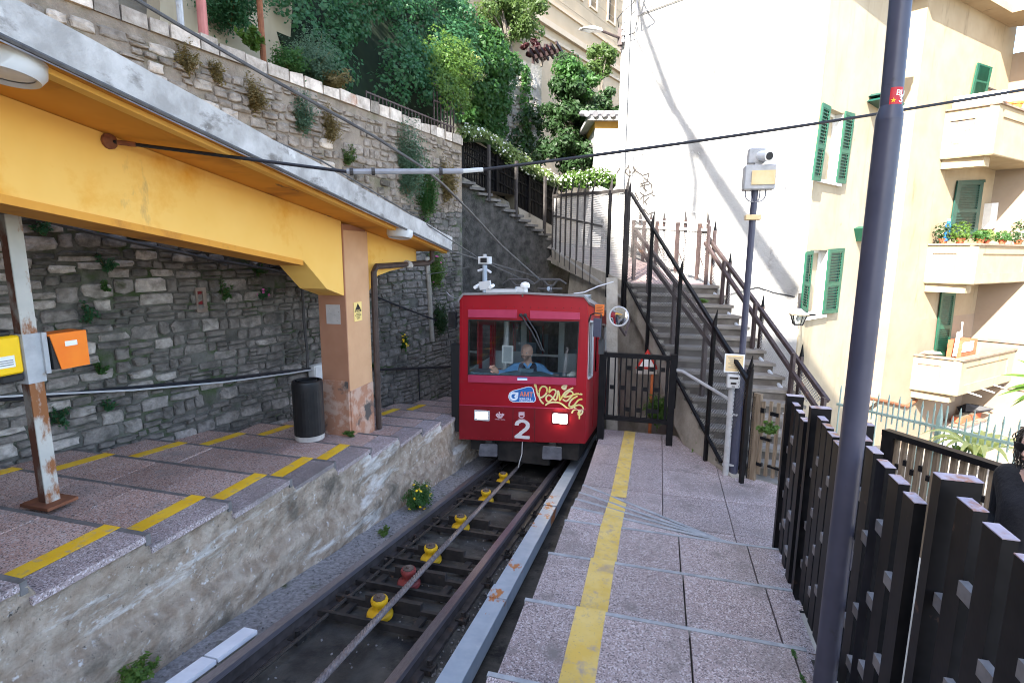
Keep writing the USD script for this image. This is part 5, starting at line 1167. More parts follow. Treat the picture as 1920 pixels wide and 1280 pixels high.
SRF = Frame((L0[0], L0[1], 0), (L1 - L0) * [1, 1, 0], (0, 0, 1))
if SRF.n @ SRF.o > 0: SRF.n = -SRF.n
# n points to the camera side (left); stringer under the left ends
Ls = np.linalg.norm((L1 - L0)[:2])
poly = [(-.25, L0[2] - 1.0)]
for k in range(NS):
    poly += [(Ls * k / NS, L0[2] + rs * (k + .35)), (Ls * (k + 1) / NS, L0[2] + rs * (k + .45))]
top_ = poly[1:]; poly = [(-.25, L0[2] - .9), (-.25, L0[2] - .02)] + top_ + [(Ls, L1[2] - .42), (Ls * .62, L1[2] - 1.15), (Ls * .45, L0[2] + .30), (Ls * .20, L0[2] - .25), (Ls * .2, L0[2] - .9)]
part(ST, 'stringer_wall', SRF.prism(Polygon(poly).buffer(0), -.16, .03), 'old_render')
part(ST, 'stair_soffit', hexa([L0 + [0.02, .5, -.5], L0 + SWD + [0, .5, -.5], L1 + SWD + [0, 0, -.45], L1 + [.02, 0, -.45]], [L0 + [.02, .5, -.35], L0 + SWD + [0, .5, -.35], L1 + SWD + [0, 0, -.28], L1 + [.02, 0, -.28]]), 'old_render')
# left railing of the stairs
LR = thing('stair_railing', 'black iron railing with wire mesh on the left side of the concrete stairs', 'railing', L0)
rl = lambda f, o=.07: None
def frp(fr, pts, off): return [fr.pt(*fr.at(x, y, off), off) for x, y in pts]
O1 = .06
h0, h1 = SRF.at(1404, 716, O1), SRF.at(1183, 362, O1)
b0, b1 = SRF.at(1352, 866, O1), SRF.at(1172, 526, O1)
part(LR, 'handrail', bar(SRF.pt(*h0, O1), SRF.pt(*h1, O1), .04, .042), 'black_iron')
part(LR, 'bottom_rail', bar(SRF.pt(*b0, O1), SRF.pt(*b1, O1), .035, .035), 'black_iron')
for (xb, yb, xt, yt) in ((1170, 590, 1181, 362), (1210, 662, 1226, 420), (1262, 765, 1277, 510), (1325, 872, 1336, 608), (1390, 905, 1405, 712)):
    a, b = SRF.at(xb, yb, O1), SRF.at(xt, yt, O1); u = (a[0] + b[0]) / 2
    part(LR, 'post', SRF.box(u - .021, u + .021, a[1], b[1], O1 - .022, O1 + .022), 'black_iron')
    part(LR, 'spike', spike(SRF, u, b[1], .045, .20, O1, -.05), 'black_iron')
part(LR, 'wire_mesh', mesh_panel(SRF, [b0, b1, h1, h0], .034, .006, O1 - .02, True), 'mesh_wire', kind='stuff')
O2 = -.16
a, b = SRF.at(1400, 700, O2), SRF.at(1191, 432, O2)
for dz in (0, -.20):
    part(LR, 'inner_rail', bar(SRF.pt(a[0], a[1] + dz, O2), SRF.pt(b[0], b[1] + dz, O2), .045, .07), 'brown_iron')
for f in (.0, .28, .55, .82, 1.0):
    u = a[0] + (b[0] - a[0]) * f; v = a[1] + (b[1] - a[1]) * f; zz = L0[2] + (L1[2] - L0[2]) * max(0, u / Ls)
    part(LR, 'inner_post', SRF.box(u - .03, u + .03, zz - .05, v, O2 - .03, O2 + .02), 'brown_iron')
# right railing
R0, R1 = L0 + SWD, L1 + SWD
RRF = Frame((R0[0] + .03, R0[1], 0), (L1 - L0) * [1, 1, 0], (0, 0, 1), SRF.n)
RR = thing('stair_railing', 'brown iron double handrail with wire mesh on the right side of the concrete stairs', 'railing', R0)
for (p, q, w, h, o_, m_) in (((1552, 752), (1312, 424), .05, .055, 0, 'brown_iron'), ((1548, 790), (1322, 455), .05, .05, .10, 'brown_iron'), ((1482, 752), (1319, 521), .045, .045, .05, 'pale_pipe')):
    a, b = RRF.at(*p, o_), RRF.at(*q, o_)
    part(RR, 'handrail' if m_ != 'pale_pipe' else 'lower_pipe', bar(RRF.pt(*a, o_), RRF.pt(*b, o_), w, h) if m_ != 'pale_pipe' else tube([RRF.pt(*a, o_), RRF.pt(*b, o_)], .026, 8), m_)
    if m_ == 'pale_pipe': lo_ = (a, b)
    elif o_ == 0: hi_ = (a, b)
for (xb, yb, xt, yt) in ((1322, 535, 1330, 424), (1354, 594, 1358, 490), (1411, 690, 1417, 568), (1480, 790, 1488, 662), (1540, 860, 1545, 745)):
    a, b = RRF.at(xb, yb, .1), RRF.at(xt, yt, .1); u = b[0]
    part(RR, 'post', RRF.box(u - .028, u + .028, a[1], b[1], .08, .12), 'brown_iron')
for (xb, yb, xt, yt) in ((1334, 545, 1340, 432), (1364, 590, 1368, 492), (1424, 688, 1429, 575), (1497, 800, 1502, 668)):
    a, b = RRF.at(xb, yb, -.03), RRF.at(xt, yt, -.03); u = b[0]
    part(RR, 'post', RRF.box(u - .022, u + .022, a[1], b[1], -.06, -.015), 'brown_iron'); part(RR, 'spike', spike(RRF, u, b[1], .04, .17, -.04), 'black_iron')
part(RR, 'wire_mesh', mesh_panel(RRF, [lo_[0], lo_[1], hi_[1], hi_[0]], .034, .009, -.03, True), 'mesh_pale', kind='stuff')
# footbridge
PB = at_depth(1037, 467, 13.2); PD = at_depth(1128, 463, 12.6)
BRG = thing('footbridge', 'concrete footbridge deck over the track, paved with pinkish tiles', 'footbridge', L1)
def deck(s, t_): return (L1 * (1 - s) + R1 * s) * (1 - t_) + (PB * (1 - s) + PD * s) * t_
for i in range(9):
    for j in range(4):
        s0, s1, t0_, t1_ = j / 4, (j + 1) / 4, i / 9, (i + 1) / 9; e = .004
        q = [deck(s0 + e, t0_ + e), deck(s1 - e, t0_ + e), deck(s1 - e, t1_ - e), deck(s0 + e, t1_ - e)]
        part(BRG, 'paving_tile', hexa([p - [0, 0, .03] for p in q], [p + [0, 0, -.002] for p in q]), 'deck_tile')
q = [L1, R1, PD, PB]
part(BRG, 'deck_slab', hexa([p - [0, 0, .26] for p in q], [p - [0, 0, .034] for p in q]), 'stair_concrete')
# ramp continuing to the left-hand stairs
q = [PB, PD, DF.pt(Ld, zt1, -1.35), DF.pt(Ld, zt1, .02)]
part(BRG, 'deck_slab', hexa([p - [0, 0, .3] for p in q], [p - [0, 0, .01] for p in q]), 'stair_concrete')
BF = Frame((L1[0], L1[1], 0), (PB - L1) * [1, 1, 0], (0, 0, 1)); Lb = np.linalg.norm((PB - L1)[:2])
if BF.n @ BF.o > 0: BF.n = -BF.n
part(BRG, 'edge_beam', BF.quad([(-.05, L1[2] - .30), (Lb, PB[2] - .34), (Lb, PB[2] - .02), (-.05, L1[2] + .02)], -.02, .05), 'old_render')
# abutment below the near end
poly = [BF.at(x, y, -.10) for x, y in ((1070, 497), (1178, 560), (1262, 720), (1300, 860), (1290, 960), (1040, 960), (1060, 600))]
AB = thing('abutment', 'old rendered abutment wall under the footbridge beside the car', 'wall', BF.pt(0, -4))
part(AB, 'wall_face', BF.prism(Polygon(poly).buffer(0), -.6, -.10), 'old_render')
part(AB, 'pier', hull([at_depth(x, y, d_) for x in (1137, 1158) for y in (520, 860) for d_ in (9.0, 9.15)]), 'old_render')
BR = thing('bridge_railing', 'tall dark iron railing with wire mesh on the near side of the footbridge', 'railing', L1)
t0_, t1_ = BF.at(1180, 357, .03), BF.at(1037, 367, .03); c0, c1 = BF.at(1166, 556, .03), BF.at(1037, 466, .03)
part(BR, 'top_rail', bar(BF.pt(*t0_, .03), BF.pt(*t1_, .03), .05, .06), 'dark_iron'); part(BR, 'bottom_rail', bar(BF.pt(*c0, .03), BF.pt(*c1, .03), .05, .05), 'mesh_pale')
part(BR, 'middle_rail', bar(BF.pt(*BF.at(1130, 424, .03), .03), BF.pt(*BF.at(1037, 404, .03), .03), .03, .03), 'mesh_wire')
for x, thick in ((1037.5, 0), (1044, 0), (1052.5, 0), (1062, 0), (1072, 0), (1084, 0), (1097.5, 0), (1112, 0), (1146, 1), (1177, 1)):
    f = (x - 1037) / (1180 - 1037); yt = 367 + (357 - 367) * f; yb = 466 + (556 - 466) * (x - 1037) / (1166 - 1037)
    u, vt = BF.at(x, yt, .04); _, vb = BF.at(x, yb + 16, .04); w = .025 if thick else .015
    part(BR, 'post', BF.box(u - w, u + w, vb, vt + .02, .03, .03 + 2 * w), 'dark_iron' if not thick else 'black_iron')
    part(BR, 'spike', spike(BF, u, vt + .02, .05 if thick else .03, .26, .05, -.16 if not thick else -.07), 'dark_iron')
part(BR, 'wire_mesh', mesh_panel(BF, [c0, c1, t1_, t0_], .045, .019, .02), 'mesh_pale', kind='stuff')
# railing along the wall side of the bridge
RF = Frame((R1[0], R1[1], 0), (PD - R1) * [1, 1, 0], (0, 0, 1)); Lr = np.linalg.norm((PD - R1)[:2])
if RF.n @ RF.o > 0: RF.n = -RF.n
WR = thing('bridge_railing', 'rusty railing with wire mesh along the white building side of the footbridge', 'railing', R1)
tA, tB = RF.at(1326, 419, 0), RF.at(1127, 408, 0); mA, mB = RF.at(1326, 431, 0), RF.at(1127, 421, 0); bA, bB = RF.at(1326, 522, 0), RF.at(1130, 460, 0)
for (p, q, w, m_) in ((tA, tB, .022, 'mesh_pale'), (mA, mB, .05, 'mesh_pale'), (bA, bB, .05, 'mesh_pale')):
    part(WR, 'rail', bar(RF.pt(*p), RF.pt(*q), w), m_)
for x in (1131, 1139, 1150, 1170, 1189, 1209, 1233, 1272, 1313):
    f = (x - 1127) / (1326 - 1127); u, vt = RF.at(x, 410 + 10 * f, .03); _, vb = RF.at(x, 462 + 66 * f, .03)
    part(WR, 'post', RF.box(u - .03, u + .03, vb, vt, .015, .06), 'brown_iron')
    part(WR, 'post', RF.box(u - .14, u - .10, vb, vt + .05, -.06, -.02), 'brown_iron'); part(WR, 'spike', spike(RF, u - .12, vt + .05, .035, .16, -.04, .03), 'dark_iron')
    part(WR, 'brace', bar(RF.pt(u, vb + .45, .03), RF.pt(u - .12, vb + .15, -.04), .015), 'brown_iron')
part(WR, 'wire_mesh', mesh_panel(RF, [bA, bB, mB, mA], .040, .014, -.02), 'mesh_pale', kind='stuff')

# ------------------------------------------------------------------ gate at the end of the landing
GY = 7.72
GF = Frame((0, GY, 0), (1, 0, 0), (0, 0, 1), (0, -1, 0))
GT = thing('gate', 'black iron gate across the end of the platform landing beside the car', 'gate', (0, GY, LZ))
ga = GF.at(1120, 800); gb = GF.at(1262, 800); zt_ = GF.at(1190, 667)[1]; zl = GF.at(1190, 786)[1]
part(GT, 'gate_post', GF.box(ga[0], ga[0] + .10, LZ - .4, zt_ + .04, -.05, .05), 'black_iron'); part(GT, 'gate_post', GF.box(gb[0] - .09, gb[0], LZ - .4, zt_ + .05, -.05, .05), 'black_iron')
part(GT, 'top_rail', GF.box(ga[0] + .10, gb[0] - .09, zt_ - .035, zt_ + .03, -.03, .03), 'black_iron'); part(GT, 'bottom_rail', GF.box(ga[0] + .10, gb[0] - .09, zl - .03, zl + .03, -.03, .03), 'black_iron')
part(GT, 'side_rail', GF.box(ga[0] + .11, ga[0] + .15, zl, zt_ - .03, -.02, .02), 'black_iron'); part(GT, 'side_rail', GF.box(gb[0] - .14, gb[0] - .10, zl, zt_ - .03, -.02, .02), 'black_iron')
nb = 10; du = (gb[0] - .14 - ga[0] - .15) / nb
for k in range(1, nb):
    u = ga[0] + .15 + du * k; part(GT, 'bar', GF.box(u - .010, u + .010, zl + .03, zt_ - .035, -.012, .012), 'black_iron')
for yy_, ks in ((690, (3, 5, 7, 9)), (728, (0, 2, 4, 6, 8)), (768, (3, 5, 7, 8))):
    v = GF.at(1190, yy_)[1]
    for k in ks: part(GT, 'cross_piece', GF.box(ga[0] + .15 + du * k + .011, ga[0] + .15 + du * (k + 1) - .011, v - .03, v + .03, -.01, .012), 'black_iron')
tp = on_z(1360, 889, LZ)
hr = [GF.pt(gb[0], GF.at(1262, 693)[1], .02), GF.pt(gb[0] + .08, GF.at(1262, 693)[1], .06)]
hr.append(np.array([tp[0], tp[1], 0]) + [0, 0, at_depth(1356, 744, (ROT.T @ tp)[2])[2]])
single('grey_handrail', tube(hr, .022, 8), 'grey_paint', 'round grey handrail from the black gate to the thin card reader post', 'handrail')
# ------------------------------------------------------------------ camera post, card reader and notice
cp = on_z(1374, 888, LZ); Dc = (ROT.T @ cp)[2]
CP = thing('camera_post', 'dark post carrying a lamp box and a surveillance camera in front of the stairs', 'post', cp)
zup = lambda py, D=Dc, px=1390: at_depth(px, py, D)[2]
part(CP, 'lower_shaft', tube([cp + [0, 0, -.1], [cp[0], cp[1], zup(690)]], .055, 12), 'pole_paint'); part(CP, 'upper_shaft', tube([[cp[0], cp[1], zup(695)], [cp[0], cp[1], zup(366)]], .037, 12), 'pole_paint')
part(CP, 'clamp', moved(cbox(-.085, .085, -.06, .06, -.03, .03, .006), (cp[0], cp[1], zup(413))), 'sign_cream')
zz0, zz1 = zup(367), zup(326); cz = (zz0 + zz1) / 2
part(CP, 'lamp_box', moved(cbox(-.165, .165, -.10, .10, zz0 - cz, zz1 - cz, .012), (cp[0] + .03, cp[1], cz)), 'grey_paint')
part(CP, 'lamp_window', moved(box(-.09, .155, -.112, -.101, (zz0 - cz) * .62, (zz1 - cz) * .52), (cp[0] + .03, cp[1], cz)), 'sign_cream')
part(CP, 'window_frame', moved(cat([box(-.10, .165, -.108, -.1005, -.075, -.062), box(-.10, .165, -.108, -.1005, .058, .070)]), (cp[0] + .03, cp[1], cz)), 'lamp_case')
zc0_, zc1_ = zup(322), zup(297); cz2 = (zc0_ + zc1_) / 2
part(CP, 'camera_box', moved(cbox(-.13, .05, -.03, .10, zc0_ - cz2, zc1_ - cz2, .01), (cp[0] + .03, cp[1], cz2)), 'grey_paint')
part(CP, 'camera_lens', cat([tube([(cp[0] + .03, cp[1], cz2), (cp[0] + .10, cp[1] - .15, cz2 - .03)], .058, 14)]), 'white_paint')
part(CP, 'lens_glass', tube([(cp[0] + .098, cp[1] - .146, cz2 - .029), (cp[0] + .104, cp[1] - .157, cz2 - .031)], .042, 14), 'black_plastic')
part(CP, 'camera_bracket', bar((cp[0], cp[1], zz1), (cp[0], cp[1], zc0_ + .05), .05), 'grey_paint')
for i, dx_ in enumerate((-.10, -.04, .05, .11)):
    part(CP, 'cable_loop', tube(np.vstack([bez((cp[0] + dx_, cp[1] - .02, zz0), (cp[0] + dx_ * 1.2, cp[1] - .02, zz0 - .14), (cp[0] + .01, cp[1] - .03, zz0 - .13), 8)]), .008, 5), 'conduit_grey')
NTC = thing('notice_board', 'small pale notice fixed to the dark camera post by the stairs', 'notice', (cp[0], cp[1] - .09, zup(697)))
a0, a1 = on_y(1357, 697, cp[1] - .085), on_y(1397, 665, cp[1] - .085)
part(NTC, 'plate', box(a0[0], a1[0], cp[1] - .092, cp[1] - .07, a0[2], a1[2]), 'white_paint'); part(NTC, 'paper', box(a0[0] + .015, a1[0] - .015, cp[1] - .0945, cp[1] - .0925, a0[2] + .015, a1[2] - .012), 'sign_cream')
NFm = Frame((0, cp[1] - .0945, 0), (1, 0, 0), (0, 0, 1), (0, -1, 0)); um = (a0[0] + a1[0]) / 2
part(NTC, 'printed_lines', cat([NFm.box(um - wd, um + wd, a1[2] - .045 - .024 * i, a1[2] - .038 - .024 * i, 0, .0012) for i, wd in enumerate((.075, .06, .05, .07, .04, .065))]), 'ink_grey')
CRP = thing('card_reader', 'grey card reader on a thin grey post beside the dark camera post', 'card reader', tp)
Dt = (ROT.T @ tp)[2]
part(CRP, 'post', tube([tp + [0, 0, -.05], [tp[0], tp[1], at_depth(1372, 716, Dt)[2]]], .036, 12), 'grey_paint')
rz0, rz1 = at_depth(1370, 718, Dt)[2], at_depth(1370, 693, Dt)[2]
part(CRP, 'reader_box', cbox(tp[0] - .07, tp[0] + .075, tp[1] - .09, tp[1] + .03, rz0, rz1, .012), 'lamp_case')
part(CRP, 'reader_slot', cat([box(tp[0] - .045, tp[0] + .05, tp[1] - .093, tp[1] - .089, rz1 - .05, rz1 - .025), box(tp[0] - .03, tp[0] + .035, tp[1] - .093, tp[1] - .089, rz0 + .05, rz0 + .075), box(tp[0] - .015, tp[0] + .02, tp[1] - .093, tp[1] - .089, rz0 + .02, rz0 + .03)]), 'ink')
part(CRP, 'pipe_clip', cat([box(tp[0] - .045, cp[0], tp[1] - .01, tp[1] + .015, z_ - .012, z_ + .012) for z_ in (rz0 - .35, rz0 - 1.0)]), 'grey_paint')
# round mirror on a bracket
mc = at_depth(1160.5, 593, 7.75); mn = unit(ROT @ np.array([-.50, .06, -.86]))
RM = thing('traffic_mirror', 'round convex mirror on a bracket beside the car', 'mirror', mc)
prof = [(0, .03)] + [(.150 * math.sin(t_), .03 - .16 * (1 - math.cos(t_))) for t_ in np.linspace(.1, 1.0, 9)]
prof = [(0.128 * k / 9, .028 - .022 * (k / 9) ** 2) for k in range(10)][::-1]
part(RM, 'mirror_glass', lathe(prof, 36, mc, mn), 'mirror', smooth=True)
part(RM, 'rim', lathe([(.128, -.012), (.148, -.012), (.150, .010), (.140, .018), (.127, .010)], 36, mc, mn), 'lamp_case', smooth=30)
part(RM, 'mirror_back', lathe([(0, -.02), (.14, -.011)], 30, mc, mn), 'dark_iron')
part(RM, 'bracket', tube([mc - mn * .02 + [0, 0, -.13], mc + [.03, .12, -.2], at_depth(1172, 628, 8.3), at_depth(1180, 600, 8.6)], .02, 8), 'brown_iron')
a = at_depth(1118, 589, 8.2); b = at_depth(1130, 570, 8.2)
OS = thing('small_orange_sign', 'small orange notice behind the car mirror on the right', 'sign', a)
OFr = Frame(a, (1, 0, 0), (0, 0, 1), (0, -1, 0))
part(OS, 'plate', OFr.box(-.02, .12, -.02, b[2] - a[2], 0, .01), 'sign_orange'); part(OS, 'printed_lines', cat([OFr.box(.0, .10 - .02 * (i % 2), .02 + .025 * i, .028 + .025 * i, .010, .012) for i in range(5)]), 'ink')
# warning triangle behind the gate
tc = at_depth(1213, 688, 8.8)
TFm = Frame(tc, unit([1, .12, 0]), (0, 0, 1)); 
if TFm.n[1] > 0: TFm.n = -TFm.n
TS = thing('warning_sign', 'white triangle sign with a red border on an orange post behind the gate', 'sign', tc - [0, 0, .9])
tri = Polygon([(-.19, -.03), (.19, -.03), (0, .30)])
part(TS, 'red_border', TFm.prism(tri.difference(tri.buffer(-.035)), 0, .012), 'sign_red'); part(TS, 'white_field', TFm.prism(tri.buffer(-.036), 0, .008), 'white_paint')
part(TS, 'plate_below', TFm.box(-.17, .17, -.115, -.04, 0, .01), 'raw_cement')
part(TS, 'post', tube([TFm.pt(.10, -.04, -.03), TFm.pt(.10, -1.2, -.03)], .03, 10), 'sign_post_orange')

# ------------------------------------------------------------------ slatted side gate by the stairs foot
A_ = on_z(1408, 897, LZ); B_ = A_ + np.array([.55, -.45, 0])
SG = Frame((A_[0], A_[1], 0), [B_[0] - A_[0], B_[1] - A_[1], 0], (0, 0, 1)); Lg = np.linalg.norm((B_ - A_)[:2])
if SG.n @ SG.o > 0: SG.n = -SG.n
SD = thing('slatted_gate', 'gate of weathered slats between the stairs foot and the black fence', 'gate', A_)
gz = lambda px, py: SG.at(px, py)
for (x, y0, y1, w, m_) in ((1407, 692, 900, .03, 'black_iron'), (1423, 737, 908, .045, 'wood_weathered'), (1417, 742, 905, .02, 'black_iron')):
    u, vt = gz(x, y0); _, vb = gz(x, y1); part(SD, 'gate_post', SG.box(u - w, u + w, vb, vt, -.03 if m_ != 'wood_weathered' else -.02, .03), m_)
u, vt = gz(1404, 692); part(SD, 'spike', spike(SG, u + .02, vt, .045, .18, 0, .02), 'black_iron')
for x, y0, y1 in ((1433, 752, 892), (1447, 752, 896), (1461, 755, 900), (1475, 757, 905)):
    u, vt = gz(x, y0); _, vb = gz(x, y1); part(SD, 'slat', SG.box(u - .018, u + .018, vb, vt, -.012, .012), 'wood_weathered')
for (x0, x1, y) in ((1414, 1428, 740), (1426, 1434, 768), (1446, 1461, 776), (1427, 1446, 822), (1413, 1428, 868), (1440, 1462, 876)):
    u0, v0 = gz(x0, y - 5); u1, v1 = gz(x1, y + 6); part(SD, 'cross_piece', SG.box(min(u0, u1), max(u0, u1), min(v0, v1), max(v0, v1), -.02, .02), 'black_iron')
u0, v0 = gz(1456, 892); u1, v1 = gz(1478, 780)
CB = thing('grey_cabinet', 'narrow grey metal cabinet beside the slatted gate and black fence', 'cabinet', SG.pt(u0, v0))
part(CB, 'housing', SG.box(min(u0, u1), max(u0, u1), v0, v1, -.12, -.02), 'cabinet_grey'); part(CB, 'lid', SG.box(min(u0, u1) - .008, max(u0, u1) + .008, v1, v1 + .015, -.125, -.015), 'lamp_case')

# ------------------------------------------------------------------ the black fence in the right foreground
BFN = thing('black_fence', 'tall black steel fence of upright slats in the right foreground', 'fence', (1.1, 3, zs(3, 1.8)))
posts = [(4.85, -1.17), (4.05, -1.05), (3.245, -.915), (2.185, -.79), (1.12, -.67), (.06, -.55)]
FXc = lambda y: 1.03 + .03 * (y - 3.0)
def plate(x0, x1, y0, y1, zt, zb, name):
    pth = part(BFN, name, box(x0, x1, y0, y1, zb, zt), 'black_iron')
    part(pth, 'worn_top', box(x0 - .0015, x1 + .0015, y0 - .0015, y1 + .0015, zt + .0002, zt + .004), 'iron_sky_sheen')  # thin cap carrying the painted sky sheen and rust
for y, zt in posts:
    plate(FXc(y) + .008, FXc(y) + .135, y - .03, y + .03, zt, zs(y, 2.0), 'post')
for (yb_, zb_), (ya_, _z) in zip(posts[:-1], posts[1:]):
    L_p = yb_ - ya_; nS = int(round((L_p - .18) / .178)) ; pit = (L_p - .06) / (nS + .35); zt = zb_ - .037; prev = yb_ - .03
    for k in range(nS):
        y = yb_ - .03 - .055 - .06 - pit * k; xx = FXc(yb_) + .065 - .085 * (yb_ - y)
        plate(xx - .021, xx + .021, y - .05, y + .05, zt, zs(y, 1.86), 'slat')
        for h_ in ((.25, .62, .98) if k % 2 else (.40, .80, 1.10)):
            if zt - h_ - .05 > zs(y, 1.8): part(BFN, 'link', box(xx - .016, xx + .012, y + .0505, prev - .0005, zt - h_ - .055, zt - h_), 'lit_link_iron')
        prev = y - .05
# foreground pole
pc = on_slope(1546, 1275, 1.8)
FPo = thing('dark_pole', 'tall dark blue grey steel pole standing in the right foreground', 'pole', pc)
Dp = (ROT.T @ pc)[2]; zcol = at_depth(1640, 213, 2.72)[2]
pzt = 1.75
zc_ = on_y(1640, 214, pc[1])[2]
part(FPo, 'lower_shaft', tube([pc + [0, 0, -.3], [pc[0], pc[1], zc_ - .03]], .0535, 28), 'pole_paint', smooth=40)
part(FPo, 'collar', lathe([(.0535, -.032), (.052, -.01), (.045, .02), (.0425, .03)], 28, (pc[0], pc[1], zc_)), 'pole_paint', smooth=60)
part(FPo, 'upper_shaft', tube([[pc[0], pc[1], zc_ + .025], [pc[0] - .09, pc[1], zc_ + 4.5]], .0425, 28), 'pole_paint', smooth=40)
zh = on_y(1560, 1030, pc[1])[2]
part(FPo, 'hatch', moved(cbox(.035, .062, -.035, .02, -.09, .09, .008), (pc[0] - .01, pc[1], zh)), 'pole_paint')
# red sticker wrapped on the pole
STK = thing('pole_sticker', 'red sticker with white letters and a yellow star on the dark pole', 'sticker', (pc[0], pc[1] - .05, zc_ + .03))
def wrap(frv, th0, th1, z0, z1, rad, n_=10):
    an = np.linspace(th0, th1, n_ + 1); V = []; F = []
    for a__ in an: V += [(pc[0] + rad * math.sin(a__), pc[1] - rad * math.cos(a__), z0), (pc[0] + rad * math.sin(a__), pc[1] - rad * math.cos(a__), z1)]
    for i in range(n_): F.append((2 * i, 2 * i + 2, 2 * i + 3, 2 * i + 1))
    return np.array(V), np.array(F)
zs0, zs1 = zc_ + .028, on_y(1650, 170, pc[1])[2]
part(STK, 'sticker_sheet', wrap(0, -.50, .75, zs0, zs1, .0431), 'sticker_red')
def on_pole(m, th_c, zb_, rad=.0432):       # bend flat lettering round the pole
    v = np.asarray(m.vertices); a__ = th_c + v[:, 0] / rad
    return np.stack([pc[0] + (rad + v[:, 2]) * np.sin(a__), pc[1] - (rad + v[:, 2]) * np.cos(a__), zb_ + v[:, 1]], 1), np.asarray(m.faces)
part(STK, 'lettering', on_pole(meshkit.text_mesh('BLA', .022, .0008, True), .0, zs1 - .034), 'label_white'); part(STK, 'lettering', on_pole(meshkit.text_mesh('3', .026, .0008, True), .30, zs0 + .008), 'label_white')
star = Polygon([(math.cos(math.pi / 2 + i * math.pi / 5) * (.011 if i % 2 == 0 else .0045), math.sin(math.pi / 2 + i * math.pi / 5) * (.011 if i % 2 == 0 else .0045)) for i in range(10)])
part(STK, 'star', on_pole(trimesh.creation.extrude_polygon(star, .0008, engine='earcut'), -.15, zs0 + .016), 'cloth_yellow')

# ------------------------------------------------------------------ second fence on the lower path
A2, B2 = at_depth(1670, 812, 4.9), at_depth(1905, 886, 3.95)
F2 = Frame((A2[0], A2[1], 0), (B2 - A2) * [1, 1, 0], (0, 0, 1)); L2 = np.linalg.norm((B2 - A2)[:2])
if F2.n @ F2.o > 0: F2.n = -F2.n
SF2 = thing('path_railing', 'dark railing with thin brown slats on the lower path behind the black fence', 'railing', A2 - [0, 0, 1])
za, zb2 = A2[2], B2[2]
part(SF2, 'top_rail', bar(F2.pt(-.05, za, 0), F2.pt(L2, zb2, 0), .09, .05), 'black_iron')
for u in (0.0, ): part(SF2, 'end_post', F2.box(-.05, .06, za - 1.1, za, -.04, .04), 'black_iron')
for k in range(1, 14):
    u = L2 * k / 14; zt_ = za + (zb2 - za) * u / L2
    part(SF2, 'slat', F2.box(u - .02, u + .02, zt_ - 1.0, zt_ - .03, -.015, .015), 'wood_weathered')
    for dz in ((.20, .55) if k % 2 else (.26, .62)): part(SF2, 'link', F2.box(u - .055, u - .021, zt_ - dz - .05, zt_ - dz, -.01, .018), 'black_iron')
# green spiked fence
A3, B3 = at_depth(1570, 757, 8.8), at_depth(1960, 846, 6.2)
F3 = Frame((A3[0], A3[1], 0), (B3 - A3) * [1, 1, 0], (0, 0, 1)); L3 = np.linalg.norm((B3 - A3)[:2])
if F3.n @ F3.o > 0: F3.n = -F3.n
GFn = thing('spiked_fence', 'pale green iron fence with spear points in front of the balcony house', 'fence', A3 - [0, 0, 1])
z3 = lambda u: A3[2] + (B3[2] - A3[2]) * u / L3
for dz in (0, -.95): part(GFn, 'rail', bar(F3.pt(0, z3(0) + dz, 0), F3.pt(L3, z3(L3) + dz, 0), .045, .035), 'green_iron')
nb = 34
for k in range(nb):
    u = L3 * (k + .5) / nb; big = k % 2 == 0; hh = .22 if big else .10
    if abs(k - 19) < .5:
        part(GFn, 'post', F3.box(u - .025, u + .025, z3(u) - 1.0, z3(u) + .15, -.025, .025), 'green_iron'); part(GFn, 'finial', spike(F3, u, z3(u) + .15, .045, .18, 0), 'green_iron'); continue
    part(GFn, 'bar', F3.box(u - .007, u + .007, z3(u) - (1.0 if big else .12), z3(u) + hh, -.009, .009), 'green_iron'); part(GFn, 'spear', spike(F3, u, z3(u) + hh, .022, .10, 0), 'green_iron')
# ================================================================== buildings on the right
CC = at_depth(1500, 600, 10.2) * [1, 1, 0]; SLft = at_depth(1157, 300, 11.3) * [1, 1, 0]
STF = Frame(SLft, CC - SLft, (0, 0, 1)); LS = np.linalg.norm(CC - SLft)
if STF.n @ STF.o > 0: STF.n = -STF.n
cu = ROT @ [1.21, 0, 1.0]; cu[2] = 0
CRF = Frame(CC, cu, (0, 0, 1))
if CRF.n @ CRF.o > 0: CRF.n = -CRF.n
CRW = CRF.at(1655, 300)[0]
def hpoly(pts, z0, z1): return Frame((0, 0, 0), (1, 0, 0), (0, 1, 0)).prism(Polygon(pts), z0, z1)
WB = thing('white_building', 'white stuccoed building with cream side and green shutters beside the stairs', 'building', CC + [0, 0, -5])
ZR = 5.5
part(WB, 'stucco_wall', STF.box(0, LS - .55, -6, ZR, -.3, 0), 'stucco'); part(WB, 'rough_corner_strip', STF.box(LS - .55, LS - .02, -6, ZR, -.3, .004), 'stucco')
pr = Polygon([STF.at(x, y) for x, y in ((1455, 330), (1475, 270), (1497, 300), (1490, 520), (1500, 700), (1440, 760), (1425, 620), (1450, 480))]).buffer(.05)
part(WB, 'worn_render', STF.prism(pr.intersection(shapely.box(0, -6, LS - .56, ZR)), -.01, .012), 'stucco_rough')
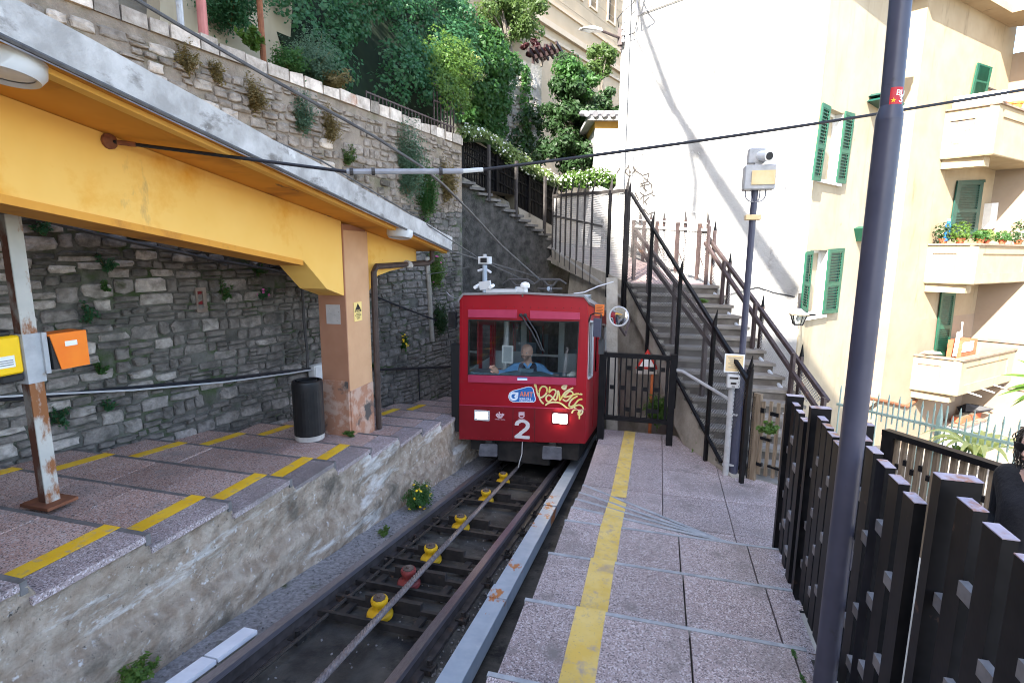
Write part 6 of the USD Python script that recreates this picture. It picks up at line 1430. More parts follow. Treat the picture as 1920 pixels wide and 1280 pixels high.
# openings in the cream wall
def q_uv(fr, pts, off=0.): return [fr.at(x, y, off) for x, y in pts]
w1 = q_uv(CRF, [(1553, 203), (1582, 212), (1564, 342), (1536, 338)]); w2 = q_uv(CRF, [(1520, 471), (1552, 467), (1541, 587), (1512, 596)])
def rect(q): q = np.array(q); return q[:, 0].min(), q[:, 0].max(), q[[0, 1], 1].mean(), q[[2, 3], 1].mean()
wall = Polygon([(0, -6), (CRW, -6), (CRW, ZR), (0, ZR)])
holes = []
for q in (w1, w2):
    u0, u1, vt, vb = rect(q); holes.append((u0, u1, vb, vt)); wall = wall.difference(shapely.box(u0, vb, u1, vt))
part(WB, 'cream_wall', CRF.prism(wall, -.3, 0), 'cream')
part(WB, 'back_walls', hpoly([STF.pt(0, 0, -.3)[:2], STF.pt(LS, 0, -.3)[:2], CRF.pt(CRW, 0, -.3)[:2], CRF.pt(CRW, 0, -6)[:2], STF.pt(0, 0, -8)[:2]], -6, ZR), 'cream')
def shutter(th, fr, c4, off, m_, nm='shutter', nl=22, th_=.03):
    """One louvred leaf filling c4 = (tl, tr, br, bl)."""
    tl, tr, br, bl = [np.array(c) for c in c4]
    P_ = lambda s, t_: (tl * (1 - s) + tr * s) * (1 - t_) + (bl * (1 - s) + br * s) * t_
    def qd(s0, s1, t0, t1, o0, o1): return fr.quad([P_(s0, t1), P_(s1, t1), P_(s1, t0), P_(s0, t0)], off + o0, off + o1)
    fm = cat([qd(0, .14, 0, 1, 0, th_), qd(.86, 1, 0, 1, 0, th_), qd(.14, .86, 0, .055, 0, th_), qd(.14, .86, .945, 1, 0, th_), qd(.14, .86, .52, .575, 0, th_)])
    sh_ = part(th, nm, fm, m_)
    sl_ = [qd(.14, .86, t_, t_ + .010, -.004, th_ * .9) for t_ in np.concatenate([np.linspace(.06, .505, nl // 2), np.linspace(.58, .93, nl // 2 - 2)])]
    part(sh_, 'louvres', cat(sl_), m_, kind='stuff'); part(sh_, 'backing', qd(.14, .86, .055, .945, -.012, -.006), 'shutter_dark')
    return sh_
for (u0, u1, vb, vt) in holes:
    wf = part(WB, 'window_frame', CRF.prism(shapely.box(u0, vb, u1, vt).difference(shapely.box(u0 + .05, vb + .06, u1 - .05, vt - .05)), -.20, -.14), 'white_paint')
    part(wf, 'mullion', CRF.box((u0 + u1) / 2 - .02, (u0 + u1) / 2 + .02, vb + .06, vt - .05, -.19, -.15), 'white_paint')
    part(wf, 'window_pane', CRF.box(u0 + .05, u1 - .05, vb + .06, vt - .05, -.18, -.175), 'window_dark')
    part(WB, 'window_reveal', cat([CRF.box(u1 - .004, u1, vb, vt, -.30, -.002), CRF.box(u0, u0 + .004, vb, vt, -.30, -.002)]), 'white_paint')
    part(WB, 'window_sill', CRF.box(u0 - .10, u1 + .10, vb - .055, vb, -.14, .06), 'marble_sill')
shutter(WB, CRF, q_uv(CRF, [(1541, 193), (1556, 201), (1536, 340), (1521, 338)], .10), .10, 'shutter'); shutter(WB, CRF, q_uv(CRF, [(1584, 209), (1601, 214), (1583, 345), (1566, 343)], .04), .04, 'shutter')
shutter(WB, CRF, q_uv(CRF, [(1510, 472), (1523, 470), (1512, 586), (1500, 578)], .10), .10, 'shutter'); shutter(WB, CRF, q_uv(CRF, [(1553, 467), (1582, 465), (1568, 586), (1541, 588)], .04), .04, 'shutter')
for pts in ([(1655, 176), (1660, 172), (1692, 196), (1688, 200)], [(1652, 186), (1656, 182), (1680, 198), (1676, 202)]):
    part(WB, 'awning_shutter', CRF.quad(q_uv(CRF, pts, .25), .0, .30), 'shutter_dark')
part(WB, 'awning_shutter', CRF.quad(q_uv(CRF, [(1626, 428), (1634, 424), (1646, 448), (1630, 452)], .25), .0, .30), 'shutter')
# roof with its overhanging eave
oh = .32
ep = [STF.pt(-.25, 0, oh)[:2], (CC + (STF.n + CRF.n) * oh * .72)[:2], CRF.pt(CRW + .45, 0, oh)[:2], CRF.pt(CRW + .45, 0, -6)[:2], STF.pt(-.25, 0, -8)[:2]]
part(WB, 'roof_slab', hpoly(ep, ZR, ZR + .16), 'stucco'); part(WB, 'eave_edge', hpoly([tuple(np.array(p) + (np.array(p) - np.mean(ep, 0)) * .008) for p in ep], ZR + .16, ZR + .30), 'stucco')
# corner pilaster with drainpipe and wires
part(WB, 'downpipe', tube([STF.pt(.14, -4, .07), STF.pt(.14, ZR, .07)], .045, 10), 'white_paint')
lp = STF.pt(*STF.at(1190, 0, .03), .03)
part(WB, 'wall_cable', tube([STF.pt(*STF.at(x, y), .02) for x, y in ((1352, 556), (1395, 545), (1420, 538), (1450, 548), (1470, 552), (1490, 556))], .010, 5), 'cable_black')
part(WB, 'wall_cable', tube([STF.pt(*STF.at(x, y), .02) for x, y in ((1196, 30), (1300, -8), (1400, -40))], .009, 5), 'cable_dark_grey')
# hooks on the wall
for (x, y) in ((1340, 137), (1312, 172), (1205, 290), (1311, 290), (1472, 345), (1303, 400)):
    a_ = STF.pt(*STF.at(x, y), 0); part(WB, 'wall_hook', bar(a_, a_ + STF.n * .16 + [0, 0, .02], .012), 'grey_paint')
# scrawled tag on the white wall
zG = lambda x, y: (1140 + x * .40625, y * .40625)
tagl = [[(40, 800), (60, 770), (75, 800), (95, 765), (100, 800), (120, 770), (125, 800)], [(75, 790), (100, 815), (130, 780)], [(130, 790), (160, 810), (190, 800), (180, 840), (150, 850)], [(155, 845), (165, 870), (180, 880)], [(150, 860), (190, 850)], [(165, 835), (172, 885)],
        [(165, 820), (200, 850), (205, 890), (170, 905), (150, 890)], [(125, 890), (140, 920), (135, 935), (125, 905)], [(150, 920), (165, 900), (165, 940)], [(190, 910), (170, 930), (180, 945)], [(165, 965), (185, 990), (210, 980)], [(205, 900), (215, 905)]]
gs = []
for st in tagl: gs.append(LineString([STF.at(*zG(*p), .004) for p in st]).buffer(.012))
for i, st in enumerate(gs):
    part(WB, 'wall_scrawl', STF.prism(st.simplify(.002), .003, .009), 'ink')
# small lean-to house behind
hq = [at_depth(x, y, 15.5) for x, y in ((1113, 330), (1165, 330))]
HS = thing('small_house', 'small grey house with a tiled roof and yellow eave band behind the bridge', 'house', hq[0])
HF = Frame((hq[0][0], hq[0][1], 0), (hq[1] - hq[0]) * [1, 1, 0], (0, 0, 1)); HF.n = HF.n if HF.n @ HF.o < 0 else -HF.n
ze = at_depth(1135, 232, 15.5)[2]; zb_ = at_depth(1135, 244, 15.5)[2]
part(HS, 'wall', HF.box(0, 3.0, -2, zb_, -4, 0), 'grey_wall'); part(HS, 'yellow_band', HF.box(-.01, 3.0, zb_, ze, -4, .01), 'roof_trim_yellow'); part(HS, 'gutter', HF.box(-.25, 3.0, ze, ze + .10, -4.1, .2), 'grey_paint')
for k in range(14):
    u = -.28 + .24 * k; zz = ze + .11
    part(HS, 'roof_tile', tube([HF.pt(u, zz + .03, .28), HF.pt(u, zz + .55, -1.8)], .085, 8), 'roof_tile')
# ------------------------------------------------------------------ balcony house
def chz(a, b): v = ROT @ [a, 0, b]; v[2] = 0; return v
K = ROT @ [11.9, 0, 14.0]; K[2] = 0
dl, dr = unit(chz(-.92, 1)), unit(chz(1.7, 1))
BLF = Frame(K, -dl, (0, 0, 1)); BLF.n = BLF.n if BLF.n @ BLF.o < 0 else -BLF.n      # left faces, u runs from back to corner
BRF = Frame(K, dr, (0, 0, 1)); BRF.n = BRF.n if BRF.n @ BRF.o < 0 else -BRF.n
dep = 1.05
Wp = K + dl * dep                                   # plane of the house front
BWF = Frame(Wp, dr, (0, 0, 1), BRF.n)
uc = BWF.at(1705, 300)[0]; LEN = 3.55
BH = thing('balcony_house', 'cream house with stacked balconies and green shutters at the right edge', 'building', Wp + [0, 0, -5])
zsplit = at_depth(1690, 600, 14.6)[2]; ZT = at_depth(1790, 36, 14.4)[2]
part(BH, 'upper_wall', hpoly([BWF.pt(uc, 0)[:2], BWF.pt(LEN, 0)[:2], BWF.pt(LEN, 0, -8)[:2], (BWF.pt(uc, 0) + dl * 8)[:2]], zsplit, ZT + .2), 'balcony_cream')
part(BH, 'lower_wall', hpoly([BWF.pt(uc, 0, .003)[:2], BWF.pt(LEN, 0, .003)[:2], BWF.pt(LEN, 0, -8)[:2], (BWF.pt(uc - .003, 0) + dl * 8)[:2]], -7, zsplit), 'tan')  # darker tan puts the shade of the lower storey into the colour
wg = BWF.pt(LEN, 0, 0)
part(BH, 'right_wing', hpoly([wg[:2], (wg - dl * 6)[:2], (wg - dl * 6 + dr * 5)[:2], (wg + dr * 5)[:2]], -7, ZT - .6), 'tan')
part(BH, 'wing_band', cat([bar(wg - BRF.n * -.0 - dl * .02 - dr * .03 + [0, 0, z_], wg - dl * 6 - dr * .03 + [0, 0, z_], .05, .07) for z_ in (at_depth(1905, 645, 15.5)[2], at_depth(1900, 735, 15.5)[2])]), 'coping')
ep = [(BWF.pt(uc, 0, .4) + dr * -.5)[:2], BWF.pt(LEN - 1.6, 0, .4)[:2], (BWF.pt(LEN - 1.6, 0, .4) - dl * 1.5)[:2], (wg - dl * 6 + dr * -.5)[:2], (wg - dl * 6 + dr * 4)[:2], (BWF.pt(uc, 0) + dl * 7 - dr * .6)[:2]]
part(BH, 'eave_slab', hpoly(ep, ZT, ZT + .18), 'balcony_cream'); part(BH, 'eave_edge', hpoly([tuple(np.array(p) + (np.array(p) - np.mean(ep, 0)) * .006) for p in ep], ZT + .18, ZT + .36), 'stucco')
# the plastered block on the roof
part(BH, 'attic', hpoly([BWF.pt(uc + .5, 0, -1.6)[:2], BWF.pt(LEN + 4, 0, -1.6)[:2], BWF.pt(LEN + 4, 0, -6)[:2], BWF.pt(uc + .5, 0, -6)[:2]], ZT + .36, ZT + 4), 'stucco_rough')
part(BH, 'attic_window', BWF.box(LEN - 2.4, LEN - 1.9, ZT + .9, ZT + 3, -1.62, -1.57), 'shutter_dark')
def balcony(yt, yb, ycap, stain, capm):
    zt, zb = at_depth(1815, yt, 14.0)[2], at_depth(1800, yb, 14.0)[2]; h = zt - zb; pth = None
    out = Polygon([(0, zb), (LEN - .02, zb), (LEN - .02, zt), (0, zt)]); inn = shapely.box(.30, zb + h * .26, LEN - .45, zb + h * .78)
    p = part(BH, 'balcony', BRF.prism(out.difference(inn), -.13, 0), 'balcony_cream')
    part(p, 'panel', BRF.prism(inn, -.12, -.03), 'balcony_panel')
    out = shapely.box(-dep, zb, -.131, zt); inn = shapely.box(-dep + .12, zb + h * .26, -dep + .62, zb + h * .78); L_ = Frame(K, dl * -1, (0, 0, 1), BLF.n)
    part(p, 'side_wall', L_.prism(shapely.box(-dep, zb, -.0, zt).difference(inn), -.12, .001), 'balcony_cream'); part(p, 'side_panel', L_.prism(inn, -.11, -.03), stain)
    part(p, 'coping', cat([BRF.box(-.05, LEN - .02, zt, zt + .045, -.16, .05), L_.box(-dep, -.17, zt, zt + .045, -.15, .05)]), capm)
    part(p, 'floor_slab', hpoly([BRF.pt(.01, 0, -.01)[:2], BRF.pt(LEN - .03, 0, -.01)[:2], BWF.pt(LEN - .03, 0, .01)[:2], BWF.pt(.01, 0, .01)[:2]], zb - .02, zb + .10), 'balcony_cream')
    part(p, 'bracket', hpoly([BWF.pt(.1, 0, .01)[:2], BWF.pt(.45, 0, .01)[:2], BRF.pt(.45, 0, -.2)[:2], BRF.pt(.1, 0, -.2)[:2]], zb - .26, zb - .021), 'balcony_cream')
    return p, zt, zb
bal1 = balcony(214, 298, 0, 'balcony_stain', 'coping'); bal2 = balcony(460, 531, 0, 'balcony_panel', 'coping'); bal3 = balcony(678, 746, 0, 'balcony_panel', 'coping')
for f in (.18, .42, .66):
    p_ = BRF.pt(LEN * f, bal3[2] + .02, -.05); part(bal3[0], 'drain_spout', tube([p_, p_ + BRF.n * .35 - [0, 0, .06]], .022, 6), 'cable_white')
sh_ = lambda pts, m_='shutter', off=.03: shutter(BH, BWF, q_uv(BWF, pts, off), off, m_, 'door_shutter', 30)
sh_([(1832, 118), (1859, 127), (1847, 182), (1819, 178)]); shutter(BH, BWF, q_uv(BWF, [(1822, 180), (1846, 182), (1866, 217), (1842, 215)], .35), .35, 'shutter', 'tilted_shutter', 14)
sh_([(1794, 342), (1843, 340), (1830, 440), (1778, 440)], 'shutter_dark'); sh_([(1764, 548), (1791, 546), (1776, 668), (1750, 664)])
for pts in ([(1793, 339), (1845, 337), (1845, 342), (1793, 344)],): part(BH, 'lintel', BWF.quad(q_uv(BWF, pts), 0, .04), 'shutter_dark')
part(BH, 'white_heater', BWF.quad(q_uv(BWF, [(1846, 382), (1858, 381), (1853, 428), (1840, 430)], .0), 0, .18), 'white_paint')
# things standing on the balconies
def pot_plant(p, r_, h, label, seed, m_='leaf_green', n_=260, sp=.22, hh=.35):
    th = thing('potted_plant', label, 'potted plant', p); part(th, 'pot', lathe([(0, 0), (r_ * .7, 0), (r_, h), (r_ * 1.08, h), (r_ * 1.08, h + .03), (r_ * .8, h + .03), (0, h)], 14, p), 'terracotta')
    rr = np.random.default_rng(seed); c = p + [0, 0, h + hh * .6]; d = rr.normal(size=(n_, 3)); d /= np.linalg.norm(d, axis=1)[:, None]
    part(th, 'foliage', leaves(c + d * [sp, sp, hh] * rr.uniform(.3, 1, (n_, 1)) ** .5, d + [0, 0, .5], rr.uniform(.05, .11, n_), rr), m_, kind='stuff')
def leaves(P, Nn, size, r, wid=.62, fold=.25, droop=0.0):
    P = np.asarray(P, float); n_ = len(P); Nn = np.asarray(Nn, float) + r.normal(size=(n_, 3)) * .45; Nn /= np.linalg.norm(Nn, axis=1)[:, None]
    t_ = r.normal(size=(n_, 3)); t_[:, 2] -= droop; t_ -= Nn * (t_ * Nn).sum(1)[:, None]; t_ /= np.linalg.norm(t_, axis=1)[:, None]; b_ = np.cross(Nn, t_); s_ = np.asarray(size)[:, None]
    V = np.stack([P - t_ * s_ * .5, P + b_ * s_ * wid * .5 - Nn * s_ * fold * .5, P + t_ * s_ * .5 - Nn * s_ * fold * .4, P - b_ * s_ * wid * .5 - Nn * s_ * fold * .5], 1).reshape(-1, 3)
    i = np.arange(n_)[:, None] * 4; return V, np.vstack([i + [0, 1, 2], i + [0, 2, 3]])
zb2_ = bal2[1] + .05
for i, (f, m_, lab) in enumerate(((.06, 'leaf_green', 'leafy potted plant at the near corner of the middle balcony'), (.16, 'leaf_jasmine', 'pale green potted plant in front of the dark middle balcony door'), (.45, 'leaf_green', 'small potted plant past the door on the middle balcony'), (.75, 'leaf_dark', 'tall bushy potted plant at the far end of the middle balcony'))):
    pot_plant(BRF.pt(LEN * f, zb2_, -.07), .09, .10, lab, 60 + i, m_, 240, .20 if i < 3 else .22, .16 if i < 3 else .40)
L_ = Frame(K, -dl, (0, 0, 1), BLF.n)
for i, u in enumerate((-.75, -.40)): pot_plant(L_.pt(u, zb2_, -.05), .10, .10, ('potted plant with long drooping leaves on the left side of the middle balcony', 'bright green potted plant near the blue watering can on the middle balcony')[i], 80 + i, ('leaf_dark', 'leaf_bright')[i], 260, .26, .30)
p_ = BWF.pt(.1, at_depth(1762, 428, 14.5)[2], .35)
WC = thing('watering_can', 'blue plastic bottle standing among the middle balcony plants', 'bottle', p_); part(WC, 'body', lathe([(0, -.35), (.065, -.35), (.065, .05), (.035, .11), (.035, .17), (0, .17)], 12, p_), 'logo_blue'); part(WC, 'cap', lathe([(0, .22), (.04, .22), (.04, .17), (0, .17)][::-1], 10, p_), 'label_white')
zb1_ = bal1[1] + .05
PL = thing('planter_box', 'long grey planter box on the corner of the top balcony', 'planter', L_.pt(-.5, zb1_, 0)); part(PL, 'box', cat([L_.box(-.92, -.10, zb1_, zb1_ + .28, -.16, .02)]), 'raw_cement'); part(PL, 'end_plate', L_.box(-.099, .12, zb1_, zb1_ + .26, -.15, .01), 'label_white')
PT = thing('planter_box', 'terracotta trough on the wall of the top balcony', 'planter', BRF.pt(1.5, zb1_, -.1)); u0 = BRF.at(1866, 205, -.5)[0]
part(PT, 'trough', hexa([BRF.pt(u, at_depth(1875, 216, 14.5)[2], o) for u, o in ((u0, -.65), (u0 + 1.0, -.65), (u0 + 1.0, -.45), (u0, -.45))], [BRF.pt(u, at_depth(1875, 199, 14.5)[2], o) for u, o in ((u0 - .05, -.7), (u0 + 1.05, -.7), (u0 + 1.05, -.4), (u0 - .05, -.4))]), 'terracotta')
p_ = BRF.pt(BRF.at(1901, 212, -.3)[0], at_depth(1901, 224, 14.8)[2], -.3); PP = thing('flower_pot', 'orange flower pot at the right of the top balcony', 'flower pot', p_); part(PP, 'pot', lathe([(0, 0), (.11, 0), (.15, .22), (.17, .22), (.17, .27), (0, .27)], 14, p_), 'sign_orange')
p0_, p1_ = BWF.at(1866, 190, .25), BWF.at(1906, 172, .25)
PB_ = thing('wall_bracket', 'wrought iron bracket on the wall above the top balcony', 'bracket', BWF.pt(*p0_)); part(PB_, 'frame', BWF.prism(shapely.box(p0_[0], p0_[1], p1_[0], p1_[1]).difference(shapely.box(p0_[0] + .04, p0_[1] + .04, p1_[0] - .04, p1_[1] - .04)), .0, .03), 'dark_iron')
zb3_ = bal3[1] + .05
DC = thing('folding_chair', 'white folded garden chair leaning on the lowest balcony', 'chair', BWF.pt(1.0, zb3_ - .6, .4))
for i, (o_, m_) in enumerate(((.45, 'label_white'), (.36, 'car_dash'))):
    a_, b_, c_ = BWF.at(1787, 668, o_), BWF.at(1796, 622, o_), BWF.at(1803, 604, o_)
    for s_ in (0, .16): part(DC, 'frame_tube', tube([BWF.pt(a_[0] + s_, a_[1], o_), BWF.pt(b_[0] + s_, b_[1], o_), BWF.pt(b_[0] + .22 + s_ * .3, b_[1] - .16, o_), BWF.pt(c_[0] + .05, c_[1], o_)][: 4 if s_ else 2], .02, 6), m_)
    part(DC, 'seat_cloth', BWF.quad([(a_[0] + .02, a_[1]), (a_[0] + .15, a_[1]), (b_[0] + .15, b_[1]), (b_[0] + .02, b_[1])], o_ - .01, o_), 'car_dash')
u0, v0 = BWF.at(1800, 660, .5); u1, v1 = BWF.at(1822, 638, .5)
DB = thing('drawer_chest', 'small brown chest with white drawers on the lowest balcony', 'chest', BWF.pt(u0, v0 - .3, .5)); part(DB, 'carcass', BWF.box(u0 - .03, u1 + .28, v0 - .35, v1 + .03, .2, .54), 'terracotta')
for i in range(4): part(DB, 'drawer', BWF.box(u0, u1, v0 + (v1 - v0) * (i + .08) / 4, v0 + (v1 - v0) * (i + .92) / 4, .54, .56), 'label_white')
for i, x in enumerate((1738, 1750)):
    p_ = L_.pt(L_.at(x, 660, -.06)[0], zb3_, -.06); single('stone', hull(p_ + np.random.default_rng(i).normal(size=(14, 3)) * [.09, .06, .05] + [0, 0, .07]), 'stone_light', ('rounded pale stone on the lowest balcony parapet, the left one', 'rounded pale stone on the lowest balcony parapet, the right one')[i], 'stone')
# yard below the balconies
u0, v0 = BWF.at(1790, 838, .5); u1, v1 = BWF.at(1860, 778, .5)
CBn = thing('garden_cupboard', 'grey metal cupboard under the lowest balcony behind the spiked fence', 'cupboard', BWF.pt(u0, -4, .5)); part(CBn, 'body', BWF.box(u0, u1, v0 - 1.2, v1, .05, .6), 'cabinet_grey'); part(CBn, 'top', BWF.box(u0 - .05, u1 + .6, v1, v1 + .05, .05, .66), 'coping'); part(CBn, 'side_post', BWF.box(u1 - .06, u1 + .06, v0 - 1.2, v1, .6, .66), 'sign_orange')
p0_, p1_ = BWF.at(1800, 781, .45), BWF.at(1853, 763, .45)
PT2 = thing('planter_box', 'long terracotta trough on the grey cupboard below the balconies', 'planter', BWF.pt(*p0_)); part(PT2, 'trough', BWF.box(p0_[0], p1_[0], v1 + .05, p1_[1] - .05, .25, .5), 'terracotta'); part(PT2, 'soil', BWF.box(p0_[0] + .03, p1_[0] - .03, p1_[1] - .05, p1_[1] - .03, .28, .47), 'earth')
part(PT2, 'dark_plant', hull(BWF.pt((p0_[0] + p1_[0]) / 2 - .1, p1_[1] + .08, .38) + np.random.default_rng(4).normal(size=(24, 3)) * [.22, .10, .10]), 'cable_black')
a_ = [BWF.pt(*BWF.at(x, y, .03), .03) for x, y in ((1592, 752), (1606, 742), (1660, 752), (1700, 762), (1718, 750))]
single('rusty_pipe', tube(a_, .045, 8), 'rust', 'rusty pipe running along the tan wall above the spiked fence', 'pipe')


# ================================================================== hillside, far buildings and planting
g = np.random.default_rng(99)
def rand_in_poly(pts, n_, r):
    P = Polygon(pts); x0, y0, x1, y1 = P.bounds; out = []
    sp_ = shapely.prepared.prep(P)
    while len(out) < n_:
        q = np.stack([r.uniform(x0, x1, n_ * 2), r.uniform(y0, y1, n_ * 2)], 1)
        ok = shapely.contains_xy(P, q[:, 0], q[:, 1]); out += q[ok].tolist()
    return np.array(out[:n_])
# terraced hillside behind the stone wall
nu, nv = 60, 30; U = np.linspace(-9, 26, nu); Vv = np.linspace(0, 22, nv); UU, VV = np.meshgrid(U, Vv, indexing='ij')
base = np.array([WF.pt(u, 0, -.42) for u in U])
Hh = 2.12 - .03 * UU + np.where(VV > .5, np.minimum((VV - .5) * 1.25, 3.6) + np.maximum(VV - 3.4, 0) * .28, 0) + .25 * (meshkit.fbm(np.stack([UU, VV, 0 * UU], -1) * .8, 4, 3) - .5)
Hh = np.where(UU > 7.2, np.minimum(Hh, 1.4 + np.maximum(VV - 3, 0) * .5), Hh)
Hh = np.where(UU > 10, np.minimum(Hh, -.5 + np.maximum(VV - 5, 0) * .35), Hh)
Pp = base[:, None, :] - WN * VV[..., None]; Pp[..., 2] = Hh; idx = np.arange(nu * nv).reshape(nu, nv)
single('hillside', (Pp.reshape(-1, 3), np.stack([idx[:-1, :-1], idx[1:, :-1], idx[1:, 1:], idx[:-1, 1:]], -1).reshape(-1, 4)), 'earth', kind='structure', smooth=True)
def ivy_sheet(fr, pxpoly, n_, size, r, bulge=.5, seed=0, push=0.0, fs=1.3):
    """A creeper: overlapping clumps on the face fr, leaves on the outer side of each clump."""
    uvp = [fr.at(x, y) for x, y in pxpoly]; A_ = Polygon(uvp).area
    nc = int(max(20, A_ / (bulge * .34) ** 2 * .9)); q = rand_in_poly(uvp, nc, r)
    b = np.clip((meshkit.fbm(np.stack([q[:, 0] * fs, q[:, 1] * fs, 0 * q[:, 0] + seed], -1), 3, seed) - .28) * 2.0, 0, 1.1)
    o = push + bulge * (.75 * b + .25 * r.random(nc)); rad = bulge * r.uniform(.22, .50, nc)
    k = r.integers(0, nc, n_); e = r.normal(size=(n_, 3)); e /= np.linalg.norm(e, axis=1)[:, None]
    flip = np.sign((e @ fr.n)); e = np.where((flip < 0)[:, None] & (r.random(n_) < .8)[:, None], e - 2 * (e @ fr.n)[:, None] * fr.n, e)
    P = fr.o + q[k, :1] * fr.u + q[k, 1:] * fr.v + o[k, None] * fr.n + e * (rad[k] * r.uniform(.75, 1.08, n_))[:, None]
    return leaves(P, e + fr.n * .25 + np.array([0, 0, .45]), r.uniform(size * .7, size * 1.3, n_), r, .85, .2, .4)
def backing(fr, pxpoly, o):
    return fr.prism(Polygon([fr.at(x, y) for x, y in pxpoly]).buffer(-.05), o - .12, o)
IVF = Frame(WF.pt(0, 2.2, -.75), WD, unit(np.array([0, 0, 1.0]) - WN * .38)); IVF.n = IVF.n if IVF.n @ WN > 0 else -IVF.n
pA = [(470, -140), (820, -140), (838, 20), (846, 120), (838, 205), (832, 235), (790, 228), (700, 196), (640, 172), (560, 128), (520, 60), (500, 20)]
IV = thing('ivy', 'deep green ivy bank tumbling over the top of the long stone wall', 'ivy', IVF.o)
part(IV, 'foliage', ivy_sheet(IVF, pA, 22000, .070, g, .75, 5), 'leaf_ivy', kind='stuff')
part(IV, 'sunny_foliage', ivy_sheet(IVF, [(740, 90), (810, 110), (842, 150), (838, 225), (790, 232), (760, 200)], 4500, .055, g, .5, 5, .45), 'leaf_bright', kind='stuff')  # brighter leaf colour stands in for sun on this end
part(IV, 'stems', backing(IVF, pA, -.05), 'ivy_shade')  # near-black sheet behind the leaves, standing in for deep shade
GA, GB = at_depth(1016, 220, 19.0), at_depth(640, 120, 12.5)
GWF = Frame((GB[0], GB[1], 0), (GA - GB) * [1, 1, 0], (0, 0, 1)); GWF.n = GWF.n if GWF.n @ GWF.o < 0 else -GWF.n
GWt = thing('garden_wall', 'tall old garden wall with a sloping top behind the far steps', 'wall', GWF.o)
gp = [GWF.at(x, y) for x, y in ((640, 60), (760, 0), (870, 60), (944, 100), (1016, 126), (1012, 420), (640, 420))]
part(GWt, 'wall_body', GWF.prism(Polygon(gp), -.5, 0), 'garden_wall')
gs_ = []
rr = np.random.default_rng(12)
stn = course_stones(GWF.at(925, 200)[0], GWF.at(1014, 200)[0] - .1, GWF.at(980, 330)[1], GWF.at(980, 130)[1], (.20, .5), (.16, .30), rr, .25)
stn = [s for s in stn if Polygon(gp).buffer(-.15).contains(Point(s[0], s[1]))]
pieces(GWt, GWF, stn, .05, 'garden_wall', 'garden_wall', lambda a, b: False, 70, rr, 'garden_wall')
pBv = [(690, -60), (800, -40), (868, 40), (930, 92), (948, 118), (944, 190), (925, 250), (890, 268), (848, 250), (838, 160), (800, 90), (730, 40)]
IV2 = thing('ivy', 'bright green creeper covering the tall garden wall', 'ivy', GWF.pt(*GWF.at(900, 250)))
part(IV2, 'foliage', ivy_sheet(GWF, pBv, 16000, .11, g, .8, 9, 0, .8), 'leaf_green', kind='stuff')
part(IV2, 'hanging_tendrils', ivy_sheet(GWF, [(966, 120), (982, 125), (990, 250), (1000, 300), (975, 310), (972, 220)], 900, .12, g, .3, 4), 'leaf_green', kind='stuff')
part(IV2, 'base_foliage', ivy_sheet(GWF, [(965, 210), (1010, 200), (1010, 330), (950, 330), (940, 290)], 1500, .12, g, .4, 4), 'leaf_dark', kind='stuff')
def crown(c, R, n_, size, r, clumps=26, shell=.8, flat=1.0, spread=.55):
    d = r.normal(size=(clumps, 3)); d /= np.linalg.norm(d, axis=1)[:, None]; cc_ = np.asarray(c) + d * np.asarray(R) * r.uniform(.25, .95, (clumps, 1)); rad = r.uniform(.22, .42, clumps) * min(R) * 1.2
    k = r.integers(0, clumps, n_); e = r.normal(size=(n_, 3)); e /= np.linalg.norm(e, axis=1)[:, None]
    P = cc_[k] + e * rad[k][:, None] * r.uniform(shell - .35, 1.05, (n_, 1)) * [1, 1, .75]
    return leaves(P, e + [0, 0, .35], r.uniform(size * .7, size * 1.3, n_), r, .6, .25, .3), cc_
def tree(name, label, foot, c, R, n_, size, m_, r, clumps=26, bark='bark', trunk=.12, category='tree'):
    th = thing(name, label, category, foot); lv, cc_ = crown(c, R, n_, size, r, clumps)
    part(th, 'trunk', tube(bez(foot, (np.asarray(foot) + np.asarray(c)) / 2 + [.15, 0, .1], c, 8), np.linspace(trunk, trunk * .5, 8), 8), bark)
    for q in cc_[:9]: part(th, 'limb', tube(bez(np.asarray(c) * .55 + np.asarray(foot) * .45, (np.asarray(c) + q) / 2, q, 6), np.linspace(trunk * .45, trunk * .12, 6), 6), bark)
    part(th, 'crown', lv, m_, kind='stuff'); return th
pd = lambda x, y, D: at_depth(x, y, D)
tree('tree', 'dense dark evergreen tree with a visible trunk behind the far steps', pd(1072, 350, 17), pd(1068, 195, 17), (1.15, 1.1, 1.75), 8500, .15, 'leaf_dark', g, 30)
part('/World/tree', 'lit_crown', crown(pd(1075, 150, 16.6), (.75, .7, .75), 2200, .14, g, 12)[0], 'leaf_green', kind='stuff')  # lighter leaf colour paints the sunlit top of the dark crown
tree('tree', 'thin grey green tree between the dark evergreen and the white building', pd(1125, 300, 20), pd(1126, 110, 20), (.75, .7, .85), 1700, .15, 'leaf_tree', g, 16, trunk=.07)
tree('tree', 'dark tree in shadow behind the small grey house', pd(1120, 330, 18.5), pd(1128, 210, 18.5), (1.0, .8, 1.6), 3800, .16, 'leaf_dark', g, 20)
tree('tree', 'light green tree with drooping sprays at the top above the garden wall', pd(960, 140, 21), pd(945, 35, 21), (2.1, 1.5, 1.25), 7500, .15, 'leaf_tree', g, 30, trunk=.10)
tree('bush', 'dark red leaved bush on the terrace above the garden wall', pd(1015, 125, 21), pd(1012, 92, 21), (.95, .6, .42), 2600, .13, 'leaf_red', g, 16, trunk=.05, category='bush')
tree('bush', 'dark shrubs filling the shade at the foot of the evergreen tree', pd(1080, 340, 16), pd(1085, 290, 16), (1.5, .8, .75), 5200, .13, 'leaf_dark', g, 24, trunk=.05, category='bush')
a_, b_ = pd(1000, 108, 20.5), pd(1050, 95, 20.5)
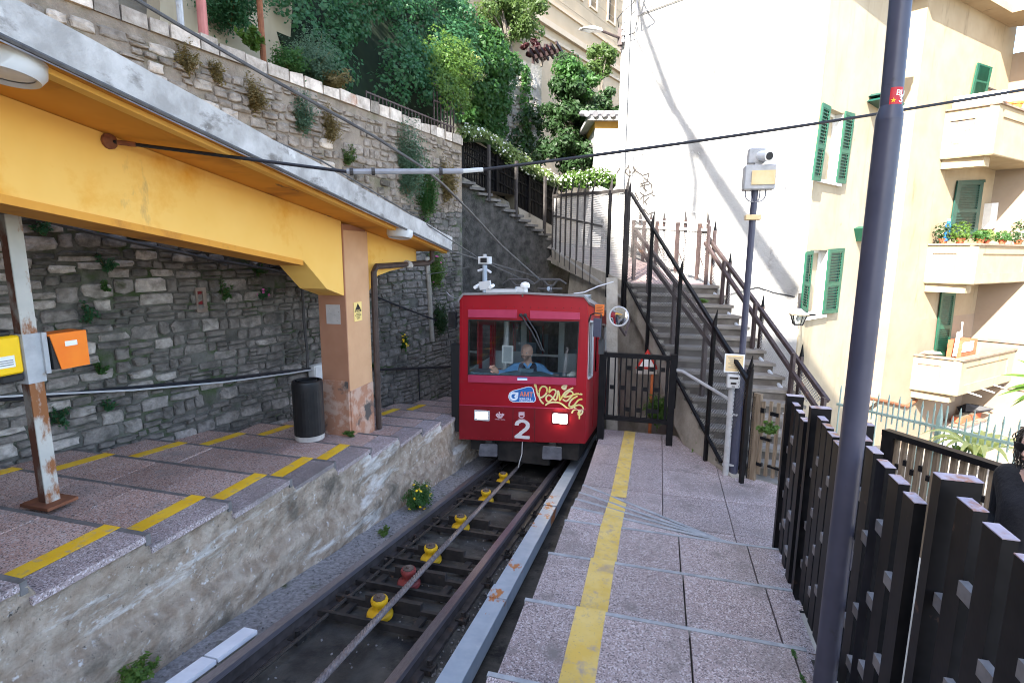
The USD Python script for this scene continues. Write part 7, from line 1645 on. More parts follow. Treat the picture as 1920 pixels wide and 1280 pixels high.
PG = thing('pergola', 'dark red brown pergola on the terrace above the garden wall', 'pergola', a_); 
for t_ in np.linspace(0, 1, 6):
    p_ = a_ + (b_ - a_) * t_; part(PG, 'rafter', bar(p_ - [0, .8, 0], p_ + [0, .8, .1], .07, .12), 'maroon_wood')
part(PG, 'beam', bar(a_, b_, .12, .16), 'maroon_wood'); part(PG, 'post', bar(a_ - [0, 0, 1.6], a_, .1), 'maroon_wood'); part(PG, 'post', bar(b_ - [0, 0, 1.6], b_, .1), 'maroon_wood')
# bright feathery young tree caught by the sun
AT = thing('young_tree', 'pale yellow green young tree with long leaflets beside the ivy bank', 'tree', pd(868, 200, 12.2)); rr = np.random.default_rng(5); lv = []
for k in range(46):
    p0 = pd(862 + rr.normal() * 8, 118 + rr.normal() * 15, 11.8 + rr.normal() * .25); an = rr.uniform(0, 2 * np.pi); dd = unit([math.cos(an), math.sin(an), rr.uniform(-.3, .6)]); L_f = rr.uniform(.25, .42); n_ = 15
    t_ = np.linspace(.15, 1, n_); P = p0 + dd * (t_ * L_f)[:, None] + np.array([0, 0, -.25]) * (t_ ** 2 * L_f)[:, None]
    for s_ in (-1, 1):
        sd = unit(np.cross(dd, [0, 0, 1])) * s_; lv.append(leaves(P + sd * .055, np.tile([0, 0, 1.0], (n_, 1)), rr.uniform(.06, .10, n_), rr, .38, .15, .5))
part(AT, 'foliage', cat(lv), 'leaf_lime', kind='stuff'); part(AT, 'trunk', tube(bez(pd(868, 215, 12.2), pd(858, 180, 12.1), pd(862, 120, 11.9), 8), np.linspace(.04, .015, 8), 6), 'bark')
part(AT, 'lower_foliage', crown(pd(872, 165, 11.9), (.30, .3, .36), 900, .09, rr, 10)[0], 'leaf_tree', kind='stuff')
# jasmine over the iron fence
def hedge(label, pts, n_, rad, D0, D1, seed, flowers=True, m_='leaf_jasmine'):
    r = np.random.default_rng(seed); pts = np.array(pts, float); seg = np.linspace(0, len(pts) - 1.001, 200); P = []
    for s_ in seg:
        i = int(s_); f = s_ - i; q = pts[i] * (1 - f) + pts[i + 1] * f; P.append(pd(q[0], q[1], D0 + (D1 - D0) * s_ / (len(pts) - 1)))
    P = np.array(P); th = thing('jasmine_hedge', label, 'hedge', P[len(P) // 2]); k = r.integers(0, 200, n_); e = r.normal(size=(n_, 3)); e /= np.linalg.norm(e, axis=1)[:, None]
    rr_ = rad * (.6 + .7 * meshkit.noise(P[k] * 2.2, seed)); Q = P[k] + e * (rr_ * r.uniform(.5, 1.05, n_))[:, None] * [1, 1, .85]
    part(th, 'foliage', leaves(Q, e + [0, 0, .4], r.uniform(.07, .13, n_), r, .5, .2), m_, kind='stuff')
    part(th, 'stems', tube(P - [0, 0, rad * .3], rad * .45, 6), 'leaf_dark')
    if flowers:
        k = r.integers(0, n_, n_ // 5); part(th, 'blossom', leaves(Q[k] + e[k] * .03 + [0, 0, .02], e[k] + [0, 0, .5], r.uniform(.04, .07, len(k)), r, .9, .1), 'flower_white', kind='stuff')
hedge('white flowering jasmine tumbling over the iron fence along the far steps', [(872, 250), (905, 252), (940, 278), (985, 310), (1020, 330), (1045, 345)], 3800, .26, 11.8, 14.6, 41)
hedge('yellow green hedge behind the tall mesh railing of the footbridge', [(1052, 346), (1075, 335), (1100, 338), (1125, 330), (1148, 340)], 2600, .32, 14.8, 13.6, 42, True, 'leaf_bright')
# plants on and above the stone wall
def tuft(label, c, R, n_, size, m_, seed, droop=.3, name='wall_plant', cat_='plant', flowers=None, nf=0):
    r = np.random.default_rng(seed); c = np.asarray(c, float); R = np.asarray(R, float); th = thing(name, label, cat_, c - [0, 0, R[2]]); n_ = int(n_ * 2.6); size = size * .68
    ns = max(10, n_ // 40); root = c - [0, 0, R[2] * .8]; d = r.normal(size=(ns, 3)); d /= np.linalg.norm(d, axis=1)[:, None]; tip = c + d * R * r.uniform(.55, 1.15, (ns, 1)); tip[:, 2] += R[2] * .1
    k = r.integers(0, ns, n_); t_ = r.uniform(.25, 1.05, n_)[:, None]; P = root + (tip[k] - root) * t_ + np.array([0, 0, 1]) * R[2] * .35 * t_ * (1 - t_) * 2 + r.normal(size=(n_, 3)) * R * .12
    part(th, 'foliage', leaves(P, d[k] * .6 + [0, 0, .7], r.uniform(size * .6, size * 1.35, n_), r, .5, .25), m_, kind='stuff')
    part(th, 'stem', cat([tube(bez(root, (root + q) / 2 + [0, 0, R[2] * .2], q, 4), .0025, 4, False) for q in tip[:14]]), 'leaf_dry')
    if flowers:
        for k in range(nf):
            d_ = unit(r.normal(size=3) + [.3, -.6, .3]); p_ = c + d_ * R * r.uniform(.7, 1.1); part(th, 'flower', lathe([(0, .010), (.013, .008), (.017, 0), (0, -.004)], 7, p_, d_), flowers)
    return th
def on_w(x, y, o): return WF.pt(*WF.at(x, y, o), o)
tuft('grey green rounded shrub on top of the stone wall left of the ivy', on_w(585, 108, -.45), (.42, .35, .34), 2300, .055, 'leaf_grey', 1, name='wall_shrub', cat_='shrub')
tuft('low green shrub on the wall top between the rusty pole and the grey green shrub', on_w(540, 112, -.35), (.30, .28, .16), 1100, .055, 'leaf_green', 2, name='wall_shrub', cat_='shrub')
tuft('grasses and dry stalks on the wall top under the ivy', on_w(630, 150, -.25), (.25, .2, .15), 500, .07, 'leaf_dry', 3)
tuft('ivy mass at the top left above the pink pipe', on_w(430, 0, -.9), (.55, .4, .4), 2600, .07, 'leaf_ivy', 4, name='wall_shrub', cat_='shrub')
tuft('small green weed hanging on the wall above the canopy edge, nearest one', on_w(352, 108, .08), (.16, .10, .17), 420, .05, 'leaf_dry', 5)
tuft('olive weed on the upper wall below the green shrub', on_w(405, 135, .07), (.12, .08, .13), 260, .05, 'leaf_dry', 6)
tuft('weeds with dry stalks hanging from the middle of the upper wall', on_w(480, 178, .10), (.22, .10, .22), 800, .05, 'leaf_dry', 7)
tuft('green and straw coloured weeds below the black wire on the upper wall', on_w(567, 212, .10), (.20, .10, .30), 900, .05, 'leaf_grey', 8)
tuft('reddish weeds on the upper wall beside the straw coloured ones', on_w(620, 235, .10), (.18, .10, .28), 650, .05, 'leaf_dry', 9)
tuft('small leafy weed on the upper wall just above the canopy edge', on_w(655, 290, .09), (.14, .08, .16), 420, .05, 'leaf_tree', 10)
tuft('dark green plant hanging down the wall beyond the canopy, the long one', on_w(765, 305, .14), (.34, .16, .62), 3600, .055, 'leaf_grey', 11)
tuft('green plant with dry tips hanging below the dark green one', on_w(800, 360, .14), (.26, .14, .48), 2200, .055, 'leaf_green', 12)
tuft('olive plant at the far corner of the stone wall', on_w(838, 340, .12), (.22, .12, .42), 1500, .055, 'leaf_dry', 13)
tuft('bushy green weed with pink flowers under the end of the canopy roof', on_w(818, 505, .14), (.20, .14, .36), 1300, .05, 'leaf_bright', 14, flowers='flower_pink', nf=8)
tuft('dark green weed low on the wall beside the car mirror', on_w(826, 595, .14), (.16, .12, .34), 1100, .05, 'leaf_dark', 15)
tuft('small weed with yellow flowers on the wall right of the column', on_w(757, 640, .08), (.09, .06, .15), 180, .05, 'leaf_green', 16, flowers='flower_yellow', nf=12)
tuft('tiny green weed near the foot of the wall by the column', on_w(703, 684, .07), (.08, .05, .06), 110, .05, 'leaf_green', 17)
for i, (x, y, s_, lab) in enumerate(((78, 424, .13, 'green fern on the wall under the conduit near the rusty post'), (178, 417, .12, 'yellow green weed on the wall above the conduit'), (198, 492, .12, 'small weed between stones left of the wall slot, upper one'), (196, 535, .08, 'tiny weed between stones in the middle of the wall'),
                                    (165, 588, .14, 'low weed spreading over stones behind the ticket machines'), (188, 690, .10, 'small weed above the black cable on the wall'), (110, 775, .16, 'green fern low on the wall right of the rusty post'), (420, 545, .14, 'blue green creeper on the wall right of the slot'),
                                    (492, 550, .12, 'creeper with pink flowers near the grey conduit'), (485, 505, .10, 'weed hanging under the grey conduit near the column'), (200, 757, .10, 'weed below the black cable, middle of the wall'))):
    tuft(lab, on_w(x, y, .07), (s_ * 1.1, s_ * .5, s_ * .8), int(900 * s_), .055, 'leaf_green' if i % 2 else 'leaf_ivy', 30 + i, flowers='flower_pink' if i == 8 else None, nf=5 if i == 8 else 0)
# weeds along the track and platforms
tuft('bushy green weed with yellow flowers growing beside the left rail', on_slope(788, 945, 2.15) + [-.02, 0, .10], (.16, .20, .15), 1500, .045, 'leaf_green', 50, name='track_weed', cat_='weed', flowers='flower_yellow', nf=16)
tuft('small yellow green weed between the gravel ledge and the left rail', on_slope(722, 998, 2.18) + [0, 0, .02], (.06, .12, .03), 260, .03, 'leaf_bright', 51, name='track_weed', cat_='weed')
tuft('green weed at the bottom edge beside the pale trough covers', on_slope(285, 1275, 2.1) + [-.1, 0, .02], (.08, .14, .07), 300, .05, 'leaf_bright', 52, name='track_weed', cat_='weed')
tuft('weed at the foot of the brown column', on_slope(655, 817, 1.35) + [0, 0, .03], (.10, .05, .04), 160, .04, 'leaf_bright', 53, name='track_weed', cat_='weed')
tuft('green weeds growing at the foot of the stair railing on the landing', on_z(1320, 845, LZ) + [.02, 0, .08], (.20, .16, .10), 900, .06, 'leaf_bright', 54, name='track_weed', cat_='weed')
tuft('leafy weed at the foot of the stairs beside the gate post', on_z(1272, 780, LZ) + [.05, .1, .16], (.10, .10, .18), 420, .06, 'leaf_green', 55, name='track_weed', cat_='weed')
tuft('bright weeds behind the gate below the warning sign', pd(1232, 770, 8.5), (.26, .2, .24), 900, .08, 'leaf_bright', 56, name='track_weed', cat_='weed')
tuft('weed growing on the stairs, seen through the slatted gate', pd(1442, 803, 5.75), (.12, .08, .07), 300, .06, 'leaf_bright', 57, name='track_weed', cat_='weed')
tuft('weed on an upper tread of the concrete stairs', pd(1320, 562, 7.9), (.09, .05, .05), 160, .05, 'leaf_bright', 58, name='track_weed', cat_='weed')
mo = np.random.default_rng(32); P_m = []
for (a_, b_, n_) in (((.862, 2.40), (.862, 3.12), 420), ((.30, 2.475), (.86, 2.475), 240), ((.862, 1.62), (.862, 2.3), 120)):
    t_ = mo.random(n_); k_ = int(b_[1] > 2.4 or True); P_m += [(a_[0] + (b_[0] - a_[0]) * f + mo.normal() * .006, (yy_ := a_[1] + (b_[1] - a_[1]) * f + mo.normal() * .006), zs(next(r_ for r_ in ry if r_ > yy_), 1.80) + .004) for f in t_ if meshkit.noise(np.array([f * 9, a_[1], 0])) > .38]
single('moss', leaves(np.array(P_m), np.tile([0, 0, 1.0], (len(P_m), 1)), mo.uniform(.008, .02, len(P_m)), mo), 'leaf_green', 'thin lines of green moss in the joints of the right platform slabs', 'moss', kind='stuff')
# leafy clumps by the spiked fence, and palm fronds at the edge
def strap_plant(label, c, L_, n_, m_, seed, up=.8, w=.045):
    r = np.random.default_rng(seed); th = thing('strap_leaf_plant', label, 'plant', c)
    for k in range(n_):
        an = r.uniform(0, 2 * np.pi); l = L_ * r.uniform(.7, 1.1); d_ = np.array([math.cos(an), math.sin(an), 0]); P = [np.asarray(c) + d_ * l * t_ * .75 + [0, 0, l * up * (1.5 * t_ - 1.25 * t_ * t_)] for t_ in np.linspace(0, 1, 7)]
        wd = w * np.array([.5, .9, 1, .95, .8, .5, .05]); s_ = np.array([-math.sin(an), math.cos(an), 0]); V = []
        for p_, q in zip(P, wd): V += [p_ - s_ * q, p_ - [0, 0, q * .5], p_ + s_ * q]
        F = []
        for i in range(6): a = 3 * i; F += [(a, a + 1, a + 4, a + 3), (a + 1, a + 2, a + 5, a + 4)]
        part(th, 'leaf', (np.array(V), np.array(F)), m_, smooth=True)
strap_plant('clump of long yellow green strap leaves behind the spiked fence', pd(1830, 858, 6.9), .75, 26, 'leaf_lime', 61)
strap_plant('smaller strap leaved plant right of the yellow green clump', pd(1795, 862, 7.0), .50, 14, 'leaf_bright', 62)
PLM = thing('palm', 'palm with spiky green fronds at the right edge of the picture', 'palm', pd(1990, 760, 7.5)); r = np.random.default_rng(8)
cpm = pd(1985, 715, 7.4)
for k in range(26):
    a0_ = r.uniform(-1.25, 1.25); d_ = unit(ROT @ np.array([-math.cos(a0_), -math.sin(a0_), r.uniform(-.4, .2)])); l = r.uniform(.5, .85); s_ = unit(np.cross(d_, ROT @ [0, 0, 1])); P = [cpm + d_ * l * t_ - [0, 0, .12 * t_ * t_] for t_ in (0, .4, .8, 1)]; V = []
    for p_, q in zip(P, (.012, .026, .016, .001)): V += [p_ - s_ * q, p_ + [0, 0, -.004], p_ + s_ * q]
    part(PLM, 'leaf', (np.array(V), np.array([f for i in range(3) for f in ((3 * i, 3 * i + 1, 3 * i + 4, 3 * i + 3), (3 * i + 1, 3 * i + 2, 3 * i + 5, 3 * i + 4))])), 'leaf_bright')
part(PLM, 'trunk', tube([cpm, cpm - [0, 0, 2.4]], .09, 8), 'bark')
# poles behind the stone wall
p_ = on_w(381, 55, -.5); single('pink_pipe', tube([p_ - [0, 0, .3], p_ + [0.0, 0, 2.5]], .055, 12), 'pipe_pink', 'thick pink painted pipe standing behind the wall at the top left', 'pipe')
p_ = on_w(494, 108, -.4); single('rusty_pole', tube([p_ - [0, 0, .2], p_ + [-.02, 0, 2.5]], .038, 10), 'rust', 'thin rusty pole standing behind the stone wall beside the ivy', 'pole')
p_ = on_w(338, 34, -.5); single('white_marker_post', tube([p_ - [0, 0, .3], p_ + [0.02, 0, 2.5]], .035, 10), 'grey_paint', 'pale post behind the stone wall at the far top left', 'post')
tuft('broad leaved green plant on the wall top between the pipe and the rusty pole', on_w(470, 70, -.35), (.15, .12, .15), 200, .13, 'leaf_bright', 71)
pl = [WF.at(x, y, -1.2) for x, y in ((300, -160), (560, -160), (540, 140), (300, 60))]
single('retaining_wall', WF.prism(Polygon(pl), -1.5, -1.2), 'cream', 'cream rendered wall partly hidden by ivy above the stone wall', 'wall')
# iron gate by the ivy
u0, v0 = WF.at(835, 245, -.3); u1, v1 = WF.at(850, 172, -.3)
IG = thing('iron_gate', 'narrow tall iron gate on the wall top at the end of the ivy', 'gate', WF.pt(u0, v0, -.3))
for k in range(7):
    u = u0 - .35 + (u1 - u0 + .35) * k / 6; part(IG, 'bar', WF.box(u - .008, u + .008, wall_top(u) - .05, v1, -.31, -.29), 'brown_iron')
for f in (.15, .6, .97): part(IG, 'rail', WF.box(u0 - .35, u1, v0 + (v1 - v0) * f - .012, v0 + (v1 - v0) * f + .012, -.31, -.285), 'brown_iron')
uu = np.linspace(u0 - 2.2, UEND - .02, 26)
LFc = thing('low_fence', 'low rusty fence along the end of the stone wall top', 'fence', WF.pt(uu[0], wall_top(uu[0]), -.2))
for u in uu: part(LFc, 'bar', WF.box(u - .006, u + .006, wall_top(u) - .02, wall_top(u) + .22, -.21, -.195), 'brown_iron')
part(LFc, 'rail', bar(WF.pt(uu[0], wall_top(uu[0]) + .2, -.2), WF.pt(uu[-1], wall_top(uu[-1]) + .2, -.2), .02), 'brown_iron')
# palazzo at the top
PA = pd(1165, 130, 30.0); du_ = ROT @ [.722, 0, 1.0]; du_[2] = 0
PFm = Frame((PA[0], PA[1], 0), du_, (0, 0, 1)); PFm.n = PFm.n if PFm.n @ PFm.o < 0 else -PFm.n
PZ = thing('palazzo', 'large cream building with tall windows at the top behind the trees', 'building', PFm.o)
zc_ = pd(1165, 131, 30)[2]; wall = Polygon([(-16, -4), (6, -4), (6, zc_ + 9), (-16, zc_ + 9)]); wins = []
for (x0, y0, x1, y1) in ((1042, -40, 1056, 21), (1079, -20, 1090, 44), (1106, 6, 1117, 58), (1139, 30, 1151, 79)):
    ua, va = PFm.at(x0, (y0 + y1) / 2); ub_, _ = PFm.at(x1, (y0 + y1) / 2); _, vt = PFm.at((x0 + x1) / 2, y0); _, vb = PFm.at((x0 + x1) / 2, y1)
    vb = zc_ + 2.0; vt = vb + 2.3; wins.append((ua, ub_, vb, vt)); wall = wall.difference(shapely.box(ua, vb, ub_, vt))
part(PZ, 'front_wall', PFm.prism(wall, -.5, 0), 'palazzo')
for ua, ub_, vb, vt in wins:
    part(PZ, 'window', PFm.prism(shapely.box(ua - .12, vb - .1, ub_ + .12, vt + .12).difference(shapely.box(ua, vb, ub_, vt)), .0, .06), 'palazzo_trim'); part(PZ, 'window_pane', PFm.box(ua, ub_, vb, vt, -.3, -.25), 'window_dark'); part(PZ, 'window_mullion', PFm.box((ua + ub_) / 2 - .04, (ua + ub_) / 2 + .04, vb, vt, -.249, -.2), 'white_paint')
for dz, th_, o_ in ((0, .25, .16), (-.6, .12, .10), (.9, .10, .08)): part(PZ, 'string_course', PFm.box(-16, 6, zc_ + dz - th_, zc_ + dz, 0.001, o_), 'palazzo_trim')
for k in range(14): part(PZ, 'stone_joint', PFm.box(-16, 6, zc_ + 1.2 + .55 * k, zc_ + 1.2 + .55 * k + .02, -.001, .012), 'palazzo_trim')
for x in (838, 856): part(PZ, 'downpipe', tube([PFm.pt(PFm.at(x, 20)[0], zc_ - 3, .12), PFm.pt(PFm.at(x, 20)[0], zc_ + 8, .12)], .07, 8), 'cabinet_grey')
# ================================================================== wires, lamps, people on the right
an = on_x(205, 265, BX + .01); q0 = at_depth(610, 318, 3.9); q1 = at_depth(650, 322, 3.95); q2 = at_depth(868, 321, 4.15); q3 = at_depth(905, 318, 4.2); q4 = at_depth(1980, 158, 4.6)
SWr = thing('span_wire', 'long span wire with an insulator rod crossing in front of the white building', 'wire', an)
part(SWr, 'anchor_rod', tube([an, an + (q1 - an) * .5, q1], .012, 8), 'cable_black'); part(SWr, 'anchor_plate', lathe([(0, 0), (.05, 0), (.05, .02), (.02, .035), (0, .035)][::-1], 12, an - [.01, 0, 0], (1, 0, 0)), 'rust')
part(SWr, 'turnbuckle', tube([an + (q1 - an) * .03, an + (q1 - an) * .10], .016, 8), 'rust')
part(SWr, 'insulator_rod', tube([q1, q2], .020, 10), 'conduit_grey'); part(SWr, 'rod_end', tube([q2 - (q2 - q1) * .01, q3], .017, 10), 'lamp_case'); part(SWr, 'rod_clamp', cat([tube([q1 + (q2 - q1) * f - (q2 - q1) * .015, q1 + (q2 - q1) * f + (q2 - q1) * .015], .028, 8) for f in (.04, .22, .80)]), 'dark_iron')
part(SWr, 'black_wire', tube(sag(q3, q4, .03, 20), .012, 10), 'cable_black')
pts = [(180, -46, 2.6), (340, 50, 3.0), (500, 143, 3.4), (700, 255, 3.95), (790, 312, 4.3), (830, 345, 4.8), (880, 395, 5.6), (940, 460, 6.8), (1012, 524, 8.6)]
single('contact_wire', tube([at_depth(*p) for p in pts], .011, 8), 'cable_dark_grey', 'dark contact wire coming down from the top left to the car roof', 'wire')
single('upper_wire', tube([at_depth(*p) for p in ((-40, -8, 2.2), (300, 178, 3.2), (600, 300, 4.8), (760, 395, 6.5), (870, 466, 8.0), (905, 489, 8.6), (1000, 533, 9.0))], .008, 6), 'cable_dark_grey', 'thin dark wire beside the canopy edge running down to the horn speaker', 'wire')
single('stay_wire', tube(sag(at_depth(690, 520, 7.6), at_depth(880, 500, 10), .05, 10), .006, 5), 'cable_dark_grey', 'thin stay wire in front of the far wall', 'wire')
single('roof_lead', tube([at_depth(1076, 550, 8.0), at_depth(1095, 548, 8.0), at_depth(1120, 537, 8.2), at_depth(1150, 528, 8.4)], .008, 5), 'cable_white', 'thin pale lead from the car roof to the bridge', 'wire')
single('side_lead', tube(sag(at_depth(838, 548, 9.5), at_depth(870, 551, 8.0), .08, 10), .008, 5), 'cable_white', 'thin pale lead looping from the wall to the car roof', 'wire')
# street lamp with its cables on the corner of the white building
lb = STF.pt(*STF.at(1163, 72, .05), .05); D_ = (ROT.T @ lb)[2]
SL_ = thing('street_lamp', 'grey street lamp on a bracket at the top corner of the white building', 'street lamp', lb)
h0_ = at_depth(1088, 55, D_ - .5); h1_ = at_depth(1128, 58, D_ - .3)
part(SL_, 'arm', tube([lb, at_depth(1145, 65, D_ - .2), h1_], .026, 8), 'brown_iron')
hd_ = unit(h1_ - h0_); sd_ = unit(np.cross(hd_, [0, 0, 1]))
part(SL_, 'head', hull([h0_ + sd_ * a + [0, 0, b] for a, b in ((-.06, 0), (.06, 0), (0, .03))] + [h0_ + hd_ * .25 + sd_ * a + [0, 0, b] for a, b in ((-.11, -.01), (.11, -.01), (-.07, .06), (.07, .06))] + [h1_ + sd_ * a + [0, 0, b] for a, b in ((-.05, -.02), (.05, -.02), (0, .05))]), 'lamp_case')
part(SL_, 'lens', hull([h0_ + hd_ * .05 + sd_ * a + [0, 0, -.012] for a in (-.05, .05)] + [h0_ + hd_ * .28 + sd_ * a + [0, 0, -.03] for a in (-.08, .08)] + [h0_ + hd_ * .16 + [0, 0, -.045]]), 'white_paint')
part(SL_, 'bracket', cat([moved(box(-.05, .05, -.05, .05, -.14, .18), lb), bar(lb + [0, 0, -.1], lb + [.02, 0, -.22], .03)]), 'brown_iron')
part(SL_, 'insulator', cat([lathe([(0, 0), (.03, 0), (.03, .05), (.02, .06), (.03, .08), (0, .1)], 10, STF.pt(*STF.at(1168, 55 + 12 * k, .12), .12)) for k in range(3)]), 'cable_white')
def lw(pts, o): return [STF.pt(*STF.at(x, y, o_), o_) for (x, y), o_ in zip(pts, o)]
part(SL_, 'cable_loop', tube(lw([(1160, 52), (1158, 35), (1170, 20), (1188, 5), (1196, -25)], [.05, .14, .16, .12, .05]), .010, 6), 'cable_black')
part(SL_, 'cable_loop', tube(lw([(1166, 72), (1178, 66), (1190, 62), (1194, 40), (1196, 0), (1202, -30)], [.06, .10, .10, .08, .06, .06]), .009, 6), 'cable_black')
part(SL_, 'cable_loop', tube(lw([(1204, -30), (1195, 5), (1196, 30), (1208, 22), (1222, 12), (1210, -2), (1200, -20)], [.20, .22, .24, .25, .25, .24, .2]), .016, 6), 'conduit_grey')
part(SL_, 'wall_bundle', tube(lw([(1196, -40), (1193, 20), (1192, 120), (1189, 250), (1184, 330)], [.04, .04, .04, .04, .04]), .012, 6), 'lamp_case')
# wall lantern on the corner
lc = at_depth(1497, 594, 8.7); LT = thing('wall_lantern', 'small four sided lantern with a white hood on the corner of the building', 'lantern', lc)
up_ = lambda r_, z: [lc + [a * r_, b * r_, z] for a, b in ((-1, -1), (1, -1), (1, 1), (-1, 1))]
part(LT, 'hood', hexa(up_(.125, .05), up_(.02, .14)), 'white_paint'); part(LT, 'hood_rim', hexa(up_(.13, .035), up_(.13, .05)), 'sign_cream')
for a, b in ((-1, -1), (1, -1), (1, 1), (-1, 1)): part(LT, 'corner_bar', bar(lc + [a * .10, b * .10, .035], lc + [a * .06, b * .06, -.12], .014), 'dark_iron')
for s_ in ((-1, -1, 1, -1), (1, -1, 1, 1), (1, 1, -1, 1), (-1, 1, -1, -1)):
    a, b, c_, d_ = s_; part(LT, 'pane', hexa([lc + [a * .058, b * .058, -.118], lc + [c_ * .058, d_ * .058, -.118], lc + [c_ * .056, d_ * .056, -.118], lc + [a * .056, b * .056, -.118]], [lc + [a * .098, b * .098, .034], lc + [c_ * .098, d_ * .098, .034], lc + [c_ * .096, d_ * .096, .034], lc + [a * .096, b * .096, .034]]), 'glass_clear')
part(LT, 'bottom_plate', hexa(up_(.065, -.135), up_(.065, -.12)), 'dark_iron'); part(LT, 'bulb', lathe([(0, -.08), (.03, -.05), (.035, -.02), (.015, .03), (0, .03)], 10, lc), 'white_paint'); part(LT, 'drop_ring', tube([lc + [.022 * math.cos(t_), 0, -.17 + .022 * math.sin(t_)] for t_ in np.linspace(0, 2 * np.pi, 13)], .005, 5), 'dark_iron')
wq = STF.pt(LS - .03, lc[2] + .2, 0); part(LT, 'bracket', tube(np.vstack([bez(lc + [0, 0, .14], lc + [0, 0, .30], wq + [0, 0, .06], 10), wq[None]]), .012, 6), 'dark_iron'); part(LT, 'scroll', tube([(lc + wq) / 2 + [.05 * math.cos(t_) * (1 - t_ / 9), 0, .06 + .05 * math.sin(t_) * (1 - t_ / 9)] for t_ in np.linspace(0, 7, 18)], .007, 5), 'dark_iron'); part(LT, 'wall_plate', STF.box(LS - .07, LS - .01, lc[2] - .12, lc[2] + .28, .002, .02), 'dark_iron')
# washing hanging behind the pole
ck = CRF.at(1661, 235, .35)
for (x, y0, y1, m_, lab, w) in ((1660, 218, 232, 'paper_blue', 'blue cloth hanging behind the dark pole', 5), (1661, 233, 262, 'cloth_yellow', 'orange and yellow cloth hanging behind the dark pole', 7)):
    a_, b_ = CRF.at(x - w, y1, .35), CRF.at(x + w, y0, .35); n_ = 9; V = []; F = []
    for i in range(n_):
        for j in (0, 1): f = i / (n_ - 1); V.append(CRF.pt(a_[0] + (b_[0] - a_[0]) * f, (a_[1] if j == 0 else b_[1]), .35 + .02 * math.sin(f * 14) * (1 - .4 * j)))
    for i in range(n_ - 1): F.append((2 * i, 2 * i + 2, 2 * i + 3, 2 * i + 1))
    th = thing('hanging_cloth', lab, 'cloth', CRF.pt(*a_, .35)); part(th, 'cloth', (np.array(V), np.array(F)), m_, smooth=True)
    if m_ == 'cloth_yellow': part(th, 'hem', moved(CRF.box(a_[0], b_[0], a_[1] - .03, a_[1] + .035, .335, .365), (0, 0, 0)), 'cloth_orange')

# ------------------------------------------------------------------ the woman at the right edge
WM = thing('person', 'person with long grey curly hair, sunglasses and a black jacket beyond the fence', 'person', at_depth(1945, 1250, 2.95))
camR, camU, camF = ROT @ [1, 0, 0], ROT @ [0, -1, 0], ROT @ [0, 0, 1]
hc = at_depth(1956, 838, 2.95); face = unit(-camR * .96 - camF * .05 - camU * .12)
J, B, det = head_parts(WM, hc, face, (0, 0, 1), .245, beard=False, glasses=True)
upv = np.array([0, 0, 1.0]); sid = np.cross(face, upv); b_ = lambda f, s_, u: hc + face * f + sid * s_ + upv * u
J.update({'neck': (b_(-.025, 0, -.14), .056), 'cl': (b_(-.03, 0, -.22), .085), 'shL': (b_(-.03, .165, -.25), .062), 'shR': (b_(-.03, -.165, -.25), .062), 'ch': (b_(-.01, 0, -.38), .135), 'be': (b_(0, 0, -.58), .125), 'hpL': (b_(-.01, .08, -.78), .115), 'hpR': (b_(-.01, -.08, -.78), .115),
          'elL': (b_(-.06, .21, -.52), .045), 'elR': (b_(-.06, -.21, -.52), .045), 'wrL': (b_(.10, .20, -.70), .030), 'wrR': (b_(.10, -.20, -.70), .030), 'knL': (b_(.04, .09, -1.12), .07), 'knR': (b_(-.02, -.09, -1.12), .07), 'anL': (b_(0, .09, -1.47), .045), 'anR': (b_(-.10, -.09, -1.47), .045), 'ftL': (b_(.14, .10, -1.50), .035), 'ftR': (b_(.04, -.10, -1.50), .035)})
B += [('nape', 'neck', 'jawL', 'jawR'), ('neck', 'cl'), ('cl', 'shL', 'ch'), ('cl', 'shR', 'ch'), ('ch', 'be'), ('be', 'hpL', 'hpR'), ('shL', 'elL'), ('elL', 'wrL'), ('shR', 'elR'), ('elR', 'wrR'), ('hpL', 'knL'), ('knL', 'anL'), ('anL', 'ftL'), ('hpR', 'knR'), ('knR', 'anR'), ('anR', 'ftR')]
for pre, w, s_ in (('l', 'wrL', 1), ('r', 'wrR', -1)):
    j2, b2 = hand_joints(pre, J[w][0], face * .6 - upv * .8, sid * -s_, s_, .5, .92); J.update(j2); B += b2
part(WM, 'body', blob(J, B, .016, 6), 'skin', smooth=True); det()
jk = {k: (J[k][0], J[k][1] + .020) for k in ('shL', 'shR', 'ch', 'be', 'elL', 'elR', 'hpL', 'hpR')}; jk['wL'] = (J['wrL'][0] * .85 + J['elL'][0] * .15, .044); jk['wR'] = (J['wrR'][0] * .85 + J['elR'][0] * .15, .044); jk['cl'] = (J['cl'][0] - [0, 0, .03], .095)
part(WM, 'jacket', blob(jk, [('cl', 'shL', 'ch'), ('cl', 'shR', 'ch'), ('ch', 'be'), ('be', 'hpL', 'hpR'), ('shL', 'elL'), ('elL', 'wL'), ('shR', 'elR'), ('elR', 'wR')], .02, 6), 'jacket_black', smooth=True)
tr = {k: (J[k][0], J[k][1] + .014) for k in ('hpL', 'hpR', 'knL', 'knR', 'anL', 'anR')}; part(WM, 'trousers', blob(tr, [('hpL', 'hpR'), ('hpL', 'knL'), ('hpR', 'knR'), ('knL', 'anL'), ('knR', 'anR')], .03, 4), 'trousers', smooth=True)
for k in ('ftL', 'ftR'):
    p_ = J[k][0]; part(WM, 'shoe', hull([p_ + face * a + sid * s_ + upv * u for a, s_, u in ((.09, .03, -.035), (.09, -.03, -.035), (-.15, .035, -.035), (-.15, -.035, -.035), (.08, 0, .02), (-.14, .03, .045), (-.14, -.03, .045))]), 'rubber')
r = np.random.default_rng(3); hp = []
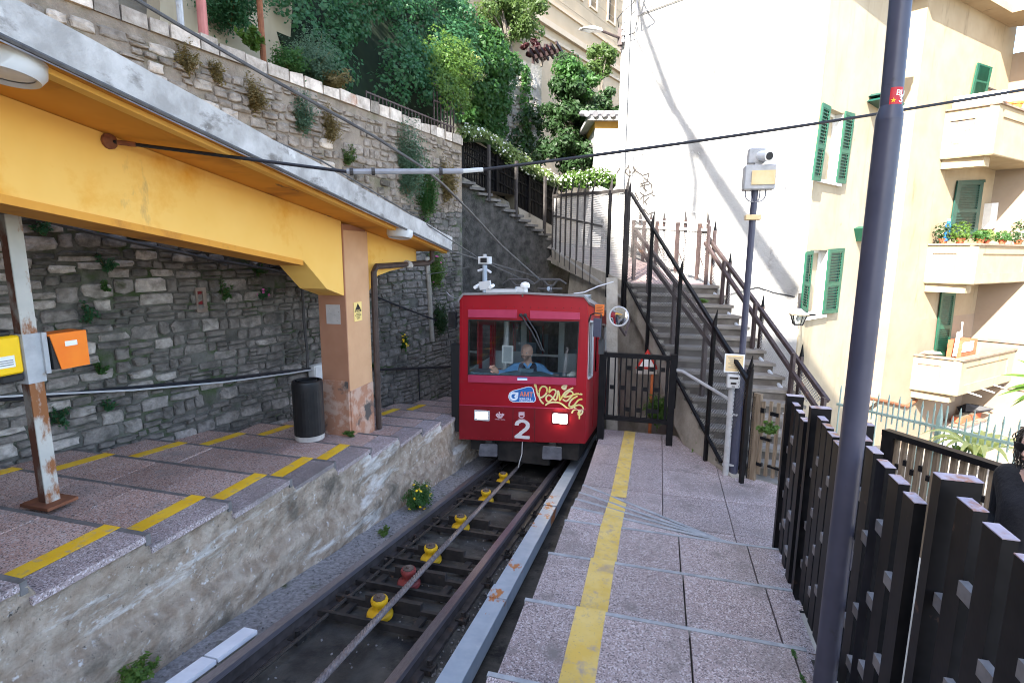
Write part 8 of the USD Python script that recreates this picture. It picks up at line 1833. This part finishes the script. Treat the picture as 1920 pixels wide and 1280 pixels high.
for k in range(1500):
    az = r.uniform(0, 2 * np.pi); el = r.uniform(-.3, 1.45); d_ = face * math.cos(az) * math.cos(el) + sid * math.sin(az) * math.cos(el) + upv * math.sin(el)
    if d_ @ face > -.05 + .62 * max(0, d_ @ upv): continue
    p = hc + np.array(d_) * .098 + upv * .02; out = unit(d_ - upv * (d_ @ upv) * .2 - face * .25); ph = r.uniform(0, 6.3); L_h = r.uniform(.20, .36); st = []; bw = r.uniform(.03, .10); am = r.uniform(.006, .013)
    for i in range(12):
        t_ = i / 11; st.append(p + out * bw * math.sin(min(1, 1.6 * t_) * 1.57) - upv * L_h * t_ ** 1.2 + sid * am * math.sin(ph + 13 * t_) * t_ ** .5 + face * (am * math.cos(ph + 13 * t_) * t_ ** .5 - .05 * t_))
    hp.append(tube(st, np.array([.002, .003, .0035, .0035, .0035, .0035, .0035, .003, .003, .0025, .002, .001]), 3, False))
part(WM, 'hair', cat(hp + [blob({'a': (hc + upv * .035 - face * .022, .103), 'b': (hc - face * .05 - upv * .06, .085), 'c': (hc - face * .06 - upv * .18, .07)}, [('a', 'b'), ('b', 'c')], .02, 3)]), 'hair_grey', smooth=True)
# unseen houses added behind the viewer, roof heights set to shade the station
single('rear_building', cat([box(-46, -7.8, -15, -8, -6, 19.0), box(-7.79, -1.7, -14.9, -8, -6, 14.8)]), 'tan', kind='structure')
# tubes added out of view, traced along the sun to cast the facade shadows
def sun_line(pts, ts): return [STF.pt(*STF.at(x, y), 0) + SUN * t_ for (x, y), t_ in zip(pts, ts)]
single('overhead_line', cat([tube(sun_line([(1180, -40), (1215, 70), (1262, 200), (1340, 330), (1412, 440), (1485, 548)], (10, 11, 12.5, 14.5, 16.5, 18.5)), np.array([.05, .06, .08, .12, .15, .17]), 8),
    tube(sun_line([(1186, 60), (1225, 140), (1262, 215)], (9, 9.6, 10)), .03, 6), tube(sun_line([(1290, 260), (1305, 340), (1300, 410)], (17, 17.5, 18)), .07, 6)]), 'cable_black', kind='structure')
